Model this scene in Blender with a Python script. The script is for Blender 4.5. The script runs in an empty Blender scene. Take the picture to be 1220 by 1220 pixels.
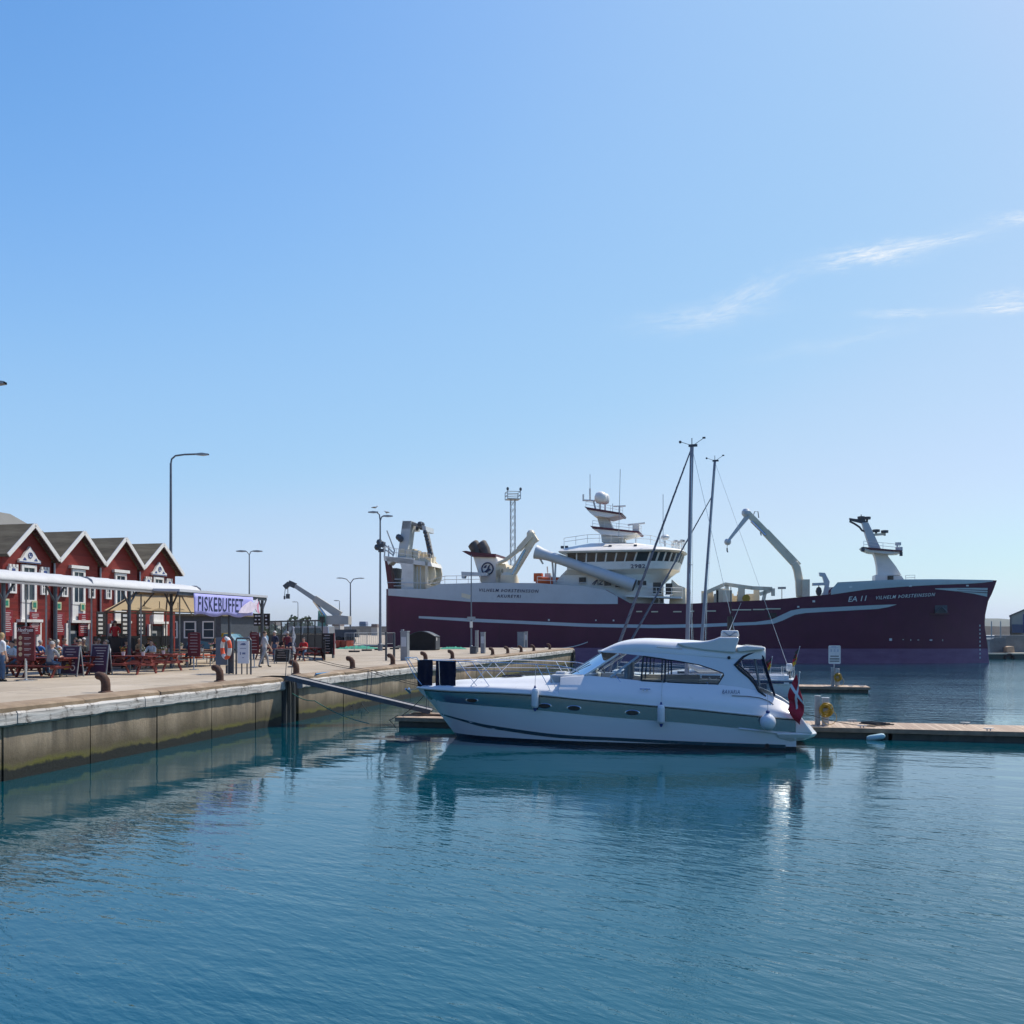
EXPOSURE = 0.0
AZ_DEG, EL_DEG = 52.0, 53.0
SUN_W, SKY_W = 4.8, .12
AIR, DUST, OZONE = 1.0, .85, 2.0
SKY_GAMMA = .8
SKY_TINT = (.95, 1.15, 1.3)
CLOUD_COL = (8.0, 8.2, 8.4)
WAVE = (.018, .009, .0056)
RUFFLE = 5.0
WATER_COL = (.0003, .048, .068)
SKY_CURVE = ([(0, 0), (.10, .05), (.137, .125), (.188, .25), (.22, .315), (.28, .395), (.33, .49), (.42, .585), (.52, .63), (.70, .95), (1, 1.5)],
             [(0, 0), (.16, .12), (.20, .20), (.242, .33), (.323, .50), (.367, .565), (.445, .635), (.52, .695), (.627, .77), (.80, 1.02), (1, 1.5)],
             [(0, 0), (.24, .26), (.32, .50), (.386, .72), (.43, .76), (.523, .88), (.6, .915), (.68, .93), (.8, .965), (.9, 1.1), (1, 1.35)])
BACK_SKY = .22
HAZE = .0001
import bpy, bmesh, math, random
from mathutils import Vector, Matrix
random.seed(7)
SC = bpy.context.scene
COL = SC.collection
PI = math.pi
F, CX, HY, H = 1100.0, 610.0, 752.0, 3.58        # focal length and horizon in photo pixels, eye height over the water
TH = -math.atan(.245)                             # heading of the pontoons and the ship
EX = (math.cos(TH), math.sin(TH)); EY = (-math.sin(TH), math.cos(TH))
QO = (-12.06, 21.75)                              # a point of the quay edge
QZ = 1.8                                          # quay level

def on(u, v, z=QZ):
    Y = F*(H-z)/(v-HY)
    return ((u-CX)/F*Y, Y, z)
def at(u, v, Y):
    return ((u-CX)/F*Y, Y, H-(v-HY)/F*Y)
def tr(org, u, v, t=0.0):
    """where the sight line meets the plane local y = t of a frame at org: (local x, z)"""
    dx, dz = (u-CX)/F, -(v-HY)/F
    k = (t+org[0]*EY[0]+org[1]*EY[1])/(dx*EY[0]+EY[1])
    return ((dx*k-org[0])*EX[0]+(k-org[1])*EX[1], H+dz*k)
def trb(u, v, a):
    """plane at distance a out from the quay edge: (distance along the quay, z)"""
    dx, dz = (u-CX)/F, -(v-HY)/F
    k = (a+QO[0]*EX[0]+QO[1]*EX[1])/(dx*EX[0]+EX[1])
    return ((dx*k-QO[0])*EY[0]+(k-QO[1])*EY[1], H+dz*k)
def qw(a, b, z=QZ):
    return (QO[0]+a*EX[0]+b*EY[0], QO[1]+a*EX[1]+b*EY[1], z)
def wq(p):
    return ((p[0]-QO[0])*EX[0]+(p[1]-QO[1])*EX[1], (p[0]-QO[0])*EY[0]+(p[1]-QO[1])*EY[1])
def lerp(a, b, t): return a+(b-a)*t
def pl(pts, x):
    """piecewise linear"""
    if x <= pts[0][0]: return pts[0][1]
    for (x0, y0), (x1, y1) in zip(pts, pts[1:]):
        if x <= x1: return y0+(y1-y0)*(x-x0)/(x1-x0) if x1 > x0 else y1
    return pts[-1][1]
def sm(pts, x):
    """smooth monotone-ish interpolation (Catmull-Rom on uneven knots)"""
    n = len(pts)
    if x <= pts[0][0]: return pts[0][1]
    if x >= pts[-1][0]: return pts[-1][1]
    for i in range(n-1):
        x0, y0 = pts[i]; x1, y1 = pts[i+1]
        if x <= x1:
            h = x1-x0
            m0 = (y1-pts[i-1][1])/(x1-pts[i-1][0]) if i else (y1-y0)/h
            m1 = (pts[i+2][1]-y0)/(pts[i+2][0]-x0) if i+2 < n else (y1-y0)/h
            t = (x-x0)/h; t2 = t*t; t3 = t2*t
            return (2*t3-3*t2+1)*y0+(t3-2*t2+t)*h*m0+(-2*t3+3*t2)*y1+(t3-t2)*h*m1

class MB:
    def __init__(s): s.v = []; s.f = []; s.m = []
    def add(s, vs, fs, m=0):
        n = len(s.v)
        s.v += [tuple(p) for p in vs]; s.f += [tuple(i+n for i in f) for f in fs]; s.m += [m]*len(fs)
        return s
    def box(s, c, d, rz=0, m=0, M=None):
        x, y, z = d[0]/2, d[1]/2, d[2]/2
        M = M or Matrix.Rotation(rz, 3, 'Z')
        vs = [Vector(c)+M @ Vector((a*x, b*y, e*z)) for a in (-1, 1) for b in (-1, 1) for e in (-1, 1)]
        return s.add(vs, [(0, 1, 3, 2), (4, 6, 7, 5), (0, 4, 5, 1), (2, 3, 7, 6), (0, 2, 6, 4), (1, 5, 7, 3)], m)
    def bar(s, p, q, w, h=None, m=0, w2=None, h2=None):
        p, q = Vector(p), Vector(q); d = (q-p).normalized()
        h = h or w; w2 = w2 or w; h2 = h2 or h
        up = Vector((0, 0, 1)) if abs(d.z) < .95 else Vector((1, 0, 0))
        a = d.cross(up).normalized(); b = a.cross(d)
        vs = [p+a*i*w/2+b*j*h/2 for i, j in ((-1, -1), (1, -1), (1, 1), (-1, 1))]+[q+a*i*w2/2+b*j*h2/2 for i, j in ((-1, -1), (1, -1), (1, 1), (-1, 1))]
        return s.add(vs, [(3, 2, 1, 0), (4, 5, 6, 7)]+[(i, (i+1) % 4, 4+(i+1) % 4, 4+i) for i in range(4)], m)
    def tube(s, pts, r, n=8, m=0):
        pts = [Vector(p) for p in pts]; k = len(pts)
        rs = r if isinstance(r, (list, tuple)) else [r]*k
        ref = None; rings = []
        for i, p in enumerate(pts):
            d = (pts[min(i+1, k-1)]-pts[max(i-1, 0)]).normalized()
            if ref is None: ref = Vector((0, 0, 1)) if abs(d.z) < .9 else Vector((1, 0, 0))
            a = d.cross(ref)
            if a.length < 1e-4: a = d.cross(Vector((.3, .9, .2)))
            a.normalize(); b = a.cross(d).normalized(); ref = b
            rings.append([p+(a*math.cos(2*PI*j/n)+b*math.sin(2*PI*j/n))*rs[i] for j in range(n)])
        vs = [q for g in rings for q in g]
        fs = [(i*n+j, i*n+(j+1) % n, (i+1)*n+(j+1) % n, (i+1)*n+j) for i in range(k-1) for j in range(n)]
        return s.add(vs, fs+[tuple(range(n-1, -1, -1)), tuple(range((k-1)*n, k*n))], m)
    def prism(s, pts, y0, y1, m=0, plane='xz'):
        """outline extruded from y0 to y1 across the given plane"""
        def P(a, b, c): return {'xz': (a, c, b), 'yz': (c, a, b), 'xy': (a, b, c)}[plane]
        n = len(pts)
        vs = [P(a, b, y0) for a, b in pts]+[P(a, b, y1) for a, b in pts]
        return s.add(vs, [tuple(range(n)), tuple(range(2*n-1, n-1, -1))]+[(i, n+i, n+(i+1) % n, (i+1) % n) for i in range(n)], m)
    def lathe(s, prof, c=(0, 0, 0), n=14, m=0, axis='z'):
        vs = []
        for r, z in prof:
            for j in range(n):
                a = 2*PI*j/n; p = (r*math.cos(a), r*math.sin(a), z)
                if axis == 'y': p = (p[0], p[2], p[1])
                if axis == 'x': p = (p[2], p[0], p[1])
                vs.append((c[0]+p[0], c[1]+p[1], c[2]+p[2]))
        k = len(prof)
        fs = [(i*n+j, i*n+(j+1) % n, (i+1)*n+(j+1) % n, (i+1)*n+j) for i in range(k-1) for j in range(n)]
        return s.add(vs, fs+[tuple(range(n-1, -1, -1)), tuple(range((k-1)*n, k*n))], m)
    def ball(s, c, r, n=12, m=0):
        r = r if isinstance(r, (tuple, list)) else (r, r, r)
        k = max(4, n//2)
        vs = [(c[0]+r[0]*math.sin(PI*i/k)*math.cos(2*PI*j/n), c[1]+r[1]*math.sin(PI*i/k)*math.sin(2*PI*j/n), c[2]+r[2]*math.cos(PI*i/k)) for i in range(k+1) for j in range(n)]
        return s.add(vs, [(i*n+j, i*n+(j+1) % n, (i+1)*n+(j+1) % n, (i+1)*n+j) for i in range(k) for j in range(n)], m)
    def torus(s, c, R, r, M=None, n=24, k=8, m=0, sc=(1, 1)):
        vs = []
        M = M or Matrix.Identity(3)
        for i in range(n):
            a = 2*PI*i/n
            for j in range(k):
                b = 2*PI*j/k
                vs.append(Vector(c)+M @ Vector(((R+r*math.cos(b))*math.cos(a)*sc[0], (R+r*math.cos(b))*math.sin(a)*sc[1], r*math.sin(b))))
        return s.add(vs, [(i*k+j, ((i+1) % n)*k+j, ((i+1) % n)*k+(j+1) % k, i*k+(j+1) % k) for i in range(n) for j in range(k)], m)
    def grid(s, rows, m=0, wrap=False):
        n = len(rows[0]); vs = [p for r in rows for p in r]
        return s.add(vs, [(i*n+j, i*n+(j+1) % n, (i+1)*n+(j+1) % n, (i+1)*n+j) for i in range(len(rows)-1) for j in range(n if wrap else n-1)], m)
    def xf(s, M):
        s.v = [tuple(M @ Vector(p)) for p in s.v]; return s
    def build(s, name, mats, parent=None, smooth=32, bevel=0, solid=0, kind=None):
        me = bpy.data.meshes.new(name)
        me.from_pydata(s.v, [], s.f)
        mats = mats if isinstance(mats, (list, tuple)) else [mats]
        for a in mats: me.materials.append(a)
        me.polygons.foreach_set('material_index', s.m)
        bm = bmesh.new(); bm.from_mesh(me)
        bmesh.ops.remove_doubles(bm, verts=bm.verts, dist=1e-5)
        bmesh.ops.dissolve_degenerate(bm, edges=bm.edges, dist=1e-6)
        bmesh.ops.recalc_face_normals(bm, faces=bm.faces)
        bm.to_mesh(me); bm.free()
        me.shade_smooth()
        me.set_sharp_from_angle(angle=math.radians(smooth))
        o = bpy.data.objects.new(name, me); COL.objects.link(o)
        if parent: o.parent = parent
        if solid:
            d = o.modifiers.new('thickness', 'SOLIDIFY'); d.thickness = solid; d.offset = -1
        if bevel:
            b = o.modifiers.new('soft_edge', 'BEVEL'); b.width = bevel; b.segments = 2; b.limit_method = 'ANGLE'; b.angle_limit = .6
        if kind: o['kind'] = kind
        return o

def tag(o, label, cat, group=None):
    o['label'] = label; o['category'] = cat
    if group: o['group'] = group
    return o
def thing(name, label, cat, loc=(0, 0, 0), rz=0.0, group=None):
    o = bpy.data.objects.new(name, None); COL.objects.link(o)
    o.location = loc; o.rotation_euler = (0, 0, rz); o.empty_display_size = .2
    return tag(o, label, cat, group)
def copy_tree(o, parent=None):
    c = o.copy(); COL.objects.link(c)
    if parent: c.parent = parent
    for ch in list(o.children): copy_tree(ch, c)
    return c
def dup(o, loc, rz=None, label=None):
    c = copy_tree(o); c.location = loc
    if rz is not None: c.rotation_euler = (0, 0, rz)
    if label: c['label'] = label
    return c
def text_mesh(body, size, extrude=.004, shear=0.0, align='CENTER', space=1.0, bold=0.0):
    cu = bpy.data.curves.new('lettering', 'FONT')
    cu.body = body; cu.size = size; cu.extrude = extrude; cu.shear = shear; cu.align_x = align; cu.align_y = 'CENTER'; cu.space_character = space; cu.offset = bold
    cu.resolution_u = 2
    o = bpy.data.objects.new('lettering', cu); COL.objects.link(o)
    bpy.context.view_layer.update()
    me = bpy.data.meshes.new_from_object(o.evaluated_get(bpy.context.evaluated_depsgraph_get()))
    bpy.data.objects.remove(o); bpy.data.curves.remove(cu)
    return me
def lettering(name, body, size, mt, parent, loc, facing=0.0, fit=None, **kw):
    """raised letters standing upright; facing 0 looks to local -y, pi/2 looks to local +x"""
    me = text_mesh(body, size, **kw)
    me.materials.clear(); me.materials.append(mt)
    if fit:
        xs = [v.co.x for v in me.vertices]; w = max(xs)-min(xs); c = (max(xs)+min(xs))/2
        for v in me.vertices: v.co.x = (v.co.x-c)*fit/w
    M = Matrix.Translation(Vector(loc)) @ Matrix.Rotation(facing, 4, 'Z') @ Matrix.Rotation(PI/2, 4, 'X')
    me.transform(M)
    o = bpy.data.objects.new(name, me); COL.objects.link(o)
    if parent: o.parent = parent
    return o

# ---------------------------------------------------------------- materials
def new_mat(name):
    m = bpy.data.materials.new(name); m.use_nodes = True
    nt = m.node_tree; return m, nt, nt.nodes, nt.links, nt.nodes['Principled BSDF']
def coord(nt, kind='Object', scale=(1, 1, 1), rot=(0, 0, 0)):
    tc = nt.nodes.new('ShaderNodeTexCoord'); mp = nt.nodes.new('ShaderNodeMapping')
    mp.inputs['Scale'].default_value = scale; mp.inputs['Rotation'].default_value = rot
    nt.links.new(tc.outputs[kind], mp.inputs['Vector']); return mp.outputs['Vector']
def noise(nt, vec, scale, detail=4, rough=.55, dist=0):
    n = nt.nodes.new('ShaderNodeTexNoise'); n.inputs['Scale'].default_value = scale
    n.inputs['Detail'].default_value = detail; n.inputs['Roughness'].default_value = rough; n.inputs['Distortion'].default_value = dist
    if vec is not None: nt.links.new(vec, n.inputs['Vector'])
    return n.outputs['Fac']
def ramp(nt, fac, stops):
    r = nt.nodes.new('ShaderNodeValToRGB'); e = r.color_ramp.elements
    while len(e) < len(stops): e.new(.5)
    for q, (p, c) in zip(e, stops):
        q.position = p; q.color = (*c, 1) if isinstance(c, (tuple, list)) else (c, c, c, 1)
    nt.links.new(fac, r.inputs['Fac']); return r.outputs['Color']
def mixc(nt, fac, a, b, mode='MIX'):
    n = nt.nodes.new('ShaderNodeMix'); n.data_type = 'RGBA'; n.blend_type = mode
    for k, x in ((0, fac), (6, a), (7, b)):
        if hasattr(x, 'is_linked'): nt.links.new(x, n.inputs[k])
        else: n.inputs[k].default_value = x if k == 0 else (*x, 1)
    return n.outputs[2]
def mth(nt, op, a, b=0.0):
    n = nt.nodes.new('ShaderNodeMath'); n.operation = op
    for k, x in ((0, a), (1, b)):
        if hasattr(x, 'is_linked'): nt.links.new(x, n.inputs[k])
        else: n.inputs[k].default_value = x
    return n.outputs[0]
def bump(nt, h, strength=.3, dist=.02):
    b = nt.nodes.new('ShaderNodeBump'); b.inputs['Strength'].default_value = strength; b.inputs['Distance'].default_value = dist
    nt.links.new(h, b.inputs['Height']); nt.links.new(b.outputs['Normal'], nt.nodes['Principled BSDF'].inputs['Normal'])
def xyz(nt, vec):
    s = nt.nodes.new('ShaderNodeSeparateXYZ'); nt.links.new(vec, s.inputs[0]); return s.outputs
def mat(name, col, rough=.5, var=.18, scale=2.0, metal=0.0, bmp=0.0, bs=30, coat=0.0, dirt=None, spec=.5):
    """paint, stone, cloth: a base colour broken up by two sizes of noise, with wear in a second colour if given"""
    m, nt, N, L, P = new_mat(name)
    v = coord(nt)
    n1 = noise(nt, v, scale, 5, .6)
    c = ramp(nt, n1, [(.3, tuple(x*(1-var) for x in col)), (.7, tuple(min(1, x*(1+var)) for x in col))])
    if dirt:
        d = ramp(nt, noise(nt, v, scale*2.7, 6, .7), [(.52, 0.0), (.75, 1.0)])
        c = mixc(nt, mth(nt, 'MULTIPLY', d, dirt[3]), c, dirt[:3])
    L.new(c, P.inputs['Base Color'])
    rr = ramp(nt, noise(nt, v, scale*4, 3), [(.3, rough*.8), (.7, min(1, rough*1.2))])
    L.new(rr, P.inputs['Roughness'])
    P.inputs['Metallic'].default_value = metal; P.inputs['Coat Weight'].default_value = coat; P.inputs['Coat Roughness'].default_value = .08
    P.inputs['Specular IOR Level'].default_value = spec
    if bmp: bump(nt, noise(nt, v, bs, 4), bmp, .02)
    return m
def glass_mat(name, tint=(.75, .82, .82), through=.75, rough=.02):
    """thin window glass: see-through, reflecting at grazing angles"""
    m, nt, N, L, P = new_mat(name)
    N.remove(P)
    t = N.new('ShaderNodeBsdfTransparent'); t.inputs[0].default_value = (*[x*through for x in tint], 1)
    g = N.new('ShaderNodeBsdfGlossy'); g.inputs['Roughness'].default_value = rough
    fr = N.new('ShaderNodeFresnel'); fr.inputs[0].default_value = 1.5
    mx = N.new('ShaderNodeMixShader')
    L.new(fr.outputs[0], mx.inputs[0]); L.new(t.outputs[0], mx.inputs[1]); L.new(g.outputs[0], mx.inputs[2])
    L.new(mx.outputs[0], N['Material Output'].inputs[0]); return m

gel = mat('white_gelcoat', (.74, .72, .68), .16, .03, .7, coat=.5)
sunlit_gel = mat('sunlit_white_gelcoat', (.80, .78, .74), .34, .03, .7, coat=.12)  # gelcoat of foredeck, coaming and roof, colour lightened to look sunlit
gel_band = mat('grey_hull_band', (.30, .31, .305), .16, .05, .7, metal=.8, coat=.3)
dark_stripe = mat('dark_boot_stripe', (.02, .06, .075), .25, .1, 1)
antifoul = mat('black_antifouling', (.008, .010, .012), .7, .3, 3)
navy_cloth = mat('navy_cloth', (.007, .010, .028), .95, .3, 6, bmp=.3, bs=60, spec=.2)
steel = mat('stainless_steel', (.62, .63, .64), .22, .06, 4, metal=1)
galv = mat('galvanised_steel', (.33, .35, .37), .45, .15, 5, metal=.7)
dark_metal = mat('dark_grey_metal', (.055, .065, .08), .5, .25, 4)
black = mat('black_paint', (.012, .012, .014), .5, .3, 5)
rubber = mat('black_rubber', (.015, .015, .016), .8, .3, 8)
white = mat('white_paint', (.74, .72, .68), .45, .06, 2, dirt=(.42, .38, .32, .35))
cream = mat('cream_ship_paint', (.80, .69, .49), .42, .07, .5, dirt=(.45, .33, .22, .45))
shipwhite = mat('ship_white_paint', (.83, .785, .70), .4, .05, .3, dirt=(.50, .44, .36, .35))
shipgrey = mat('pale_blue_grey_paint', (.55, .58, .58), .42, .06, .3, dirt=(.36, .36, .36, .3))
maroon = mat('maroon_trim_paint', (.10, .010, .022), .35, .15, .8)
orange = mat('orange_paint', (.75, .12, .02), .5, .1, 3)
orange_seat = mat('orange_seat_plastic', (.72, .09, .015), .5, .12, 3)
red_wood = mat('red_painted_wood', (.17, .022, .017), .6, .25, 3, dirt=(.26, .12, .08, .4), bmp=.2)
brown_wood = mat('weathered_wood', (.27, .19, .125), .75, .25, 4, bmp=.3, dirt=(.14, .11, .09, .5))
menu_red = mat('dark_red_board', (.115, .008, .016), .5, .12, 2)
menu_purple = mat('purple_board', (.055, .02, .055), .45, .15, 2)
rust = mat('rusty_iron', (.075, .035, .022), .85, .45, 9, bmp=.6, bs=40, dirt=(.2, .075, .03, .8))
yellow_hose = mat('yellow_hose', (.42, .25, .008), .45, .1, 8)
rope_white = mat('pale_rope', (.55, .54, .50), .9, .2, 20, bmp=.6, bs=120)
rope_dark = mat('dark_rope', (.025, .03, .032), .9, .3, 20)
rope_blue = mat('blue_rope', (.05, .20, .38), .9, .3, 14)
rope_green = mat('green_rope', (.06, .22, .18), .9, .3, 14)
fender_white = mat('white_fender_vinyl', (.68, .69, .70), .35, .05, 4)
blue_vinyl = mat('blue_vinyl', (.02, .05, .2), .4, .1, 4)
ink = mat('dark_blue_lettering', (.012, .02, .07), .5, .05, 2)
white_ink = mat('white_lettering', (.75, .75, .75), .5, .03, 2)
pale_ink = mat('pale_print', (.55, .5, .5), .6, .2, 4)
glass = glass_mat('clear_window_glass', (.93, .97, .97), .95)
smoke = glass_mat('tinted_window_glass', (.5, .6, .6), .42)
dark_glass = mat('dark_reflecting_glass', (.012, .02, .024), .06, .2, 1)
mast_alu = mat('anodised_mast', (.21, .225, .28), .4, .05, 1, metal=.3)
net_green = mat('green_fishing_net', (.02, .22, .14), .9, .4, 8, bmp=.8)
# ---------------------------------------------------------------- camera, sun, sky
cam = bpy.data.cameras.new('camera'); camo = bpy.data.objects.new('camera', cam); COL.objects.link(camo)
cam.lens_unit = 'MILLIMETERS'; cam.sensor_width = 36; cam.lens = 36*F/1220
camo.location = (0, 0, H); camo.rotation_euler = (PI/2, 0, 0)
cam.shift_y = (HY-610)/1220
cam.clip_start = .1; cam.clip_end = 30000
SC.camera = camo
SC.view_settings.view_transform = 'Standard'; SC.view_settings.look = 'None'; SC.view_settings.gamma = 1
SC.view_settings.exposure = EXPOSURE
SUN_AZ, SUN_EL = math.radians(AZ_DEG), math.radians(EL_DEG)      # azimuth clockwise from +Y
sd = Vector((math.sin(SUN_AZ)*math.cos(SUN_EL), math.cos(SUN_AZ)*math.cos(SUN_EL), math.sin(SUN_EL)))
sl = bpy.data.lights.new('sun', 'SUN'); sl.energy = SUN_W; sl.angle = math.radians(.53); sl.color = (1, .935, .835)
so = bpy.data.objects.new('sun', sl); COL.objects.link(so); so.rotation_euler = (-sd).to_track_quat('-Z', 'Y').to_euler()
so.location = (60, 60, 90)
W = bpy.data.worlds.new('World'); SC.world = W; W.use_nodes = True
nt = W.node_tree; bg = nt.nodes['Background']
gen = nt.nodes.new('ShaderNodeTexCoord').outputs['Generated']
sky = nt.nodes.new('ShaderNodeTexSky'); sky.sky_type = 'NISHITA'; sky.sun_disc = False
sky.sun_elevation = SUN_EL; sky.sun_rotation = SUN_AZ; sky.air_density = AIR; sky.dust_density = DUST; sky.ozone_density = OZONE; sky.altitude = 0
# thin cirrus: stretched noise kept to a few streaks of the sky
sx, sy, sz = xyz(nt, gen)
az = mth(nt, 'DIVIDE', sx, mth(nt, 'MAXIMUM', sy, .05)); el = mth(nt, 'DIVIDE', sz, mth(nt, 'MAXIMUM', sy, .05))
def vec2(a, b):
    c = nt.nodes.new('ShaderNodeCombineXYZ'); nt.links.new(a, c.inputs[0]); nt.links.new(b, c.inputs[1]); return c.outputs[0]
total = None
for (u, v, lu, lv, slope, amp, seed) in [(1040, 303, 70, 13, -.16, .85, 1), (1120, 287, 80, 9, -.2, .45, 7), (893, 352, 68, 15, -.50, .36, 2), (840, 378, 90, 16, -.12, .30, 3),
                                          (1075, 373, 55, 5, -.03, .42, 4), (1205, 366, 60, 8, -.08, .75, 5), (1200, 352, 36, 7, -.1, .4, 8), (1225, 258, 45, 7, -.08, .7, 6), (1000, 408, 110, 10, -.2, .16, 9)]:
    ca, ce = (u-CX)/F, (HY-v)/F
    ia = mth(nt, 'SUBTRACT', az, ca); ie = mth(nt, 'SUBTRACT', el, ce)
    k = 1/math.sqrt(1+slope*slope)
    la = mth(nt, 'MULTIPLY', mth(nt, 'ADD', ia, mth(nt, 'MULTIPLY', ie, -slope)), k)       # along the streak
    le = mth(nt, 'MULTIPLY', mth(nt, 'ADD', ie, mth(nt, 'MULTIPLY', ia, slope)), k)          # across it
    la = mth(nt, 'DIVIDE', la, lu/F); le = mth(nt, 'DIVIDE', le, lv/F)
    wob = noise(nt, vec2(mth(nt, 'ADD', la, seed*3.1), mth(nt, 'MULTIPLY', le, .3)), 1.7, 4, .6)
    le2 = mth(nt, 'ADD', le, mth(nt, 'MULTIPLY', mth(nt, 'SUBTRACT', wob, .5), 2.4))
    d2 = mth(nt, 'ADD', mth(nt, 'MULTIPLY', la, la), mth(nt, 'MULTIPLY', le2, le2))
    fall = mth(nt, 'POWER', 2.718, mth(nt, 'MULTIPLY', d2, -1.5))
    fib = noise(nt, vec2(mth(nt, 'ADD', mth(nt, 'MULTIPLY', la, 1.3), seed*5.7), mth(nt, 'MULTIPLY', le, 1.3)), 2.2, 7, .68, .6)
    fibr = ramp(nt, fib, [(.34, 0.0), (.66, 1.0)])
    c = mth(nt, 'MULTIPLY', mth(nt, 'MULTIPLY', fall, fibr), amp)
    total = c if total is None else mth(nt, 'ADD', total, c)
total = mth(nt, 'MULTIPLY', mth(nt, 'MINIMUM', total, .95), mth(nt, 'GREATER_THAN', sy, .06))
gm = nt.nodes.new('ShaderNodeGamma'); nt.links.new(sky.outputs[0], gm.inputs[0]); gm.inputs[1].default_value = SKY_GAMMA
skyc = mixc(nt, 1.0, gm.outputs[0], tuple(x*.12 for x in SKY_TINT), 'MULTIPLY')
rc = nt.nodes.new('ShaderNodeRGBCurve')                    # colour response of the hazy summer sky
for ch, pts in enumerate(SKY_CURVE):
    cv = rc.mapping.curves[ch].points
    while len(cv) < len(pts): cv.new(.5, .5)
    for p, q in zip(cv, pts): p.location = q; p.handle_type = 'AUTO_CLAMPED'
rc.mapping.use_clip = False; rc.mapping.update(); nt.links.new(skyc, rc.inputs['Color'])
# the sky is deepest far from the sun, behind the viewer
dt = nt.nodes.new('ShaderNodeVectorMath'); dt.operation = 'DOT_PRODUCT'; nt.links.new(gen, dt.inputs[0]); dt.inputs[1].default_value = tuple(sd)
deep = nt.nodes.new('ShaderNodeMapRange'); deep.interpolation_type = 'SMOOTHSTEP'; nt.links.new(dt.outputs['Value'], deep.inputs['Value'])
for k_, v_ in ((1, -.75), (2, .12), (3, BACK_SKY), (4, 1.0)): deep.inputs[k_].default_value = v_
skyc = mixc(nt, 1.0, rc.outputs[0], (1/.12,)*3, 'MULTIPLY')
sc_ = nt.nodes.new('ShaderNodeVectorMath'); sc_.operation = 'SCALE'; nt.links.new(skyc, sc_.inputs[0]); nt.links.new(deep.outputs[0], sc_.inputs['Scale']); skyc = sc_.outputs[0]
cloudy = mixc(nt, total, skyc, CLOUD_COL)
nt.links.new(cloudy, bg.inputs['Color']); bg.inputs['Strength'].default_value = SKY_W

# ---------------------------------------------------------------- water
m, nt, N, L, P = new_mat('harbour_water')
tc = nt.nodes.new('ShaderNodeTexCoord').outputs['Object']
def wave(scale, rot, detail, rough):
    m0 = nt.nodes.new('ShaderNodeMapping'); m0.inputs['Rotation'].default_value = (0, 0, rot); nt.links.new(tc, m0.inputs['Vector'])
    mp = nt.nodes.new('ShaderNodeMapping'); mp.inputs['Scale'].default_value = scale
    nt.links.new(m0.outputs[0], mp.inputs['Vector']); return noise(nt, mp.outputs[0], 1, detail, rough, .3)
w1 = wave((.35, .8, 1), .25, 2, .5)
w2 = wave((1.1, 2.9, 1), .55, 3, .5)
w3 = wave((3.0, 8.6, 1), .80, 3, .5)
w4 = wave((3.4, 8.0, 1), .35, 2, .5)
w3 = mth(nt, 'ADD', w3, mth(nt, 'MULTIPLY', w4, .45))
# calm in the lee of the quay, ruffled further out, in irregular patches
calm = ramp(nt, wave((.045, .10, 1), .1, 4, .6), [(.40, .62), (.60, 1.0)])
# a breeze ruffles the open basin beyond the pontoons
wy = xyz(nt, tc)[1]
wyn = mth(nt, 'DIVIDE', mth(nt, 'ADD', wy, mth(nt, 'MULTIPLY', mth(nt, 'SUBTRACT', noise(nt, tc, .09, 3), .5), 14)), 80)
zone = ramp(nt, wyn, [(y/80, a/RUFFLE) for y, a in ((6, 3.0), (14, 2.4), (18.5, 1.1), (23, .5), (30, .42), (37, 1.3), (44, 3.5), (66, RUFFLE))])
calm = mth(nt, 'MULTIPLY', calm, mth(nt, 'MULTIPLY', zone, RUFFLE))
# sheltered strip along the quay wall
wx_ = xyz(nt, tc)[0]
qa = mth(nt, 'ADD', mth(nt, 'MULTIPLY', mth(nt, 'SUBTRACT', wx_, QO[0]), EX[0]), mth(nt, 'MULTIPLY', mth(nt, 'SUBTRACT', wy, QO[1]), EX[1]))
lee = nt.nodes.new('ShaderNodeMapRange'); nt.links.new(mth(nt, 'ADD', qa, mth(nt, 'MULTIPLY', mth(nt, 'SUBTRACT', noise(nt, tc, .2, 3), .5), 7)), lee.inputs['Value'])
for k_, v_ in ((1, 1.0), (2, 12.0), (3, .22), (4, 1.0)): lee.inputs[k_].default_value = v_
calm = mth(nt, 'MULTIPLY', calm, lee.outputs[0])
b1 = nt.nodes.new('ShaderNodeBump'); b1.inputs['Distance'].default_value = 1.0; b1.inputs['Strength'].default_value = 1
w5 = wave((.28, .95, 1), .3, 3, .6)
hsum = mth(nt, 'ADD', mth(nt, 'ADD', mth(nt, 'MULTIPLY', w1, WAVE[0]), mth(nt, 'MULTIPLY', mth(nt, 'MULTIPLY', w2, WAVE[1]), calm)), mth(nt, 'MULTIPLY', mth(nt, 'MULTIPLY', w3, WAVE[2]), calm))
hsum = mth(nt, 'ADD', hsum, mth(nt, 'MULTIPLY', mth(nt, 'MULTIPLY', w5, .013), calm))
nt.links.new(hsum, b1.inputs['Height']); nt.links.new(b1.outputs[0], P.inputs['Normal'])
wc = ramp(nt, wave((.08, .15, 1), 0, 4, .6), [(.3, tuple(x*.85 for x in WATER_COL)), (.7, tuple(x*1.12 for x in WATER_COL))])
nt.links.new(wc, P.inputs['Base Color']); P.inputs['Roughness'].default_value = .03; P.inputs['IOR'].default_value = 2.0; P.inputs['Specular Tint'].default_value = (.5, .95, 1, 1)
water_mat = m
wtr = MB(); RW = 9000
wtr.add([(-RW, -300, 0), (RW, -300, 0), (RW, RW*1.6, 0), (-RW, RW*1.6, 0)], [(0, 1, 2, 3)])
wtr.build('water', water_mat, kind='structure')
cy = SC.cycles
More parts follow.
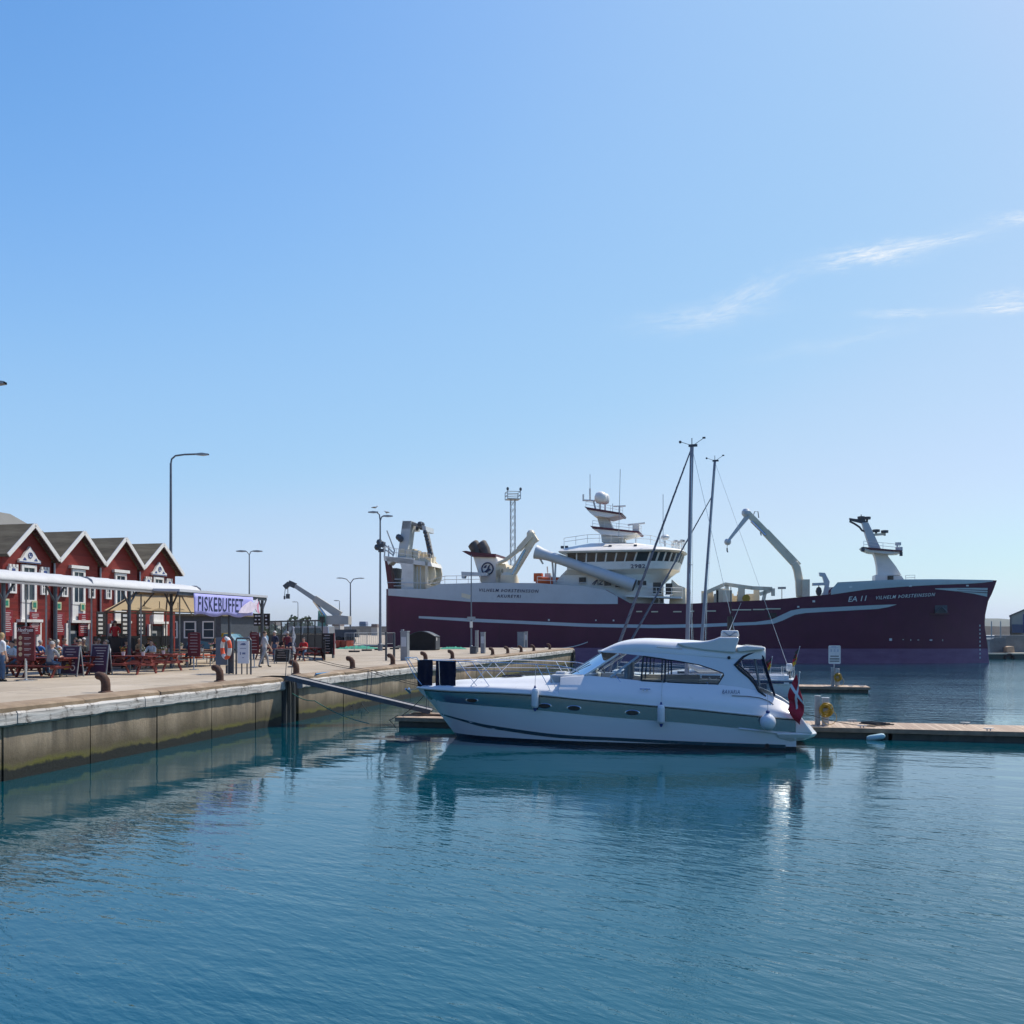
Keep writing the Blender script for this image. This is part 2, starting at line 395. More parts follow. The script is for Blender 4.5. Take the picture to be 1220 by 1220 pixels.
cy.max_bounces = 6; cy.diffuse_bounces = 2; cy.glossy_bounces = 3; cy.transmission_bounces = 4; cy.transparent_max_bounces = 12
cy.caustics_reflective = False; cy.caustics_refractive = False; cy.sample_clamp_indirect = 6
cy.use_adaptive_sampling = True; cy.adaptive_threshold = .015; cy.use_denoising = True
W.cycles.sampling_method = 'MANUAL'; W.cycles.sample_map_resolution = 512
# ---------------------------------------------------------------- quay wall and paving
def quay_material():
    m, nt, N, L, P = new_mat('quay_concrete')
    v = coord(nt); X, Y, Z = xyz(nt, v)
    conc = ramp(nt, noise(nt, v, .9, 6, .65), [(.25, (.19, .14, .088)), (.5, (.30, .232, .155)), (.75, (.40, .32, .225))])
    streak = ramp(nt, noise(nt, coord(nt, scale=(2.6, 2.6, .35)), 1, 5, .6), [(.44, 0.0), (.68, .85)])
    conc = mixc(nt, streak, conc, (.115, .09, .065))
    w = mth(nt, 'ADD', Z, mth(nt, 'MULTIPLY', mth(nt, 'SUBTRACT', noise(nt, coord(nt, scale=(1, 1, .2)), 1.1, 5, .65), .5), .75))
    brown = ramp(nt, w, [(.45, 1.0), (1.15, 0.0)])
    conc = mixc(nt, mth(nt, 'MULTIPLY', brown, .95), conc, (.085, .065, .035))
    w2 = mth(nt, 'ADD', Z, mth(nt, 'MULTIPLY', mth(nt, 'SUBTRACT', noise(nt, v, 1.6, 6, .72), .5), .42))
    moss = ramp(nt, w2, [(.31, 1.0), (.45, 0.0)])
    conc = mixc(nt, mth(nt, 'MULTIPLY', moss, ramp(nt, noise(nt, coord(nt, scale=(1, .35, 1)), 1.7, 4), [(.35, .35), (.65, .95)])), conc, (.115, .11, .012))
    wet = ramp(nt, w2, [(.24, 1.0), (.31, 0.0)])
    conc = mixc(nt, wet, conc, (.006, .007, .005))
    L.new(conc, P.inputs['Base Color'])
    P.inputs['Roughness'].default_value = .8
    bump(nt, noise(nt, v, 14, 6, .7), .5, .03)
    return m
conc_wall = quay_material()
def coping_material():
    m, nt, N, L, P = new_mat('coping_concrete')
    v = coord(nt)
    c = ramp(nt, noise(nt, v, 1.3, 6, .65), [(.3, (.17, .115, .065)), (.55, (.28, .20, .125)), (.75, (.37, .285, .20))])
    c = mixc(nt, ramp(nt, noise(nt, v, 7, 5, .7), [(.58, 0.0), (.75, .7)]), c, (.12, .085, .06))
    L.new(c, P.inputs['Base Color']); P.inputs['Roughness'].default_value = .85
    bump(nt, noise(nt, v, 22, 5, .7), .5, .02); return m
def timber_material():
    m, nt, N, L, P = new_mat('bleached_timber')
    v = coord(nt, scale=(6, .5, 6)); g = noise(nt, v, 1.5, 7, .7, .5)
    c = ramp(nt, g, [(.3, (.22, .19, .16)), (.5, (.48, .45, .41)), (.72, (.66, .63, .58))])
    c = mixc(nt, ramp(nt, noise(nt, coord(nt), 2.1, 5, .75), [(.53, 0.0), (.64, .9)]), c, (.075, .06, .05))
    L.new(c, P.inputs['Base Color']); P.inputs['Roughness'].default_value = .9
    bump(nt, g, .8, .03); return m
def paving_material():
    m, nt, N, L, P = new_mat('quay_paving')
    v = coord(nt); br = nt.nodes.new('ShaderNodeTexBrick')
    br.offset = 0; br.inputs['Scale'].default_value = 1; br.inputs['Brick Width'].default_value = 4.2; br.inputs['Row Height'].default_value = 4.2
    br.inputs['Mortar Size'].default_value = .02; br.inputs['Color1'].default_value = (1, 1, 1, 1); br.inputs['Color2'].default_value = (.86, .86, .86, 1); br.inputs['Mortar'].default_value = (.35, .33, .3, 1)
    nt.links.new(v, br.inputs['Vector'])
    c = ramp(nt, noise(nt, v, .35, 7, .68), [(.3, (.32, .255, .18)), (.5, (.42, .345, .25)), (.7, (.50, .42, .32))])
    c = mixc(nt, 1.0, c, br.outputs['Color'], 'MULTIPLY')
    c = mixc(nt, ramp(nt, noise(nt, v, 1.4, 6, .7), [(.55, 0.0), (.72, .7)]), c, (.15, .125, .10))
    L.new(c, P.inputs['Base Color']); P.inputs['Roughness'].default_value = .9
    bump(nt, noise(nt, v, 30, 4, .7), .3, .01); return m
coping_m, timber_m, paving_m = coping_material(), timber_material(), paving_material()

B0 = -40.0
BN1, BN2 = trb(339, 800, 0)[0], trb(359, 800, 0)[0]             # the dark niche
BE = trb(684, 800, 0)[0]                                         # the end of the pier
LAND = -26.0
pav = MB()
# L-shaped land, cut at the niche
outl = [(-.62, B0), (-.62, BN1), (-1.3, BN1), (-1.3, BN2), (-.62, BN2), (-.62, BE-.4), (LAND, BE-.4), (LAND, 420), (-700, 420), (-700, B0)]
pav.add([(x, y, QZ) for x, y in outl], [tuple(range(len(outl)))])
po = pav.build('quay_pavement', paving_m, kind='structure'); po.location = (QO[0], QO[1], 0); po.rotation_euler.z = TH
wall = thing('quay_wall', 'long weathered concrete quay wall with green algae and a bleached timber fender along its top', 'quay wall', (QO[0], QO[1], 0), TH)
joints = [B0]; b = -34.0
jl = sorted(trb(u, 900, 0)[0] for u in (8, 112, 191, 256, 308))
while joints[-1] < jl[0]-4.4: joints.append(joints[-1]+4.2)
joints += jl+[BN1]
j2 = [BN2]
while j2[-1] < BE-5: j2.append(j2[-1]+4.3)
j2.append(BE)
wm, cm, bm_, gap = MB(), MB(), MB(), MB()
rnd = random.Random(3)
for js in (joints, j2):
    for y0, y1 in zip(js, js[1:]):
        k = rnd.uniform(-.012, .012)
        wm.box((-.37+k, (y0+y1)/2, .45), (.5, y1-y0-.05, 2.2))
    y = js[0]
    while y < js[-1]-.3:
        y2 = min(y+rnd.uniform(3.2, 4.4), js[-1])
        if js[-1]-y2 < 1.2: y2 = js[-1]
        g = .018; k = rnd.uniform(-.015, .015)
        rows = []
        for yy in (y+g, y+g+.05, y2-g-.05, y2-g):
            q = .02 if yy in (y+g, y2-g) else 0
            rows.append([(-.64, yy, 1.5), (-.64, yy, 1.83-q), (-.12+k, yy, 1.80-q), (-.015+k-q, yy, 1.745), (-.015+k-q, yy, 1.62), (-.3, yy, 1.5)])
        cm.grid(rows, 0, True); cm.add(rows[0], [tuple(range(6))]); cm.add(rows[-1], [tuple(range(5, -1, -1))])
        y = y2
    y = js[0]
    while y < js[-1]-.2:
        y2 = min(y+rnd.uniform(3.5, 5.5), js[-1])
        rows = []; n = 14
        for i in range(n+1):
            yy = lerp(y+.012, y2-.012, i/n); e = .02*rnd.random()
            a, t = .04-e, rnd.uniform(-.015, .015)
            rows.append([(-.2, yy, 1.66), (a-.03, yy, 1.655+t), (a+.015, yy, 1.6), (a+.015, yy, 1.36+t), (a-.05, yy, 1.31+t), (-.2, yy, 1.30)])
        bm_.grid(rows, 0, True); bm_.add(rows[0], [tuple(range(6))]); bm_.add(rows[-1], [tuple(range(5, -1, -1))])
        y = y2
    gap.box((-.45, (js[0]+js[-1])/2, .4), (.4, js[-1]-js[0]-.1, 2.1))
wm.build('wall_face', conc_wall, wall); cm.build('kerb', coping_m, wall); bm_.build('fender_beam', timber_m, wall)
gap.build('joint_backing', rubber, wall)
nb = MB(); nb.box((-1.5, (BN1+BN2)/2, .3), (.35, BN2-BN1+.6, 2.9)); nb.box((-.9, BN1-.12, .3), (1.1, .2, 2.9)); nb.box((-.9, BN2+.12, .3), (1.1, .2, 2.9))
nb.build('niche', conc_wall, wall)
for i in range(3):
    q = MB(); yy = lerp(BN1+.35, BN2-.35, i/2)
    q.tube([(-.25, yy, -1), (-.25, yy, 1.4), (-.27, yy, 1.62)], [.17, .16, .14], 10); q.build('timber_pile', rope_dark, wall)
ew = MB(); ew.box((LAND/2-.2, BE-.25, .3), (-LAND-.3, .5, 2.92)); ew.box((LAND-.2, (BE+420)/2, .3), (.5, 420-BE, 2.9)); ew.build('end_wall', conc_wall, wall)
for (dx, z) in ((.09, 1.15), (.09, .6)):
    q = MB(); q.torus((dx, BE-.8, z), .36, .13, Matrix.Rotation(PI/2, 3, 'Y')); q.build('fender_tyre', rubber, wall)

# ---------------------------------------------------------------- mooring bollards
bol = None
def bollard_mb():
    q = MB()
    q.lathe([(.24, 0), (.24, .03), (.17, .05), (.155, .06)], n=14)
    q.tube([(0, 0, .03), (0, 0, .26), (-.02, 0, .40), (-.09, 0, .50), (-.2, 0, .555), (-.31, 0, .565), (-.35, 0, .56)], [.155, .15, .15, .145, .14, .135, .11], 12)
    q.xf(Matrix.Scale(.86, 4)); return q
bl = [(126, 'rusty hooked bollard on the kerb in front of the two purple sandwich boards'), (262, 'rusty hooked bollard on the kerb beside the life ring stand'),
      (353, 'rusty hooked bollard on the kerb just behind the top of the gangway'), (420, 'rusty hooked bollard on the kerb between the gangway top and the tall service post'),
      (468, 'rusty hooked bollard on the kerb in front of the twin grey service posts'), (507, 'rusty hooked bollard on the kerb in front of the black skip'),
      (539, 'rusty hooked bollard on the kerb between the black skip and the thin pole'), (587, 'rusty hooked bollard on the kerb just past the thin pole and its cabinets'),
      (605, 'rusty hooked bollard, second past the thin pole, a mooring line leading from it'), (621, 'rusty hooked bollard on the kerb beside the small grey cabinet'), (636, 'rusty hooked bollard on the kerb past the small grey cabinet near the pier end'),
      (655, 'rusty hooked bollard, the last one at the end of the pier')]
for i, (u, lab) in enumerate(bl):
    b, _ = trb(u, 800, -.95)
    if bol is None:
        bol = bollard_mb().build('mooring_bollard', rust); tag(bol, lab, 'bollard', 'mooring bollards along the quay'); bol.location = qw(-.95, b); bol.rotation_euler.z = TH
    else:
        dup(bol, qw(-.95, b), TH+random.uniform(-.25, .25), lab)

# ---------------------------------------------------------------- pontoons and gangway
def plank_mat():
    m, nt, N, L, P = new_mat('pontoon_planks')
    v = coord(nt); X, Y, Z = xyz(nt, v)
    fr = mth(nt, 'FRACT', mth(nt, 'MULTIPLY', X, 6.9)); idn = mth(nt, 'FLOOR', mth(nt, 'MULTIPLY', X, 6.9))
    wn = nt.nodes.new('ShaderNodeTexWhiteNoise'); wn.noise_dimensions = '1D'; nt.links.new(idn, wn.inputs['W'])
    c = ramp(nt, wn.outputs['Value'], [(0, (.36, .25, .17)), (.5, (.46, .335, .23)), (1, (.54, .41, .29))])
    c = mixc(nt, ramp(nt, noise(nt, coord(nt, scale=(9, .9, 1)), 1.6, 6, .7), [(.4, 0.0), (.7, .6)]), c, (.27, .20, .15))
    gapv = mth(nt, 'LESS_THAN', fr, .07)
    c = mixc(nt, gapv, c, (.03, .022, .018))
    L.new(c, P.inputs['Base Color']); P.inputs['Roughness'].default_value = .8; return m
planks = plank_mat()
float_m = mat('wet_concrete_float', (.07, .075, .06), .7, .35, 1.2, dirt=(.02, .025, .015, .9), bmp=.3)
def pontoon(name, label, org, x0, x1, wd, zt):
    t = thing(name, label, 'pontoon', (org[0], org[1], 0), TH)
    L = x1-x0; cx = (x0+x1)/2
    d = MB(); d.box((cx, wd/2, zt-.02), (L, wd, .04)); d.build('deck', planks, t)
    s = MB()
    for yy in (-.02, wd+.02): s.box((cx, yy, zt-.075), (L, .05, .15))
    for xx in (x0-.02, x1+.02): s.box((xx, wd/2, zt-.075), (.05, wd+.08, .15))
    s.build('fascia_board', brown_wood, t, bevel=.006)
    n = max(1, round(L/4.2)); f = MB()
    for i in range(n):
        a, b = x0+L*i/n+.06, x0+L*(i+1)/n-.06
        f.box(((a+b)/2, wd/2, (zt-.16-.3)/2), (b-a, wd-.14, zt-.16+.3))
    f.build('float', float_m, t, bevel=.02)
    return t
PO1 = (16.36, 29.5); PZ = .36
pon1 = pontoon('floating_pontoon', 'long plank decked floating pontoon directly behind the motor yacht', PO1, -21.3, 9, 2.2, PZ)
PO2 = on(1036, 819, .35)[:2]
pon2 = pontoon('floating_pontoon', 'short plank decked pontoon end with a white notice board, beyond the sailing boats', PO2, -24, 0, 1.9, .36)
def cleat(parent, x, y, z):
    q = MB(); q.tube([(x-.16, y, z+.075), (x-.08, y, z+.07), (x+.08, y, z+.07), (x+.16, y, z+.075)], [.012, .02, .02, .012], 8)
    q.box((x-.05, y, z+.035), (.03, .03, .07)); q.box((x+.05, y, z+.035), (.03, .03, .07)); q.build('cleat', galv, parent)
for u, yy in ((1015, 2.05), (1027, .14), (1178, .14), (1150, 2.05)):
    x, _ = tr(PO1, u, 868, yy); cleat(pon1, x, yy, PZ)
for x in (-14.0, -9.0): cleat(pon1, x, .14, PZ)
for x in (-6.0, -1.0, -.4): cleat(pon2, x, .14, .36)
# loose step board lying on the inner end of the pontoon
sb = MB(); sb.box((0, 0, .06), (2.2, .5, .05)); sb.box((-.8, 0, .02), (.1, .45, .04)); sb.box((.8, 0, .02), (.1, .45, .04))
o = sb.build('step_board', brown_wood); tag(o, 'loose plank platform lying on the pontoon end below the gangway', 'board'); o.location = (PO1[0]-19.9*EX[0]+1.0*EY[0], PO1[1]-19.9*EX[1]+1.0*EY[1], PZ); o.rotation_euler.z = TH

gA = Vector(qw(.02, trb(338, 800, 0)[0]+.35, QZ+.04)); gB = Vector((-3.1, 35.6, PZ+.17))
gw = thing('gangway', 'grey metal gangway sloping from the quay down to the pontoon', 'gangway', gA)
d = gB-gA; d0 = Vector((0, 0, 0)); side = Vector((-d.y, d.x, 0)).normalized()*.46
q = MB(); q.bar(d0, d, .9, .04); q.build('ramp_deck', mat('grey_ramp', (.24, .23, .22), .7, .2, 3), gw)
for sgn in (-1, 1):
    q = MB(); q.bar(d0+side*sgn-Vector((0, 0, .03)), d+side*sgn-Vector((0, 0, .03)), .05, .17); q.build('side_beam', dark_metal, gw)
    for k, t in ((0, .0), (1, .56), (2, .97)):
        p = d0+d*t+side*sgn
        q = MB(); q.tube([p, p+Vector((.06, 0, .98))], .014, 6); q.build('stanchion', dark_metal, gw)
    pts = [d0+d*t+side*sgn+Vector((.05, 0, .95-.10*math.sin(PI*(t % .56)/.56))) for t in [i/16*.97 for i in range(17)]]
    q = MB(); q.tube([d0+side*sgn+Vector((-.4, 0, 1.0))]+pts, .011, 5); q.build('hand_rope', rope_dark, gw)
def rope(name, pts, r, m, label, cat='rope', sag=0.0, group=None, n=14):
    pts = [Vector(p) for p in pts]; out = []
    for a, b in zip(pts, pts[1:]):
        for i in range(n):
            t = i/n; p = a.lerp(b, t); p.z -= sag*4*t*(1-t); out.append(p)
    out.append(pts[-1])
    q = MB(); q.tube(out, r, 6, 0); o = q.build(name, m)
    return tag(o, label, cat, group)
rope('mooring_rope', [on(376, 803, 1.82), at(484, 790, 60)], .035, rope_blue, 'blue rope lying along the quay kerb behind the gangway', sag=0)
rope('mooring_rope', [at(343, 822, 36.4), at(375, 835, 36), at(440, 862, 35)], .018, rope_green, 'pale green rope running from the quay niche down to the pontoon', sag=.12)
rope('mooring_rope', [at(360, 812, 38.5), at(372, 824, 38.3), at(368, 833, 38.3)], .014, rope_dark, 'dark rope looped against the quay wall under the gangway', sag=.3)
rope('mooring_rope', [at(414, 824, 42), at(420, 840, 41.5), at(428, 846, 41)], .014, rope_dark, 'dark slack rope hanging from the quay wall below the middle of the gangway', sag=.3)
rope('mooring_rope', [at(438, 812, 48), at(430, 836, 42), at(474, 852, 36)], .014, rope_dark, 'dark rope drooping from the quay wall to the pontoon end', sag=.5)
rope('mooring_rope', [on(609, 772, 2.2), at(650, 772, 100), at(700, 765, 107)], .05, rope_white, 'pale mooring line running from the pier bollards to the ship', sag=.3)
# things on the near pontoon
def pedestal(org, u, yy, v, label, zt=.36, h=.92):
    x, _ = tr(org, u, v, yy)
    t = thing('service_pedestal', label, 'pedestal', (org[0]+x*EX[0]+yy*EY[0], org[1]+x*EX[1]+yy*EY[1], zt), TH, 'service pedestals on the pontoons')
    q = MB(); q.box((-.13, .1, h*.53), (.17, .17, h*1.06)); q.box((-.13, .1, h*1.07), (.2, .2, .03)); q.build('post', galv, t, bevel=.01)
    q = MB(); q.box((.12, 0, h/2), (.22, .2, h)); q.box((.12, 0, h+.01), (.25, .23, .03)); q.build('cabinet', mat('grey_cabinet', (.42, .43, .44), .4, .1, 4, metal=.3), t, bevel=.01)
    q = MB(); q.box((.12, -.105, h*.72), (.12, .02, .16)); q.build('socket_panel', black, t)
    return t, x
def hose(org, x, yy, z, label):
    q = MB(); rn = random.Random(5)
    for k in range(13):
        M = Matrix.Rotation(PI/2+rn.uniform(-.12, .12), 3, 'X') @ Matrix.Rotation(rn.uniform(0, 3), 3, 'Z')
        q.torus((rn.uniform(-.03, .03), -.011*k, rn.uniform(-.05, .03)), rn.uniform(.11, .20), .013, M, 28, 6, sc=(1, 1.18))
    q.torus((.10, -.12, -.26), .24, .010, Matrix.Rotation(PI/2, 3, 'X'), 30, 6)
    o = q.build('hose', yellow_hose); tag(o, label, 'hose'); o.location = (org[0]+x*EX[0]+yy*EY[0], org[1]+x*EX[1]+yy*EY[1], z); o.rotation_euler.z = TH
t, x = pedestal(PO1, 979, .75, 862, 'grey service pedestal with a yellow hose on the near pontoon by the yacht stern')
hose(PO1, x+.12, .60, PZ+.55, 'yellow hose coiled on the pedestal beside the yacht stern')
t, x = pedestal(PO2, 995, .6, 815, 'grey service pedestal with a yellow hose under the white notice board', h=1.0)
hose(PO2, x+.12, .46, .9, 'yellow hose coiled on the far pontoon pedestal below the notice board')
x, z0 = tr(PO2, 987, 769, .8); x1, z1 = tr(PO2, 1001.5, 791, .8)
nb_ = thing('notice_board', 'white rectangular notice board on a pole at the end of the far pontoon', 'notice board', (PO2[0]+(x+x1)/2*EX[0]+.8*EY[0], PO2[1]+(x+x1)/2*EX[1]+.8*EY[1], .36), TH)
w, h0, h1 = x1-x, z1-.36, z0-.36
q = MB(); q.prism([(-w/2+.05, h0), (w/2-.05, h0), (w/2, h0+.05), (w/2, h1-.05), (w/2-.05, h1), (-w/2+.05, h1), (-w/2, h1-.05), (-w/2, h0+.05)], -.03, 0); q.build('panel', white, nb_)
q = MB(); q.tube([(-.03, .03, 0), (-.03, .03, h1-.1)], .03, 8); q.build('pole', galv, nb_)
q = MB()
for k, (zz, ww, hh) in enumerate([(.93, .3, .03), (.87, .5, .02)]): q.box((-.05, -.034, lerp(h0, h1, zz)), (ww, .006, hh))
for k in range(3):
    for j in range(3): q.box((-.18+k*.18, -.034, lerp(h0, h1, .77-j*.05)), (.1, .006, .025))
q.build('small_print', mat('grey_print', (.25, .30, .42), .5, .1, 4), nb_)
q = MB(); q.box((0, -.034, lerp(h0, h1, .27)), (w*.8, .006, .06)); q.box((0, -.034, lerp(h0, h1, .15)), (w*.8, .006, .05)); q.box((0, -.034, lerp(h0, h1, .42)), (w*.7, .006, .05)); q.build('headline_bars', black, nb_)
x, _ = tr(PO1, 1043, 884, -.14)
q = MB(); q.lathe([(.02, -.3), (.07, -.27), (.10, -.2), (.10, .2), (.07, .27), (.02, .3)], n=12, axis='x')
o = q.build('fender', mat('pale_blue_fender', (.33, .52, .56), .5, .15, 6)); tag(o, 'pale blue fender floating against the side of the near pontoon', 'fender')
o.location = (PO1[0]+x*EX[0]-.2*EY[0], PO1[1]+x*EX[1]-.2*EY[1], .09); o.rotation_euler = (0, -.2, TH)
rn = random.Random(11); pts = []
for k in range(26):
    a = k*1.3; r = .1+.012*k
    pts.append((r*math.cos(a)*1.5, r*math.sin(a)*.6, .02+.05*rn.random()+.002*(26-k)))
q = MB(); q.tube(pts, .022, 6); x, _ = tr(PO1, 1043, 865, 1.0)
o = q.build('rope_coil', rope_dark); tag(o, 'heap of dark rope lying on the near pontoon', 'rope'); o.location = (PO1[0]+x*EX[0]+1.0*EY[0], PO1[1]+x*EX[1]+1.0*EY[1], PZ+.02); o.rotation_euler.z = TH
# ---------------------------------------------------------------- the big trawler
SO = (-15.8, 114.4)                                # stern, near side, local x runs to the bow, y away from us
HB = 6.5                                           # half beam
STEM = sorted((z, x) for x, z in [tr(SO, u, v, HB) for u, v in ((1187.5, 691.5), (1182.6, 706), (1177.7, 714), (1173.8, 731.8), (1172.8, 745.6), (1174.8, 757), (1177, 775), (1178.7, 792))])
STEM = [(-3, STEM[0][1])]+STEM
def stem(z): return pl(STEM, z)
def half(x, z):
    k = max(0.0, min(1.0, z/9.0)); xs = stem(z)
    x0 = lerp(38, 47, k); p = lerp(1.55, 2.1, k)
    w = HB
    if x > x0: w = HB*max(0.0, 1-((x-x0)/(xs-x0))**p) if x < xs else 0.0
    if x < .8: w -= .55*(1-x/.8)**2
    return max(w, .04)
def hp(u, v):
    t = 0
    for _ in range(8):
        x, z = tr(SO, u, v, t); t = HB-half(x, z)
    return x, z
TOP = [hp(u, v) for u, v in ((459.5, 702), (508, 702), (524, 696), (580, 694.5), (640, 695), (700, 699.5), (721, 703), (736, 711), (751, 718.5), (815, 719.5), (920, 714.5), (985, 708.3), (990, 703), (998, 694), (1040, 692), (1078, 690.6), (1120, 690.4))]+[tr(SO, 1187.5, 691.5, HB)]
TOP = [(-1, TOP[0][1])]+TOP
def ztop(x): return pl(TOP, x)
m, nt, N, L, P = new_mat('trawler_hull_paint')
v = coord(nt); X, Y, Z = xyz(nt, v)
up = ramp(nt, noise(nt, v, .35, 6, .65), [(.3, (.085, .008, .036)), (.7, (.115, .013, .048))])
plate = noise(nt, coord(nt, scale=(.25, .25, 1.6)), 1, 3, .5)
up = mixc(nt, ramp(nt, plate, [(.5, 0.0), (.8, .35)]), up, (.10, .016, .034))
lo = ramp(nt, noise(nt, coord(nt, scale=(.6, .6, 2)), 1, 6, .65), [(.3, (.19, .09, .165)), (.7, (.26, .14, .23))])
strk = ramp(nt, noise(nt, coord(nt, scale=(1.1, 1.1, .07)), 1.4, 6, .7), [(.56, 0.0), (.75, .45)])
up = mixc(nt, strk, up, (.045, .012, .022))
zb = mth(nt, 'GREATER_THAN', Z, 1.62)
L.new(mixc(nt, zb, lo, up), P.inputs['Base Color']); P.inputs['Roughness'].default_value = .38; P.inputs['Specular IOR Level'].default_value = .3
bump(nt, noise(nt, coord(nt, scale=(.5, .5, .35)), 1.3, 3), .5, .06)
hull_m = m
ship = thing('fishing_trawler', 'very large maroon fishing trawler with white cranes and a tall wheelhouse', 'ship', (SO[0], SO[1], 0), TH)
xs_ = [0, .15, .4, .8]+[1+i*1.4 for i in range(34)]
rows_s = []
hull = MB(); deck = MB()
S = [i/70 for i in range(71)]
S = sorted(set(S+[.002, .006, .012, .985, .994, 1.0]+[p[0]/70.0 for p in TOP if 0 < p[0] < 66]+[(p[0]-.03)/70.0 for p in TOP if 0 < p[0] < 66]))
for sgn in (-1, 1):
    rows = []
    for s_ in S:
        zt = ztop(s_*70); r = []
        for k in range(15):
            z = lerp(-1.5, zt, k/14); x = s_*stem(z)
            r.append((x, HB+sgn*half(x, z), z))
        rows.append(r)
    hull.grid(rows)
zt = ztop(0)
tr_ = [(0, HB-half(0, z), z) for z in [lerp(-1.5, zt, k/14) for k in range(15)]]
hull.grid([tr_, [(x, 2*HB-y, z) for x, y, z in tr_]])
hull.build('hull', hull_m, ship, smooth=40)
dr = []
for s_ in S:
    z = ztop(s_*70)-.55; x = s_*stem(z); h = max(.02, half(x, z)-.04)
    dr.append([(x, HB-h, z), (x, HB+h, z)])
deck.grid(dr); deck.build('deck', mat('deck_green_grey', (.12, .14, .13), .8, .2, 2), ship)
def band(name, lo, hi, m, off=.03, n=60, far=True):
    """paint band on the hull side between two polylines of photo points"""
    lo = [hp(u, v) if v is not None else u for u, v in lo]; hi = [hp(u, v) if v is not None else u for u, v in hi]
    x0, x1 = max(lo[0][0], hi[0][0]), min(lo[-1][0], hi[-1][0])
    kn = sorted({lerp(x0, x1, i/n) for i in range(n+1)} | {p[0] for p in lo+hi if x0 < p[0] < x1})
    q = MB()
    for sgn in ((-1, 1) if far else (-1,)):
        rows = []
        for x in kn:
            a, b = pl(lo, x), pl(hi, x)
            rows.append([(x, HB+sgn*(half(x, z)+off), z) for z in [lerp(a, b, i/4) for i in range(5)]])
        q.grid(rows)
    return q.build(name, m, ship, smooth=40)
x_b = hp(750.5, 719)
up_hi = [(x, z+.03) for x, z in TOP if .2 <= x <= x_b[0]]
up_hi = [(.05, TOP[0][1]+.03)]+up_hi
def band_xy(name, lo, hi, m, off=.03): return band(name, [(p, None) for p in lo], [(p, None) for p in hi], m, off)
band_xy('white_topside', [(.05, hp(459, 709.5)[1])]+[hp(u, v) for u, v in ((500, 712.5), (559, 717), (640, 718.6), (700, 719.6), (751, 719.6))], up_hi, shipgrey)
bow_hi = [(x, z+.03) for x, z in TOP if x >= hp(988, 708)[0]-.01]
bow_lo = [hp(u, v) for u, v in ((980, 710), (1010, 705.6), (1033, 702.2), (1082, 698.6), (1120, 696.6), (1151, 695.6), (1170, 694.4), (1183, 692.8))]
band_xy('white_bow_bulwark', bow_lo, bow_hi, shipgrey)
band('white_stripe', [(499, 736.6), (566, 741), (640, 744.2), (700, 747), (780, 748.4), (830, 747.5), (900, 744.5), (922, 743), (932, 739.5), (947, 732.5), (960, 730.3), (1000, 728), (1045, 725.6), (1058, 723.4), (1068, 720.4)],
     [(499, 734), (566, 737), (640, 740.4), (700, 743), (780, 744.4), (830, 743.5), (900, 741), (918, 738.5), (928, 734), (942, 727.5), (955, 725), (1000, 723), (1045, 720.8), (1058, 720.4), (1068, 720.1)], shipgrey)
band('bow_flash', [(1114, 701.9), (1140, 704.6), (1160, 707.4), (1176, 711.0)], [(1114, 701.1), (1140, 700.5), (1160, 700.4), (1181, 700.6)], shipgrey)
for k in range(2):
    band('bow_flash_line', [(1140, 702.3+k*2.3), (1179, 704.2+k*2.8)], [(1140, 702.0+k*2.3), (1179, 703.2+k*2.8)], maroon, off=.05)
# writing on the hull
def hull_text(body, u0, u1, v0, v1, hgt_px, m, shear=.25, space=1.0, bold=0.0):
    me = text_mesh(body, 1.0, .0, shear, 'LEFT', space, bold); xs = [w.co.x for w in me.vertices]; ys = [w.co.y for w in me.vertices]
    xa, xb, ya, yb = min(xs), max(xs), min(ys), max(ys)
    (X0, Z0), (X1, Z1) = hp(u0, v0), hp(u1, v1); hz = hgt_px*100/F
    for w in me.vertices:
        f = (w.co.x-xa)/(xb-xa); x = lerp(X0, X1, f); z = lerp(Z0, Z1, f)+((w.co.y-ya)/(yb-ya)-.5)*hz
        w.co = (x, HB-half(x, z)-.07, z)
    me.materials.clear(); me.materials.append(m)
    o = bpy.data.objects.new('hull_lettering', me); COL.objects.link(o); o.parent = ship
hull_text('VILHELM ÞORSTEINSSON', 571, 642, 703, 704.4, 4.2, ink, space=1.25, bold=.018)
hull_text('AKUREYRI', 592, 621, 710, 710.6, 3.9, ink, space=1.25, bold=.018)
hull_text('EA 11', 1010.5, 1032.5, 714, 712.6, 6.3, white_ink, .2, bold=.01)
hull_text('VILHELM ÞORSTEINSSON', 1043.5, 1114, 712.3, 708.2, 4.2, white_ink, space=1.25, bold=.015)
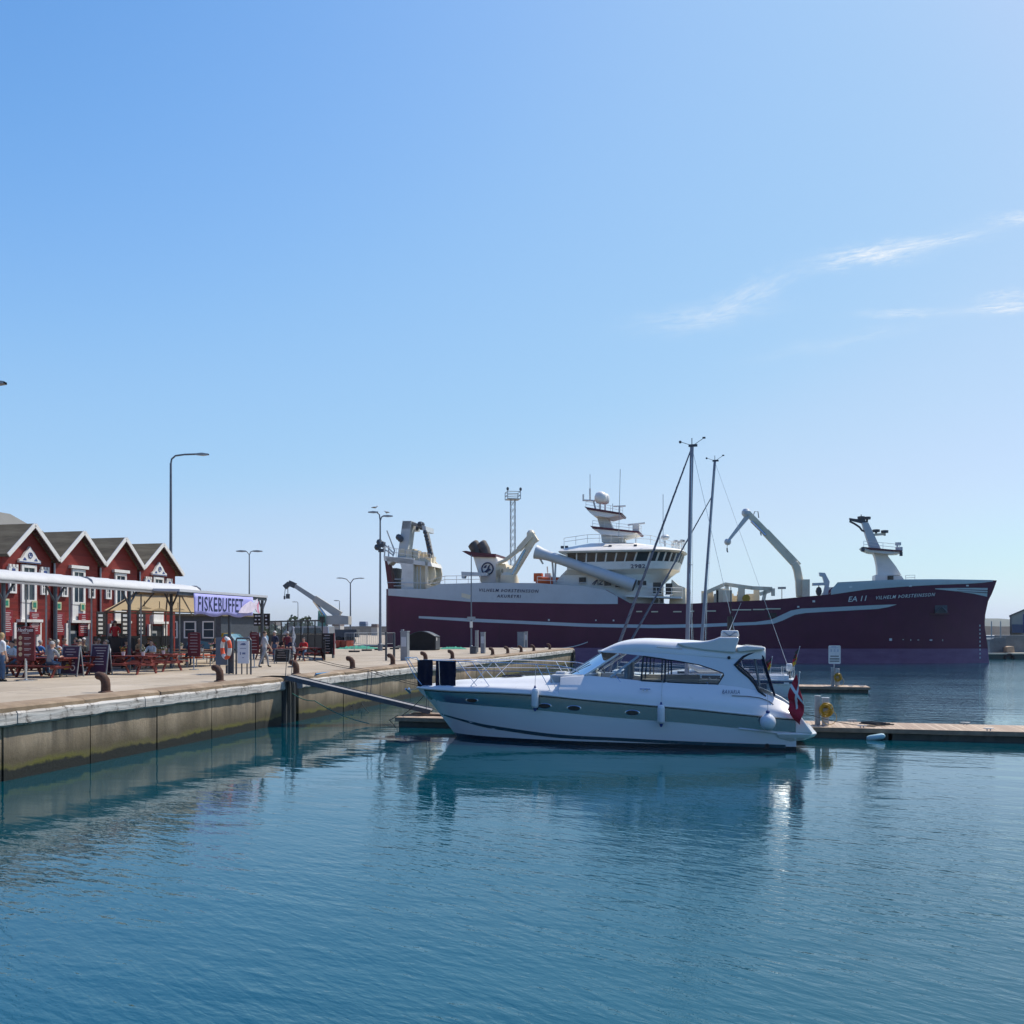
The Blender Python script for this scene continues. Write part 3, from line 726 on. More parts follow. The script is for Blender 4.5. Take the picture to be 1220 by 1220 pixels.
# hull fittings
for u, v, w, h in ((1061, 762, 3, 3), (1076, 762, 1.2, 1), (1085, 762.5, .8, 1.8), (1094, 762.5, 2, .8), (1109, 762.6, 3, 1.6), (1123, 762.8, .8, 2), (654, 738.6, 2.2, 2.2), (710, 739, 1.6, 1.6), (731, 739.2, 2, 2), (1013.5, 699.5, 3.6, 2.8), (1084.5, 698, 3.4, 2.2), (1152.5, 697.7, 3, 1.8), (969.5, 716.4, 3, 2.4), (951, 723, 2.6, 2)):
    x, z = hp(u, v); q = MB(); s = 100/F
    q.box((x, HB-half(x, z)-.03, z), (w*s, .08, h*s)); q.build('hull_fitting', white, ship)
for u0, u1, v in ((758, 765, 728.6), (776, 784, 728.8), (802, 812, 728.8), (822, 827, 728.3), (842, 853, 728), (872, 895, 726.6), (897, 911, 726.2), (912, 930, 725.4)):
    (xa, z), (xb, _) = hp(u0, v), hp(u1, v); q = MB(); q.box(((xa+xb)/2, -.03, z), (xb-xa, .08, .13)); q.build('freeing_port', cream, ship)
x, z = hp(1121, 726); q = MB(); y = HB-half(x, z)
q.bar((x-1.2, y-.25, z-.5), (x+.8, HB-half(x+.8, z)-.25, z-.5), .7, .1); q.build('anchor_shelf', maroon, ship)
q = MB(); q.bar((x-.7, y-.2, z), (x+.6, HB-half(x+.6, z)-.2, z), .35, .9); q.tube([(x-.6, y-.45, z-.3), (x, y-.5, z+.25), (x+.5, y-.5, z-.3)], .12, 6); q.build('anchor', dark_metal, ship)
x, z = hp(920, 733); q = MB(); q.box((x, 0, z), (.9, .12, .5)); q.build('hull_opening', black, ship)
x, z = hp(1167.5, 770); q = MB()
for k in range(9): q.box((x, HB-half(x, .6+k*.45)-.03, .6+k*.45), (.12, .06, .2))
q.build('draught_marks', white, ship)

def T(pts, t): return [tr(SO, u, v, t) for u, v in pts]
def pr(name, pts, t0, t1, m, t=None, **k):
    q = MB(); q.prism(T(pts, t if t is not None else t0), t0, t1); return q.build(name, m, ship, **k)
def p3(u, v, t):
    x, z = tr(SO, u, v, t); return (x, t, z)
def bars(name, segs, m, r=.06, tt=None, n=6):
    """a bundle of rods that make one part: list of polylines of (u, v, t)"""
    q = MB()
    for s in segs: q.tube([p3(*p) for p in s], r, n)
    return q.build(name, m, ship)
def rail(name, pts, h, m=shipwhite, r=.035, step=1.2):
    q = MB(); pts = [Vector(p) for p in pts]
    for k in (1, .55): q.tube([p+Vector((0, 0, h*k)) for p in pts], r, 5)
    for a, b in zip(pts, pts[1:]):
        n = max(1, int((b-a).length/step))
        for i in range(n+1): p = a.lerp(b, i/n); q.tube([p, p+Vector((0, 0, h))], r, 5)
    return q.build(name, m, ship)
# stern gantry
gantry_dark = mat('weathered_gantry_paint', (.27, .25, .22), .6, .3, .8, dirt=(.12, .08, .05, .7))
pr('stern_platform', [(457, 662), (513, 670), (515, 675), (457.5, 668)], .6, 4.6, shipwhite)
for t0 in (.6, 3.4):
    pr('gantry_leg', [(479, 664), (492.5, 664.5), (492.5, 703), (478, 703), (478, 690), (479, 680), (477, 672), (472, 669), (466, 669.5), (462.5, 673), (461, 668), (460, 664)], t0, t0+1.8, shipwhite)
    pr('gantry_leg', [(506.5, 669), (509.5, 669.5), (509.5, 703), (506.5, 703)], t0, t0+.5, cream)
    pr('gantry_leg', [(457.8, 664), (461.5, 665), (470, 703), (462.5, 703)], t0+.1, t0+1.2, maroon)
q = MB(); x, z = tr(SO, 510.5, 684, 3)
q.lathe([(.4, 1.5), (2.0, 1.5), (2.0, 1.7), (1.5, 1.75), (1.5, 4.1), (2.0, 4.15), (2.0, 4.4), (.4, 4.4)], (x-.6, 0, z), 20, axis='y'); q.build('net_drum', cream, ship)
q = MB(); x, z = tr(SO, 498, 690, 3); q.lathe([(1.3, 2.3), (1.3, 4.2)], (x, 0, z), 16, axis='y'); q.build('net_drum', cream, ship)
q = MB(); q.box((*tr(SO, 474, 690, 5)[:1], 6, tr(SO, 474, 690, 5)[1]), (1.2, 6, 2.6)); q.build('ramp_gate', dark_metal, ship)
bars('gantry_rail', [[(461, 694, .3), (525, 695, .3)], [(469, 698, .3), (481, 698, .3)], [(470, 690, .3), (480, 690, .3)], [(497, 675, .5), (497, 703, .5)], [(501, 675, .5), (501, 703, .5)]], shipgrey, .05)
for t0 in (1.2, 3.2):
    pr('a_frame_column', [(479.6, 620.5), (490, 620.5), (487.5, 642), (484.5, 664), (473.5, 664), (476.8, 641)], t0, t0+1.6, shipgrey)
    pr('a_frame_arm', [(489, 621), (492, 626), (504.5, 630), (506, 641), (510.5, 664), (514.5, 664), (508.5, 636), (507, 627), (501.5, 625)], t0+.2, t0+1.2, gantry_dark)
pr('a_frame_beam', [(480, 621), (489.5, 621), (488.8, 630), (478.5, 630)], 1.2, 4.8, shipgrey, t=1.2)
pr('a_frame_beam', [(503, 626), (507.4, 627), (508, 633), (504, 633)], 1.3, 4.4, shipgrey, t=1.4)
rn = random.Random(2)
q = MB()
for k in range(16):
    u = rn.uniform(484, 512); x, z = tr(SO, u, 662+ (u-484)*.27, 3); q.box((x, rn.uniform(1.5, 4), z+.3), (rn.uniform(.4, 1.1), rn.uniform(.5, 1.5), rn.uniform(.6, 1.5)))
q.build('winch_gear', cream, ship)
q = MB()
for k in range(6): q.ball(p3(494+rn.uniform(0, 10), 626+rn.uniform(-2, 4), 1.5+k*.4), .35, 8)
for k in range(7): q.ball(p3(506.5+k*1.1, 634+k*4.2, 1.3), .3, 8)
q.build('hanging_blocks', dark_metal, ship)
bars('stern_derrick', [[(461, 632, 1), (470, 656, 1.5), (468, 663, 1.5)], [(452, 648, 1), (459, 655, 1), (468, 661, 1)], [(456, 646, 1), (470, 660, 1)], [(449, 652, 1), (458, 650, 1)], [(463, 650, 1), (463, 664, 1)], [(459, 646, 1), (458, 663, 1)]], shipgrey, .09)
q = MB()
for u, v in ((449.5, 652), (452, 646), (455.5, 648.5), (475, 640), (477, 642)): q.ball(p3(u, v, 1), .42, 8)
q.build('deck_lights', dark_metal, ship)
rail('stern_rail', [p3(458, 662, .7), p3(486, 666.5, .7), p3(513, 671, .7)], 1.1)
q = MB(); q.bar(p3(509, 699, .3), p3(561, 711.5, .2), .5, .5); q.bar(p3(520, 698, .5), p3(556, 704, .4), .4, .4); q.build('stowed_boom', cream, ship)
rail('after_rail', [p3(509, 702, .4), p3(530, 696, .4), p3(572, 695.5, .4)], 1.0)
# funnel
pr('funnel', [(562.5, 661), (591, 662), (594, 669), (601, 679), (606, 687), (608.5, 696), (573, 696), (568.5, 681)], 3, 8.5, shipwhite, t=3, bevel=.25)
pr('funnel_cap', [(551, 657), (556, 656.4), (568, 658.5), (591.5, 660.2), (591, 664), (563, 663.5)], 2.7, 8.8, maroon, t=3)
for (u, dv) in ((563.6, 0), (573, 0)):
    q = MB(); q.tube([p3(u+5.5, 661, 5.5), p3(u+4, 655, 5.5), p3(u+.2, 648, 5.5), p3(u-.6, 647, 5.5)], [.75, .75, .75, .62], 12); q.build('exhaust_pipe', mat('sooty_pipe', (.10, .085, .075), .55, .35, 1.5, metal=.5), ship)
x, z = tr(SO, 580.6, 677.5, 2.9)
q = MB(); q.torus((x, 2.95, z), .72, .09, Matrix.Rotation(PI/2, 3, 'X'), 30, 6); q.build('funnel_badge_ring', ink, ship)
q = MB(); q.prism([(x-.45, z-.4), (x-.05, z-.1), (x+.1, z+.3), (x+.35, z+.48), (x+.2, z+.05), (x+.5, z-.15), (x+.15, z-.3), (x-.1, z-.5)], 2.86, 2.97)
q.prism([(x-.5, z+.1), (x-.2, z+.1), (x-.05, z+.45), (x-.3, z+.4)], 2.86, 2.97); q.build('funnel_badge', ink, ship)
pr('engine_casing', [(592, 672), (603, 672), (606, 681), (609, 688), (609, 696), (592, 696)], 1.5, 6, cream, t=2)
pr('stowed_crane_beam', [(549.5, 681), (580, 682.4), (580, 686), (554, 686), (553, 689), (550, 689)], 1.8, 2.6, shipgrey)
# knuckle crane by the funnel
q = MB(); q.bar(p3(605, 693, 1.6), p3(636.5, 642, 1.6), 1.1, .75, w2=.9, h2=.6); q.build('crane_boom', cream, ship)
q = MB(); q.bar(p3(638.5, 646, 1.6), p3(632, 636, 1.6), .9, .8); q.ball(p3(632.5, 636.5, 1.6), .55, 10); q.build('crane_knuckle', cream, ship)
q = MB(); q.bar(p3(633, 638, 1.2), p3(618, 655, 1.2), .6, .6); q.bar(p3(618, 655, 1.2), p3(602, 667.5, 1.2), .4, .42); q.tube([p3(602, 667.5, 1.2), p3(593.5, 671, 1.2)], .22, 8); q.build('crane_jib', cream, ship)
q = MB(); q.tube([p3(608, 690, 1.2), p3(626, 655, 1.2)], .17, 8); q.build('crane_ram', steel, ship)
q = MB(); q.lathe([(1.1, 0), (1.1, 1.2), (.8, 1.6), (.8, 2)], p3(606, 697.5, 1.8), 14); q.build('crane_pedestal', cream, ship)
q = MB()
for k in range(9): q.box(p3(594+rn.uniform(0, 12), 676+rn.uniform(0, 17), 1.4), (rn.uniform(.3, .8), .5, rn.uniform(.4, 1.0)))
q.build('crane_hydraulics', cream, ship)
# the long white pipe
q = MB(); pts = [(638.2, 657.5), (640, 658), (646, 660), (654, 662.4), (670, 667.5), (700, 678), (735, 690), (755.5, 697.2)]
q.tube([p3(u, v, .8) for u, v in pts], [.86, .82, .68, .60, .60, .62, .70, .76], 20); q.build('pump_pipe', shipgrey, ship)
q = MB(); a, b = Vector(p3(755.3, 697.1, .8)), Vector(p3(756.2, 697.4, .8)); q.tube([a, b], .70, 20); q.build('pipe_mouth', black, ship)
bars('pipe_strut', [[(658, 668, 1.5), (660, 696, 1.5)], [(662, 668, 1.2), (661, 696, 1.2)], [(647, 672, 1), (640, 660, .8)]], shipgrey, .12)
rb = MB(); rb.tube([p3(639, 692, 2.4), p3(643, 692.6, 2.4), p3(662, 692.6, 2.4), p3(668, 690, 2.4)], [.35, .6, .6, .15], 10); rb.box(p3(641.5, 688, 2.4), (1.0, .9, 1.0)); rb.build('rescue_boat', orange, ship)
q = MB(); q.box(p3(653, 690, 3), (.7, .7, 1.4)); q.tube([p3(653, 688, 3), p3(652, 675, 3)], .08, 6); q.build('davit_post', shipwhite, ship)
rail('boat_deck_rail', [p3(640, 696, .6), p3(672, 697, .6)], .9)
# wheelhouse: rings of a plan that is square aft and rounded forward
def ring(x0, x1, y0, y1, z, n=16, nose=5.0):
    cy_ = (y0+y1)/2; h = (y1-y0)/2; pts = []
    for i in range(n+1):
        a = -PI/2+PI*i/n; e = .72
        c, s = math.cos(a), math.sin(a)
        pts.append((x1-nose+nose*abs(c)**e, cy_+h*(abs(s)**e)*(1 if s >= 0 else -1), z))
    return [(x0, y0, z), ((x0+x1-nose)/2, y0, z)]+pts+[((x0+x1-nose)/2, y1, z), (x0, y1, z)]
def zz(u, v, t=1.0): return tr(SO, u, v, t)[1]
def xx(u, t=1.0): return tr(SO, u, 690, t)[0]
xw0, xw1 = xx(676), tr(SO, 812, 670, 6.5)[0]
zr0, zw1, zw0, zk0, zb0 = zz(742, 657.5), zz(742, 658.5), zz(742, 669), zz(742, 679), ztop(50)-.6
sup = MB()
rows = [ring(xx(666, 2), xw1-2.2, 1.5, 11.5, zb0), ring(xx(666, 2), xw1-2.2, 1.5, 11.5, zz(742, 694)), ring(xx(672, 2), xw1-1.2, 1.5, 11.5, zk0-.5), ring(xx(679, 2), xw1-.55, 1.0, 12, zk0)]
sup.grid(rows, 0, True); sup.add(rows[0], [tuple(range(len(rows[0])))]); sup.build('superstructure', shipwhite, ship, smooth=30)
q = MB(); rows = [ring(xw0, xw1-.5, .8, 12.2, zk0), ring(xw0, xw1-.25, .7, 12.3, zk0+.12), ring(xw0, xw1-.05, .7, 12.3, zw0)]
q.grid(rows, 0, True); q.add(rows[0], [tuple(range(len(rows[0])))]); q.add(rows[-1], [tuple(range(len(rows[-1])))]); q.build('bridge_skirt', shipwhite, ship)
# window band
lo_r, hi_r = ring(xw0, xw1-.1, .78, 12.22, zw0), ring(xw0, xw1+.25, .62, 12.38, zw1)
def seg(p, q, n):
    return [tuple(lerp(a, b, i/n) for a, b in zip(p, q)) for i in range(n)]
def dens(r):
    out = []
    side = r[:3]; out += seg(r[0], r[2], 7)
    out += r[2:-2]; out += seg(r[-3], r[-1], 7)[1:]+[r[-1]]
    return out
lo_d, hi_d = dens(lo_r), dens(hi_r)
nW = len(lo_d)
core = MB(); a = ring(xw0+.3, xw1-.6, 1.2, 11.8, zw0); b = ring(xw0+.3, xw1-.4, 1.1, 11.9, zw1); core.grid([a, b], 0, True); core.build('bridge_interior', mat('dark_bridge_interior', (.02, .03, .035), .6, .2, 1), ship)
mul = MB()
for i in range(nW):
    p, q_ = Vector(lo_d[i]), Vector(hi_d[i]); mul.bar(p, q_, .16, .16)
mul.build('window_mullions', shipwhite, ship)
for i in range(nW-1):
    q = MB(); q.add([lo_d[i], lo_d[i+1], hi_d[i+1], hi_d[i]], [(0, 1, 2, 3)]); q.build('bridge_window', dark_glass, ship)
q = MB(); q.add([lo_d[-1], lo_d[0], hi_d[0], hi_d[-1]], [(0, 1, 2, 3)]); q.build('bridge_rear_wall', shipwhite, ship)
xr1 = tr(SO, 818.5, 661, 6.5)[0]
rows = [ring(xx(668), xr1-.5, .1, 12.9, zr0-.05), ring(xx(667), xr1, -.05, 13.05, zr0+.15), ring(xx(669), xr1-.3, .2, 12.8, zr0+.35), ring(xx(676), tr(SO, 795, 652, 4)[0], 1.6, 11.4, zz(742, 651, 2)), ring(xx(700), tr(SO, 770, 646, 4)[0]-.5, 3.2, 10, zz(742, 646.3, 3))]
q = MB(); q.grid(rows, 0, True); q.add(rows[0], [tuple(range(len(rows[0])))]); q.add(rows[-1], [tuple(range(len(rows[-1])))]); q.build('bridge_roof', shipwhite, ship)
q = MB(); q.box((xx(722), 1.55, zz(722, 651.6, 1.5)), (.8, .1, .16)); q.build('roof_vent', black, ship)
lettering('hull_lettering', '2982', .62, ink, ship, (tr(SO, 760, 674.7, .6)[0], .66, zz(760, 674.7, .6)), fit=1.7, space=1.1, bold=.012)
rail('bridge_roof_rail', [p3(672, 651, 1.5), p3(700, 647, 2.2), p3(742, 646, 2.5), p3(775, 648, 2.5), p3(800, 655, 3), p3(815, 659, 5)], 1.0, r=.03)
q = MB(); q.tube([p3(792.5, 651, 4), p3(792, 644, 4)], .12, 6); q.ball(p3(792.5, 640, 4), (.55, .55, .35), 10); q.build('satellite_dish', shipgrey, ship)
q = MB()
for k in range(9):
    u = 801+k*1.8+rn.uniform(-.4, .4); q.tube([p3(u, 655, 6), p3(u, 644+rn.uniform(-1, 4), 6)], .05, 5); q.box(p3(u, 645+rn.uniform(-1, 5), 6), (.3, .3, .25))
q.build('roof_lamp_cluster', shipwhite, ship)
q = MB()
for u in (675, 670, 727, 757): q.box(p3(u, 652-(.02*(u-670)), 1.5), (.35, .35, .3))
q.build('search_light', dark_metal, ship)
# openings and balcony below the bridge
for u0, v0, u1, v1, t in ((778, 694, 788, 707, 1.45), (793, 695, 801, 708, 1.45), (760, 691.5, 764.5, 697.5, 1.4), (766, 692, 770, 697.5, 1.4), (779, 713.5, 785, 718.5, 1.4), (786.5, 713.5, 791, 718.5, 1.4), (690, 688, 698, 694, 1.4), (720, 691, 728, 698, 1.4), (733, 693, 739, 700, 1.4)):
    (xa, za), (xb, zb_) = tr(SO, u0, v0, t), tr(SO, u1, v1, t); q = MB(); q.box(((xa+xb)/2, t, (za+zb_)/2), (xb-xa, .14, abs(za-zb_))); w = q.build('superstructure_window', dark_glass, ship)
    q = MB(); q.box(((xa+xb)/2, t-.02, min(za, zb_)-.05), (xb-xa+.15, .24, .1)); q.build('sill', shipwhite, w)
q = MB(); q.prism(T([(745, 709.2), (812, 711), (812, 713), (745, 711)], .4), .5, 3.5); q.build('side_gallery', shipwhite, ship)
rail('gallery_rail', [p3(764, 709.6, .5), p3(800, 710.5, .5), p3(813, 710.8, 1.6)], 1.0, r=.03)
q = MB(); q.prism(T([(800, 690), (808, 697), (816, 700), (817, 719), (797, 719)], 2), 2.2, 9.5); q.build('fore_deckhouse', cream, ship)
pr('aft_deckhouse', [(660, 697), (668, 686), (677, 677), (690, 677), (690, 700), (660, 700)], 1.7, 10, shipwhite)
bars('slanted_mark', [[(705.5, 696, 1.3), (711, 691, 1.3)], [(707.5, 697, 1.3), (712, 691, 1.3), (712.6, 697, 1.3)], [(714, 696, 1.3), (718, 696.4, 1.3)], [(714, 692, 1.3), (718, 692, 1.3), (714, 696, 1.3)]], ink, .055)
# main mast
pr('mast_base', [(717.5, 646), (716, 634), (738.5, 634), (745, 646)], 5.2, 7.6, shipwhite, t=5.5)
pr('radar_platform', [(706, 630), (762, 635.2), (752, 637.8), (742, 640), (716, 637), (713, 633.5)], 4, 9, shipwhite, t=5)
pr('radar_platform_edge', [(704.5, 627.6), (763, 634.2), (762, 636), (708, 630.8)], 3.9, 9.1, maroon, t=5)
pr('mast_column', [(715.5, 631), (710.5, 614), (722.5, 614), (731, 631)], 5.5, 7.3, shipwhite, t=5.5)
pr('top_platform', [(699.5, 607), (741.5, 613.4), (726, 617.3), (708, 615), (704, 612)], 4.3, 8.7, shipwhite, t=5)
pr('top_platform_edge', [(697.3, 604.6), (742, 612), (741, 614.2), (701, 608)], 4.2, 8.8, maroon, t=5)
rail('platform_rail', [p3(698, 605, 4.4), p3(742, 612, 4.4)], .75, r=.025)
rail('platform_rail', [p3(706, 628, 4.2), p3(764, 634.6, 4.2)], .8, r=.025)
q = MB(); q.lathe([(.05, -.75), (.55, -.6), (.76, -.25), (.78, .15), (.6, .55), (.3, .72), (.02, .77)], p3(715.7, 593, 5), 18); q.build('radome', shipwhite, ship, smooth=60)
q = MB(); q.lathe([(.05, -.7), (.5, -.55), (.6, -.25), (.6, .3), (.4, .6), (.02, .7)], p3(720.5, 594.5, 7.5), 16); q.build('radome', shipwhite, ship, smooth=60)
bars('radome_post', [[(707, 597, 5), (710, 608, 5)], [(715, 600, 5), (715, 609, 5)], [(721, 601, 7), (721, 609, 7)], [(695, 596, 5), (709, 596.6, 5)], [(703, 582, 5), (703, 596, 5)], [(695, 589, 5), (695, 597, 5)], [(738, 603, 5), (738, 612, 5)]], shipwhite, .12)
bars('whip_antenna', [[(703, 565, 5), (703, 583, 5)], [(739, 559, 3), (737, 646, 3)], [(790, 589, 3), (790, 648, 3)], [(730, 600, 5), (730, 611, 5)], [(757, 640, 3), (757, 647, 3)], [(786, 640, 3), (786, 648, 3)]], galv, .035, n=5)
q = MB(); q.bar(p3(731, 603.3, 5), p3(745.5, 602.8, 5), .25, .14); q.build('radar_scanner', shipwhite, ship)
q = MB(); q.box(p3(758, 629, 5), (.8, .8, .9)); q.bar(p3(748, 625.3, 5), p3(768.5, 623.2, 5), .3, .18); q.build('radar_scanner', shipwhite, ship)
# working deck amidships
q = MB()
for k in range(26):
    u = rn.choice((rn.uniform(838, 872), rn.uniform(842, 925))); x, z = tr(SO, u, 718, 5); h = rn.uniform(.5, 1.5); q.box((x, rn.uniform(2.5, 8), ztop(x)-.5+h/2+.4), (rn.uniform(.4, 1.4), rn.uniform(.5, 2), h+.6))
q.build('deck_winches', cream, ship)
q = MB(); q.box(p3(858, 712, 3), (.8, .8, 1.6)); q.build('drum_brake', black, ship)
q = MB(); q.lathe([(.45, -.3), (.45, .3)], p3(889, 713, 2), 12, axis='y'); q.build('yellow_float', yellow_hose, ship)
q = MB()
for a, b in (((840, 706.5), (864, 696)), ((863.5, 696), (896, 700.5)), ((895, 700.5), (920, 701.5)), ((921, 701), (921, 710)), ((905, 708), (920, 703)), ((866, 697), (867, 718)), ((841, 706), (841, 718)), ((912, 703), (909, 718))): q.bar(p3(*a, 3), p3(*b, 3), .35, .42)
q.build('stowed_crane', cream, ship)
# big fore crane
pr('crane_column', [(949, 711), (961, 711), (960, 700), (957.5, 692), (954, 675), (950, 668), (943, 672), (946, 680), (948, 692)], 3.2, 4.6, cream, bevel=.1)
q = MB(); q.bar(p3(950.5, 675, 3.9), p3(912, 634, 3.9), .95, .9, w2=.75, h2=.85); q.bar(p3(912, 634, 3.9), p3(890, 610.5, 3.9), .6, .75, w2=.5, h2=.65); q.build('crane_boom', cream, ship)
q = MB(); q.ball(p3(889, 611, 3.9), .55, 10); q.bar(p3(891.5, 614, 3.9), p3(868, 644, 3.9), .55, .55, w2=.3, h2=.3); q.ball(p3(867, 645.5, 3.9), .42, 10); q.build('crane_jib', shipgrey, ship)
q = MB(); q.tube([p3(895, 621, 3.5), p3(912, 638, 3.5)], .14, 8); q.build('crane_ram', steel, ship)
q = MB(); q.tube([p3(866.5, 647, 3.9), p3(866.3, 653, 3.9)], .03, 5); q.tube([p3(866.3, 653, 3.9), p3(866.3, 656, 3.9), p3(867, 658, 3.9)], .09, 6); q.build('crane_hook', dark_metal, ship)
q = MB(); q.tube([p3(898, 613, 3.9), p3(899, 609.5, 3.9), p3(903, 609.5, 3.9), p3(904, 617, 3.9)], .06, 6); q.tube([p3(906, 634, 3.7), p3(907, 638, 3.7)], .07, 5); q.build('crane_hoses', dark_metal, ship)
q = MB(); q.box(p3(960, 701, 3), (.8, 1.2, 2.0)); q.build('crane_cab', cream, ship)
pr('bow_davit', [(976, 682), (983, 682.5), (988.5, 693), (986.5, 709), (980.5, 709), (983, 697), (968, 697.6), (968, 694.6), (982, 694), (980, 687), (976.5, 686)], 2.2, 3.0, shipgrey)
q = MB(); q.ball(p3(975.5, 704.5, 2.6), (.35, .3, .55), 8); q.tube([p3(975.5, 695, 2.6), p3(975.5, 703, 2.6)], .05, 5); q.build('davit_block', dark_metal, ship)
q = MB(); q.box(p3(931.5, 700.5, 6), (.9, .4, .25)); q.tube([p3(931.5, 700, 6), p3(931.5, 716, 6)], .05, 5); q.build('deck_flood_light', galv, ship)
# bow mast
pr('bow_locker', [(1042.5, 693), (1043, 684.8), (1074, 686), (1079, 693)], 5.2, 7.8, shipwhite, t=5.2)
q = MB(); (xa, za), (xb, zb_) = tr(SO, 1057.5, 686, 5.1), tr(SO, 1064.5, 691.5, 5.1); q.box(((xa+xb)/2, 5.17, (za+zb_)/2), (xb-xa, .08, za-zb_)); q.build('locker_window', dark_glass, ship)
pr('bow_mast', [(1045, 685.5), (1044.5, 674), (1042.6, 665), (1039.5, 657.5), (1054, 657.5), (1058, 664), (1066.5, 675), (1073, 685.5)], 5.8, 7.2, shipwhite, t=6.3)
pr('bow_mast_platform', [(1026.5, 652.8), (1040, 654.5), (1073, 657.4), (1072, 659.6), (1053, 660.2), (1036, 658), (1029, 655.2)], 5, 8, shipwhite, t=5.8)
pr('bow_platform_edge', [(1026.5, 652.2), (1040, 653.6), (1073.5, 656.6), (1073.2, 658.2), (1036, 656)], 4.9, 8.1, maroon, t=5.8)
pr('bow_mast_top', [(1037, 655), (1030, 634), (1027, 623), (1034, 622.6), (1040.5, 636), (1050, 656)], 6, 7, shipgrey, t=6.3)
pr('bow_mast_arm', [(1038, 636), (1054.7, 635), (1054.7, 637.2), (1040, 638.2)], 6.2, 6.8, cream, t=6.3)
pr('bow_mast_horn', [(1012, 617.2), (1020, 618.4), (1030, 618), (1033, 624), (1026, 623), (1012.5, 619.6)], 6.2, 6.8, dark_metal, t=6.3)
q = MB(); q.tube([p3(1012, 621, 6.4), p3(1018, 624, 6.4), p3(1024, 628, 6.4), p3(1027, 632, 6.4), p3(1032, 634, 6.4)], .12, 6); q.build('bow_mast_stay', dark_metal, ship)
q = MB()
for u, v in ((1043.8, 632.6), (1054, 633.6), (1026, 617), (1033, 617.5)): q.lathe([(.12, -.3), (.12, 0), (.4, .02), (.42, .3), (.2, .34)], p3(u, v+1.5, 6.4), 10)
q.tube([p3(1026, 613, 6.4), p3(1026, 619, 6.4)], .05, 5)
q.build('navigation_light', dark_metal, ship)
rail('bow_platform_rail', [p3(1029, 653, 5.2), p3(1052, 655, 5.2), p3(1072, 657, 5.2)], .8, r=.025)
q = MB(); q.box(p3(1070, 648, 6), (.62, .2, .35)); q.tube([p3(1069, 648, 6), p3(1069, 657, 6)], .1, 6); q.box(p3(1071, 654.5, 6), (.7, .6, .5)); q.build('bow_radar', shipgrey, ship)
q = MB(); q.box(p3(1028, 654.6, 5), (.35, .3, .5)); q.box(p3(1073.5, 660, 5), (.3, .3, .45)); q.build('bow_flood_light', dark_metal, ship)
rail('forecastle_rail', [p3(1079, 692, 4), p3(1090, 691.5, 4)], .6, r=.025)
# ---------------------------------------------------------------- the motor yacht (local x runs aft from the bow, y away from us)
YO = (-3.29, 32.08)
yacht = thing('motor_yacht', 'white motor yacht with a grey hull band and navy towels over its bow rail', 'motor yacht', (YO[0], YO[1], 0), TH)
WP = [(0, 0), (.5, .52), (1.2, .98), (2.2, 1.36), (3.5, 1.63), (5, 1.78), (7, 1.84), (9.5, 1.84), (11.2, 1.76), (12.4, 1.66), (13.2, 1.6)]
YST = sorted((z, x) for x, z in [tr(YO, u, v, 0) for u, v in ((496.5, 819), (503, 827), (512, 834.5), (524, 849), (535, 862), (546, 875))])
YST = [(-.5, YST[0][1]+.55)]+YST
def ysheer(x): return sm(YSH, x)
def yhalf(x, z):
    k = max(0, 1-x/7.5); s = pl(YST, z)*k
    zz_ = max(0, min(1.2, (1.4-z)/1.3)); t = x-s
    if t <= 0: return .012
    return max(.012, sm(WP, t)*(1-(.06+.16*max(0, 1-x/6))*zz_**1.3))
def yp(u, v):
    t = -1.5
    for _ in range(10):
        x, z = tr(YO, u, v, t); t = -yhalf(max(x, 0), z)
    return x, z
YSH = [tr(YO, 495.5, 818.5, 0)]+[yp(u, v) for u, v in ((520, 821), (540, 822.3), (590, 824), (643, 827), (690, 832), (728.5, 835.3), (780, 840), (820, 843.2), (860, 847.5), (906, 852), (948, 855.6))]
YSH = [(0.0, YSH[0][1])]+[p for p in YSH[1:]]
XE = YSH[-1][0]
YSH.append((XE+.9, yp(966, 858)[1]))
hl = MB(); nx = 70
for sgn in (-1, 1):
    rows = []
    for i in range(nx+1):
        s_ = (i/nx)**1.25; r = []
        for k in range(13):
            x = s_*(XE+.02); z = lerp(-.5, ysheer(x), k/12)
            xx_ = pl(YST, z)*max(0, 1-s_*1.15)+x*1.0 if s_ < .87 else x
            r.append((min(xx_, XE+.02), sgn*yhalf(xx_, z), z))
        rows.append(r)
    hl.grid(rows)
tz = [lerp(-.5, ysheer(XE), k/12) for k in range(13)]
hl.grid([[(XE+.02, -yhalf(XE, z), z) for z in tz], [(XE+.02, yhalf(XE, z), z) for z in tz]])
m, nt, N, L, P = new_mat('yacht_hull_gelcoat')
zc_ = xyz(nt, coord(nt))[2]
hc = mixc(nt, mth(nt, 'LESS_THAN', zc_, .125), (.70, .69, .665), (.008, .010, .012)); L.new(hc, P.inputs['Base Color']); P.inputs['Roughness'].default_value = .2; P.inputs['Coat Weight'].default_value = .4
hl.build('hull', m, yacht, smooth=50)
def yband(name, lo, hi, m, off, n=50):
    lo = [p if len(p) == 3 else yp(*p) for p in lo]; hi = [p if len(p) == 3 else yp(*p) for p in hi]
    x0, x1 = max(lo[0][0], hi[0][0]), min(lo[-1][0], hi[-1][0]); q = MB()
    for sgn in (-1, 1):
        rows = []
        for i in range(n+1):
            x = lerp(x0, x1, i/n); a, b = sm([p[:2] for p in lo], x), sm([p[:2] for p in hi], x)
            rows.append([(x, sgn*(yhalf(x, z)+off), z) for z in [lerp(a, b, j/5) for j in range(6)]])
        q.grid(rows)
    return q.build(name, m, yacht, smooth=50)
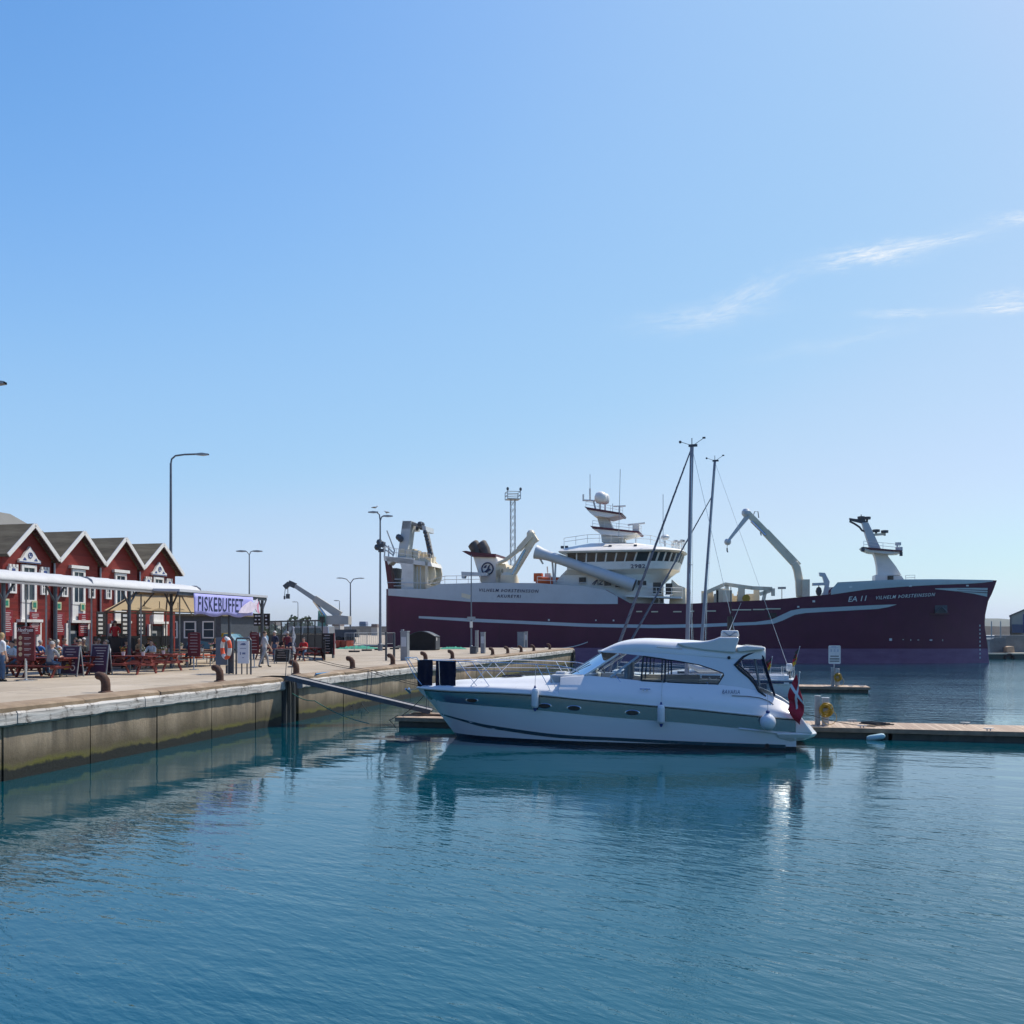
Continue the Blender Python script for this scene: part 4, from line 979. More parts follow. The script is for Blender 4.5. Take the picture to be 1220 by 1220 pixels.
yband('grey_band', [(505, 829.8), (512, 833.5), (535, 837), (568, 840), (633, 845.2), (728, 854.3), (820, 861.5), (880, 867.3), (940, 872), (948, 873)],
      [(505, 821.5), (520, 823.0), (540, 824.2), (590, 826), (643, 829), (728.5, 837.2), (820, 845.2), (906, 854.0), (935, 856.5), (948, 857.6)], gel_band, .012)
yband('boot_stripe', [(526, 851.5), (545, 857.5), (575, 866), (598, 870), (660, 878.5), (728, 882.3), (820, 887), (936, 891.3)],
      [(526, 850), (545, 855.3), (575, 862.5), (598, 866.2), (660, 874.5), (728, 878.5), (820, 883.2), (936, 887.3)], dark_stripe, .012)
# rubbing strake
q = MB()
for sgn in (-1, 1):
    pts = [(XE*i/40, sgn*(yhalf(XE*i/40, ysheer(XE*i/40))+.015), ysheer(XE*i/40)-.01) for i in range(41)]
    q.tube(pts, .022, 6)
q.build('rubbing_strake', gel, yacht)
# chine line
q = MB()
for sgn in (-1, 1):
    pp = [yp(u, v) for u, v in ((528, 851), (560, 860), (590, 868.5))]
    q.tube([(x, sgn*(yhalf(x, z)), z) for x, z in pp], .02, 5)
q.build('spray_rail', gel, yacht)
q = MB()
for sgn in (-1, 1):
    pp = [yp(u, v) for u, v in ((880, 867.8), (900, 870), (930, 873.8), (950, 875.2))]
    q.tube([(x, sgn*(yhalf(x, z)+.01), z) for x, z in pp], .035, 6)
q.build('stern_fender_strip', gel, yacht)
# bathing platform: overhanging moulding
q = MB()
px0, px1 = XE-.9, XE+.78
def plat(z, x0, x1, w0, w1):
    return [(x0, -w0, z), (x1-.18, -w1, z), (x1, -w1+.3, z), (x1, w1-.3, z), (x1-.18, w1, z), (x0, w0, z)]
zt_, zb2 = yp(962, 873)[1], yp(955, 883)[1]
rows = [plat(zb2, XE-.15, XE+.35, 1.6, 1.35), plat(zb2+.1, XE-.5, XE+.55, 1.67, 1.52), plat(zt_-.05, XE-.55, XE+.63, 1.72, 1.60), plat(zt_, XE-.55, XE+.60, 1.70, 1.57)]
q.grid(rows, 0, True); q.add(rows[0], [tuple(range(6))]); q.add(rows[-1], [tuple(range(6))]); q.build('bathing_platform', gel, yacht, bevel=.02)
# transom: slanting stern quarter from gunwale to platform
q = MB(); zsE = ysheer(XE)
for sgn in (-1, 1):
    q.prism([(XE-.02, zt_-.02), (XE-.02, zsE+.18), (XE+.12, zsE+.10), (XE+.34, zsE-.22), (XE+.50, zt_-.02)], sgn*1.62, sgn*1.28)
q.build('stern_quarter', gel, yacht, bevel=.04)
q = MB(); q.prism([(XE-.02, zt_), (XE-.02, zsE+.25), (XE+.05, zsE+.25), (XE+.3, zt_)], -1.28, 1.28); q.build('transom', gel, yacht, bevel=.03)
# deck: side moulding and crowned foredeck
def D(u, v, t): return tr(YO, u, v, t)
CEN = sorted([(0.02, ysheer(0)+.02)]+[D(u, v, 0) for u, v in ((525, 812.5), (545, 810), (583, 808.0), (627, 805.6), (660, 804.3), (684, 802.5))])
XC = CEN[-1][0]
WB = sorted([D(u, v, -1.45) for u, v in ((668, 806.5), (697.5, 804.6), (727, 807), (764, 811), (792, 812.6), (820, 814), (855, 815.2), (880, 818), (903, 822.5), (918, 829), (936, 837.5), (948, 846), (957, 853))])
def wbz(x): return max(pl(WB, x), ysheer(min(x, XE))+.03)
dk = MB(); rows = []
XF = WB[0][0]
for i in range(40):
    x = lerp(.03, XC+.6, i/39); w = yhalf(x, ysheer(x)); zs = ysheer(x); zc = sm(CEN, min(x, XC)); hgt = max(.02, zc-zs)
    r = [(x, -w, zs), (x, -w*.985, zs+min(.10, hgt*.3)), (x, -w*.93, zs+min(.16, hgt*.45)), (x, -w*.80, zs+hgt*.52), (x, -w*.66, zs+hgt*.70), (x, -w*.58, zs+hgt*.88), (x, -w*.3, zs+hgt*.97), (x, 0, zc)]
    rows.append(r+[(a, -b, c) for a, b, c in reversed(r[:-1])])
dk.grid(rows); dk.build('foredeck', sunlit_gel, yacht, smooth=60)
hb_ = MB(); x, z = D(612, 806, 0); hb_.prism([(x-.35, -.3), (x+.35, -.3), (x+.35, .3), (x-.35, .3)], z+.01, z+.05, plane='xy'); hb_.build('deck_hatch', dark_glass, yacht, bevel=.02)
q = MB(); x, z = D(669, 803, -.7); q.box((x, -.7, z+.03), (.32, .4, .12)); q.build('deck_box', gel, yacht, bevel=.03)
co = MB()
for sgn in (-1, 1):
    rows = []
    for i in range(61):
        x = lerp(XF, XE+.05, i/60); w = yhalf(min(x, XE), ysheer(min(x, XE))); zs = ysheer(min(x, XE)); zb = wbz(x); k = min(1, (x-XF)/.9)
        in_ = lerp(.30, .36, k)
        rows.append([(x, sgn*w, zs), (x, sgn*(w-.02), zs+.10*min(1, (zb-zs)/.3)), (x, sgn*(w-.08), lerp(zs, zb, .42)), (x, sgn*(w-.24), lerp(zs, zb, .58)), (x, sgn*(w-in_), zb-.02), (x, sgn*(w-in_-.04), zb), (x, sgn*(w-in_-.22), zb-.015), (x, sgn*(w-in_-.26), zb-.6)])
    co.grid(rows)
co.build('side_coaming', sunlit_gel, yacht, smooth=50)
ws = lambda x: yhalf(min(x, XE), 1.3)-.38                  # half width of the cabin at window sill
def side_y(x, z): return max(.4, ws(x)-.30*max(0, z-wbz(x)))
def C3(u, v, sgn=-1):
    t = -1.35
    for _ in range(6):
        x, z = D(u, v, t); t = -side_y(x, z)
    return (x, sgn*-t, z)
# roof
RC = sorted(D(u, v, 0) for u, v in ((717, 775.5), (724, 771.5), (743, 763.6), (765, 760.4), (800, 761.2), (830, 763), (860, 766), (885, 769), (911, 771)))
RE = [C3(u, v) for u, v in ((717.5, 777), (735, 776.2), (765, 777), (800, 779), (840, 782), (874, 785))]
RS = [C3(u, v) for u, v in ((717.5, 775.5), (735, 770), (765, 768.6), (800, 771.8), (840, 775.5), (876, 778), (911, 773))]
re2 = [(p[0], p[2]) for p in RE]; rs2 = [(p[0], p[2]) for p in RS]
rf = MB(); rows = []
xr0, xr1_ = RC[0][0], RC[-1][0]
for i in range(36):
    x = lerp(xr0, xr1_, (i/35)**1.2); zc = sm(RC, x); ze = min(pl(re2, x), zc-.01); zs = min(max(sm(rs2, x), ze+.01), zc)
    f = min(1, max(.0, (x-xr0)/.9))**.5; wy = side_y(x, ze)*lerp(.72, 1.0, f)
    r = [(x, -wy*.93, ze+.02), (x, -wy, ze+.0), (x, -wy*1.0, lerp(ze, zs, .5)), (x, -wy*.97, zs), (x, -wy*.90, lerp(zs, zc, .55)), (x, -wy*.72, lerp(zs, zc, .80)), (x, -wy*.38, lerp(zs, zc, .97)), (x, 0, zc)]
    rows.append(r+[(a, -b, c) for a, b, c in reversed(r[:-1])])
rf.grid(rows); rf.build('roof', sunlit_gel, yacht, smooth=60, solid=.05)
# side of the cabin behind and over the windows
for sgn in (-1, 1):
    out = [(717.5, 775.8), (740, 774), (765, 773.5), (800, 776), (840, 777.5), (874, 776.5), (889, 775.5), (911, 773.6), (911, 776), (897, 777.6), (885, 782), (875.5, 792.5), (881, 797.5), (892, 806.5), (899, 814), (903, 823), (880, 818.5), (855, 815.4), (862.5, 804.5), (861.5, 801.6), (848, 796.8), (833, 792), (810, 788), (800, 786.3), (765, 781.2), (740, 778.4), (718, 777.2)]
    o3 = [C3(u, v, sgn) for u, v in out]; n = len(o3)
    q = MB(); q.add(o3+[(x, y-sgn*.07, z) for x, y, z in o3], [tuple(range(n)), tuple(range(2*n-1, n-1, -1))]+[(i, n+i, n+(i+1) % n, (i+1) % n) for i in range(n)])
    q.build('cabin_side', gel, yacht, smooth=45)
    # glass
    lo = [C3(u, v, sgn) for u, v in ((697.5, 804.3), (727, 806.8), (764, 810.8), (792, 812.4), (820, 813.8), (855, 815.2))]
    hi = [C3(u, v, sgn) for u, v in ((737, 779), (761, 781.5), (766.5, 781.8), (793, 785.6), (820, 789.6), (862, 803))]
    mids = [(0, 1), (1, 2), (2, 3), (3, 5)]
    for (a, b) in mids:
        q = MB(); idx = list(range(a, b+1)); sh = lambda p: (p[0], p[1]-sgn*.03, p[2])
        q.add([sh(lo[i]) for i in idx]+[sh(hi[i]) for i in reversed(idx)], [tuple(range(2*len(idx)))]); q.build('side_window', glass, yacht)
    q = MB(); q.bar(lo[0], hi[0], .09, .06); q.build('windscreen_pillar', gel, yacht, bevel=.01)
    q = MB(); q.bar(lo[1], hi[1], .075, .06); q.build('windscreen_pillar', mat('grey_pillar', (.35, .42, .5), .3, .05, 3), yacht)
    q = MB()
    for k, wd in ((2, .05), (3, .05)): q.bar(lo[k], hi[k], wd, .05)
    q.bar(Vector(lo[2]), Vector(lo[3]), .05, .04); q.bar(Vector(hi[2]), Vector(hi[3]), .04, .04); q.bar(Vector(lo[2])+Vector((.12, 0, .06)), Vector(hi[2])+Vector((.12, 0, -.02)), .035, .03); q.bar(Vector(lo[3])+Vector((-.1, 0, .06)), Vector(hi[3])+Vector((-.1, 0, -.02)), .035, .03)
    q.build('sliding_window_frame', black, yacht)
    q = MB(); q.tube([C3(u, v, sgn) for u, v in ((791, 785.5), (805, 787.2), (833, 792.2), (850, 797.8), (861.5, 802), (862.2, 804.5), (855.5, 815), (820, 814), (795, 812.6))], .018, 5); q.build('window_gasket', black, yacht)
    q = MB(); q.tube([C3(u, v, sgn) for u, v in ((912, 774.4), (897, 778), (885.5, 782.5), (875.5, 792.5), (881.5, 798), (892.5, 807), (899.5, 815), (904, 823), (912, 830))], .045, 6); q.build('arch_trim', black, yacht)
# windscreen in front
wl, wt = C3(697.5, 804.3), C3(737, 779)
q = MB(); rows = []
xb, zb = D(677, 802.6, 0); xt, zt2 = D(717.5, 776.5, 0)
for i in range(13):
    a = -1+i/6; c = 1-abs(a)**2.2
    pb = (lerp(wl[0], xb, c), a*abs(wl[1]), lerp(wl[2], zb, c)); pt = (lerp(wt[0], xt, c), a*abs(wt[1]), lerp(wt[2], zt2, c))
    rows.append([tuple(lerp(s, e, k/4) for s, e in zip(pb, pt)) for k in range(5)])
q.grid(rows); q.build('windscreen', glass, yacht, smooth=60)
q = MB()
for i in (4, 8): q.tube(rows[i], .022, 6)
q.tube([r[0] for r in rows], .022, 6); q.build('windscreen_frame', gel, yacht)
q = MB(); p = Vector(rows[3][0]); q.tube([p, Vector(rows[2][2])+Vector((-.02, 0, .04))], .012, 5); q.build('windscreen_wiper', black, yacht)
# interior seen through the glass
sill = wbz(4.9)
q = MB(); q.box((5.6, 0, sill-.12), (1.3, 2.5, .35)); q.box((5.95, .75, sill+.10), (.45, .8, .22)); q.build('dashboard', mat('pale_dash', (.42, .45, .46), .6, .1, 2), yacht, bevel=.05)
q = MB(); q.torus((6.35, .75, sill+.22), .19, .016, Matrix.Rotation(1.1, 3, 'Y'), 20, 6); q.tube([(6.2, .75, sill+.1), (6.34, .75, sill+.22)], .02, 6); q.build('steering_wheel', black, yacht)
for yy in (.75, -.65):
    q = MB(); q.box((7.1, yy, sill-.15), (.5, .55, .14)); q.box((7.35, yy, sill+.15), (.12, .55, .6)); q.build('helm_seat', mat('grey_seat', (.30, .33, .36), .7, .1, 3), yacht, bevel=.05)
q = MB(); q.box((8.6, .9, sill-.3), (2.0, .55, .3)); q.box((8.6, 1.15, sill-.12), (2.0, .12, .24)); q.box((8.6, -.9, sill-.38), (1.6, .5, .3)); q.build('saloon_sofa', mat('cream_upholstery', (.6, .56, .48), .8, .08, 3), yacht, bevel=.05)
q = MB(); q.box((7.5, 0, sill-.55), (6.4, 2.6, .06)); q.build('cabin_floor', brown_wood, yacht)
# arch, antenna box, spoiler
q = MB(); pts = [(806, 766), (822, 765), (834, 764.6), (843, 763.6), (850, 761.8), (857, 759), (880, 758.8), (880.5, 762), (877, 771), (876, 778), (840, 775), (815, 771)]
for sgn in (-1, 1):
    o3 = [D(u, v, -1.15) for u, v in pts]
    q.prism(o3, sgn*1.22, sgn*.92)
o3 = [D(u, v, -1.15) for u, v in ((857, 759), (880, 758.8), (880.5, 762.5), (858, 762.5))]; q.prism(o3, -1.1, 1.1)
q.build('radar_arch', gel, yacht, bevel=.05)
q = MB(); o3 = [D(u, v, -.9) for u, v in ((859.5, 751), (879.5, 751), (881, 758.6), (858.5, 758.6))]; q.prism(o3, -1.0, -.45); q.build('antenna_housing', gel, yacht, bevel=.04)
q = MB(); a, b = D(862, 753, -1.0), D(877, 757.5, -1.0)
q.tube([(a[0], -1.01, a[1]), ((a[0]+b[0])/2, -1.01, b[1]), (b[0], -1.01, a[1])], .02, 6); q.build('antenna_emblem', galv, yacht)
q = MB(); x, z = D(869, 751, -.7); x2, z2 = D(883, 718, -.7); q.tube([(x, -.7, z), (x2, -.7, z2)], [.014, .006], 6); q.build('whip_antenna', white, yacht)
q = MB(); x, z = D(870, 751, .4); q.tube([(x, .4, z-.2), (x, .4, z+.45)], .1, 10); q.tube([(x+.02, .4, z+.4), (x+.02, .4, z+1.4)], .015, 6); q.build('exhaust_light_mast', black, yacht)
q = MB(); o3 = [D(u, v, -1.2) for u, v in ((877, 771.5), (890, 769.2), (911, 771), (911.5, 774), (898, 775), (880, 777))]; q.prism(o3, -1.2, 1.2); q.build('roof_spoiler', gel, yacht, bevel=.03)
# aft enclosure of clear plastic with a dark edge
for sgn in (-1, 1):
    p = [C3(u, v, sgn) for u, v in ((884, 786), (897, 779), (907, 778), (911, 786), (922, 826), (908, 827), (899, 813), (890, 803), (879, 794))]
    q = MB(); q.add(p, [tuple(range(len(p)))]); q.build('canopy_window', glass_mat('clear_vinyl', (.8, .82, .85), .8, .08), yacht)
    q = MB(); q.tube([C3(u, v, sgn) for u, v in ((905, 776), (909, 783), (915, 803), (923, 829))], .035, 6); q.build('canopy_edge', navy_cloth, yacht)
q = MB(); a, b = C3(909, 778), C3(923, 829); q.add([a, (a[0], -a[1], a[2]), (b[0], -b[1], b[2]), b], [(0, 1, 2, 3)]); q.build('canopy_rear_window', smoke, yacht)
q = MB(); a, b = C3(898, 779), C3(905, 818); q.grid([[(lerp(a[0], b[0], k/6)+.05*math.sin(j*1.9), a[1]+.12+j*.08, lerp(a[2], b[2], k/6)) for k in range(7)] for j in range(5)]); q.build('canopy_curtain', white, yacht)
# rails
def yrail(pts, sgn, r=.014):
    out = []
    for u, v in pts:
        t = -1.3
        for _ in range(8):
            x, z = D(u, v, t); t = -(max(.05, yhalf(max(x, .05), 1.4))-.10)
        out.append((x, sgn*-t, z))
    return out
for sgn in (-1, 1):
    top = yrail([(500, 786.5), (520, 787), (541, 787.8), (570, 788.8), (600, 789.6), (640, 791.5), (664, 793), (680, 796), (690, 801)], sgn)
    mid = yrail([(503, 797), (541, 798), (575, 799), (620, 800), (655, 801.3), (672, 803)], sgn)
    q = MB(); q.tube(top, .016, 7); q.tube(mid, .011, 6)
    for (a, b) in (((546, 788.5), (569, 812)), ((586, 789.5), (560, 819)), ((563, 789), (584, 809)), ((639, 791.5), (656, 814)), ((650, 792), (664, 806)), ((500, 787), (509, 819)), ((523, 788), (524, 818))):
        pa, pb = yrail([a], sgn)[0], yrail([b], sgn)[0]; pb = (pb[0], pb[1], sm(YSH, pb[0])+.12); q.tube([pa, pb], .012, 6)
    q.build('bow_rail', steel, yacht)
q = MB(); a = yrail([(500, 786.5)], -1)[0]
xn, zn = D(484, 783.5, 0)
q.tube([a, (a[0]-.2, -.30, zn), (xn, -.14, zn), (xn-.02, 0, zn-.02), (xn, .14, zn), (a[0]-.2, .30, zn), (a[0], -a[1], a[2])], .016, 7)
x2, z2 = D(497, 806, 0)
for yy in (-.16, .16): q.tube([(xn, yy*.8, zn), (x2, yy*1.2, z2), (x2+.25, yy*1.4, ysheer(.3)+.1)], .014, 6)
q.build('pulpit', steel, yacht)
for sgn in (-1, 1):
    q = MB()
    for a, b in (((841.5, 812.5), (858, 831)), ((732, 803), (746, 820))): q.tube([C3(*a, sgn), (C3(*b, sgn)[0], C3(*b, sgn)[1]+sgn*.12, C3(*b, sgn)[2])], .012, 6)
    q.build('grab_rail', steel, yacht)
    q = MB(); a, b = C3(783, 771.5, sgn), C3(812, 773.5, sgn); q.tube([a, (a[0], a[1]+sgn*.05, a[2]+.03), (b[0], b[1]+sgn*.05, b[2]+.03), b], .012, 6); q.build('grab_rail', steel, yacht)
q = MB(); p = C3(769.5, 821); y0 = -(yhalf(p[0], 1.3)-.13)
q.tube([(p[0]-.16, y0, p[2]+.02), (p[0]+.16, y0, p[2]+.02)], .018, 6); q.box((p[0]-.06, y0, p[2]-.01), (.03, .05, .05)); q.box((p[0]+.06, y0, p[2]-.01), (.03, .05, .05)); q.build('mooring_cleat', steel, yacht)
# anchor on the stem head
x, z = D(490, 822, 0); q = MB(); q.bar((x+.35, 0, z+.05), (x-.12, 0, z), .06, .04); q.tube([(x-.15, -.17, z+.05), (x-.05, 0, z-.07), (x-.15, .17, z+.05)], [.03, .06, .03], 8); q.build('anchor', steel, yacht)
# portholes
for u, v in ((562.5, 834.3), (649, 841), (684, 843.6), (753.5, 849)):
    x, z = yp(u, v)
    for sgn in (-1, 1):
        q = MB(); n = 20; rows = []
        for s_, off in ((1.0, .022), (.84, .030)):
            rows.append([(x+.24*s_*math.cos(2*PI*i/n)*1.0, sgn*(yhalf(x+.24*s_*math.cos(2*PI*i/n), z)+off), z+.085*s_*math.sin(2*PI*i/n)) for i in range(n)])
        q.grid(rows, 0, True); f = q.build('porthole', steel, yacht)
        q = MB(); q.add([(a, b-sgn*.004, c) for a, b, c in rows[1]], [tuple(range(n))]); q.build('pane', dark_glass, f)
x, z = yp(914, 888.5); q = MB(); q.lathe([(.07, -.02), (.07, .03), (.045, .03), (.045, -.02)], (x, -yhalf(x, z)-.01, z), 14, axis='y'); q.build('exhaust_outlet', black, yacht)
x, y, z = C3(868.5, 783.5); q = MB(); q.lathe([(.05, -.02), (.05, .02)], (x, y-.01, z), 12, axis='y'); q.build('fuel_cap', black, yacht)
x, y, z = C3(871, 824); lettering('hull_lettering', 'BAVARIA', .17, ink, yacht, (x, -(yhalf(x, 1.2)-.20), z), fit=.52, shear=.2, space=1.1)
yband('seam', [(505, 822.6), (520, 824.1), (540, 825.3), (590, 827), (643, 830), (728.5, 838.2), (820, 846.2), (906, 855.0), (948, 858.6)], [(505, 821.4), (520, 822.9), (540, 824.1), (590, 825.8), (643, 828.8), (728.5, 837), (820, 845), (906, 853.8), (948, 857.4)], black, .016)
q = MB()
for sgn in (-1, 1):
    pts = []
    for u, v in ((872, 829.6), (890, 830.2), (905, 832), (915, 835.5), (922, 840)):
        x, z = yp(u, v); w = yhalf(min(x, XE), ysheer(min(x, XE))); zs = ysheer(min(x, XE)); zb = wbz(x); f = min(1, max(0, (z-zs)/max(.05, zb-zs)))
        pts.append((x, sgn*(w-pl([(0, 0), (.42, .08), (.58, .24), (1, .36)], f)+.012), z))
    q.tube(pts, .010, 5)
q.build('cockpit_seam', black, yacht)
q = MB(); pp = [yp(u, v) for u, v in ((835, 832), (860, 834.5), (890, 837.5), (912, 842), (918, 848))]
# towels and fenders hang on the yacht but lift off
def towel(u0, u1, v0, v1, lab):
    n = 12; q = MB(); rows = []; rn = random.Random(u0)
    a, b = yrail([(u0, v0)], -1)[0], yrail([(u1, v0)], -1)[0]; zb = yrail([(u1, v1)], -1)[0][2]
    for i in range(n+1):
        t = i/n; x, y = lerp(a[0], b[0], t), lerp(a[1], b[1], t); zt = lerp(a[2], b[2], t)+.018; col = []
        f = .03*math.sin(i*1.3+u0)+.015*math.sin(i*2.9)
        for k in range(11):
            s = k/10; col.append((x+.012*math.sin(k*.8+i)*s, y-.02-.02*s+f*s, lerp(zt, zb+.03*math.sin(i*.9)+.03*rn.random(), s)))
        for k in range(1, 7):
            s = k/10; col.insert(0, (x, y+.02+.02*s+f*s*.8, lerp(zt, zb, s*.9)))
        rows.append(col)
    q.grid(rows); o = q.build('towel', navy_cloth, smooth=60, solid=.012); tag(o, lab, 'towel', 'navy towels on the bow rail'); o.location = (YO[0], YO[1], 0); o.rotation_euler.z = TH
towel(497.5, 515.5, 786.7, 822, 'narrow navy towel draped over the very front of the bow rail')
towel(519.5, 543, 787.6, 823, 'wider navy towel draped over the bow rail, second from the bow')
def place_y(o): o.location = (YO[0], YO[1], 0); o.rotation_euler.z = TH; return o
for u, v0, v1, vr, lab in ((638, 818.5, 845.5, 791.5, 'white sausage fender on the yacht side below the bow rail'), (788, 838, 864, 812, 'white sausage fender on the yacht side amidships below the window')):
    x, zt3 = yp(u, v0); _, zb3 = yp(u, v1); y = -(yhalf(x, 1.1)+.12); h = zt3-zb3
    t = thing('fender', lab, 'fender', (YO[0]+x*EX[0]+y*EY[0], YO[1]+x*EX[1]+y*EY[1], zb3), TH, 'white fenders on the yacht')
    q = MB(); q.lathe([(.03, .05), (.10, .09), (.115, .15), (.115, h-.15), (.10, h-.08), (.035, h-.02)], n=14); q.build('body', fender_white, t, smooth=60)
    q = MB(); q.lathe([(.025, -.04), (.045, 0), (.06, .06), (.05, .07)], n=10); q.build('end_eye', blue_vinyl, t)
    q = MB(); q.lathe([(.05, h-.04), (.035, h), (.02, h+.05)], n=10); q.build('end_eye', blue_vinyl, t)
    q = MB(); zr = yp(u, vr)[1]-zb3; q.tube([(0, 0, h), (0, .10 if vr < 800 else .42, zr)], .008, 5); q.build('lanyard', rope_white, t)
x, z = yp(914.5, 859.5); y = -(yhalf(x, 1)+.24)
t = thing('ball_fender', 'round white ball fender hanging at the yacht stern quarter', 'fender', (YO[0]+x*EX[0]+y*EY[0], YO[1]+x*EX[1]+y*EY[1], z), TH)
q = MB(); q.lathe([(.02, -.245), (.11, -.22), (.2, -.13), (.235, 0), (.21, .12), (.13, .21), (.06, .26), (.045, .3)], n=20); q.build('body', fender_white, t, smooth=60)
q = MB(); q.lathe([(.06, .25), (.055, .33), (.03, .36)], n=10); q.build('end_eye', blue_vinyl, t)
q = MB(); q.tube([(0, 0, .34), (0, .2, .85)], .01, 5); q.build('lanyard', rope_white, t)
# ensign
def flag(name, lab, base, top, hang, cols, parent_loc, wdt, grp=None, spr=.12):
    """limp flag drooping from a slanted staff: cols(s, t) -> material index"""
    t = thing(name, lab, 'flag', parent_loc, TH, grp)
    q = MB(); q.tube([base, top], [.016, .012], 7); q.ball(top, .025, 8); q.build('staff', white, t)
    n, k = 22, 14; q = MB(); rows = []; b, tp = Vector(base), Vector(top)
    for i in range(n+1):
        s = i/n; r = []
        for j in range(k+1):
            w = j/k; p = tp.lerp(b, .04+.42*w)
            drop = s*hang; fold = .06*math.sin(s*9+w*3)*s
            r.append((p.x+s*wdt*(1-.35*w)+fold+(w-.5)*spr*math.sin(PI*min(.55, s*.9+.12)), p.y+.06*math.sin(s*11+w*2.2)*(.3+s), p.z-drop*(1-.1*w)))
        rows.append(r)
    q.grid(rows); nf = len(q.f)
    for f in range(nf):
        i, j = divmod(f, k); q.m[f] = cols((i+.5)/n, (j+.5)/k)
    q.build('cloth', [mat('flag_red', (.42, .012, .03), .8, .12, 3), mat('flag_white', (.72, .70, .70), .8, .05, 3), mat('flag_gold', (.72, .38, .02), .8, .1, 3), black], t, smooth=70, solid=.004)
    return t
fx, fz = yp(950, 850); fy = -1.86
b0 = (0, 0, 0); tx, tz_ = D(951.5, 801, fy)
loc = (YO[0]+(XE-.02)*EX[0]+fy*EY[0], YO[1]+(XE-.02)*EX[1]+fy*EY[1], zsE+.05)
def dane(s, w): return 1 if (.42 < w < .58 and s < .75) or (.26 < s < .38) else 0
flag('ensign', 'red Danish flag with a white cross hanging limp at the yacht stern', (0, 0, 0), (.12, 0, tz_-zsE-.05), 1.05, dane, loc, -.16, None, .42)
# ---------------------------------------------------------------- sailing boats and small craft between the pontoons
boat_white = mat('boat_white_paint', (.74, .75, .75), .25, .04, 1, coat=.3)
teak = mat('teak_deck', (.33, .23, .14), .7, .2, 4)
navy_hull = mat('navy_hull_stripe', (.012, .03, .09), .25, .1, 1)
sail_cloth = mat('rolled_sail_cloth', (.50, .52, .55), .85, .08, 3)
sail_dark = mat('dark_sail_cover', (.03, .045, .085), .85, .2, 3)
def boat_hull(L, B, fb, fs, tr_w=.62):
    """half breadth and sheer of a small hull, bow at -x"""
    def w(x, k):
        t = (x+L/2)/L
        s = (1-(1-min(1, t/.55))**2.1) if t < .55 else lerp(1, tr_w, ((t-.55)/.45)**1.7)
        return max(.01, B/2*s*(.55+.45*k**.6))
    def sh(x):
        t = (x+L/2)/L; return fs+(fb-fs)*(1-t)**1.6
    return w, sh
def hull_mesh(L, B, fb, fs, zlo=-.3, tr_w=.62, n=36):
    w, sh = boat_hull(L, B, fb, fs, tr_w); q = MB()
    for sg in (-1, 1):
        rows = []
        for i in range(n+1):
            t = i/n; r = []
            for k in range(8):
                f = k/7; rake = .11*L*(1-f)*(1-t)**2+ -.03*L*(1-f)*t**6
                x = -L/2+L*t+rake; z = lerp(zlo, sh(-L/2+L*t), f); r.append((x, sg*w(-L/2+L*t, f), z))
            rows.append(r)
        q.grid(rows)
    t0 = [(L/2-.03*L*(1-k/7), -w(L/2, k/7), lerp(zlo, sh(L/2), k/7)) for k in range(8)]
    q.grid([t0, [(x, -y, z) for x, y, z in t0]]); return q, w, sh
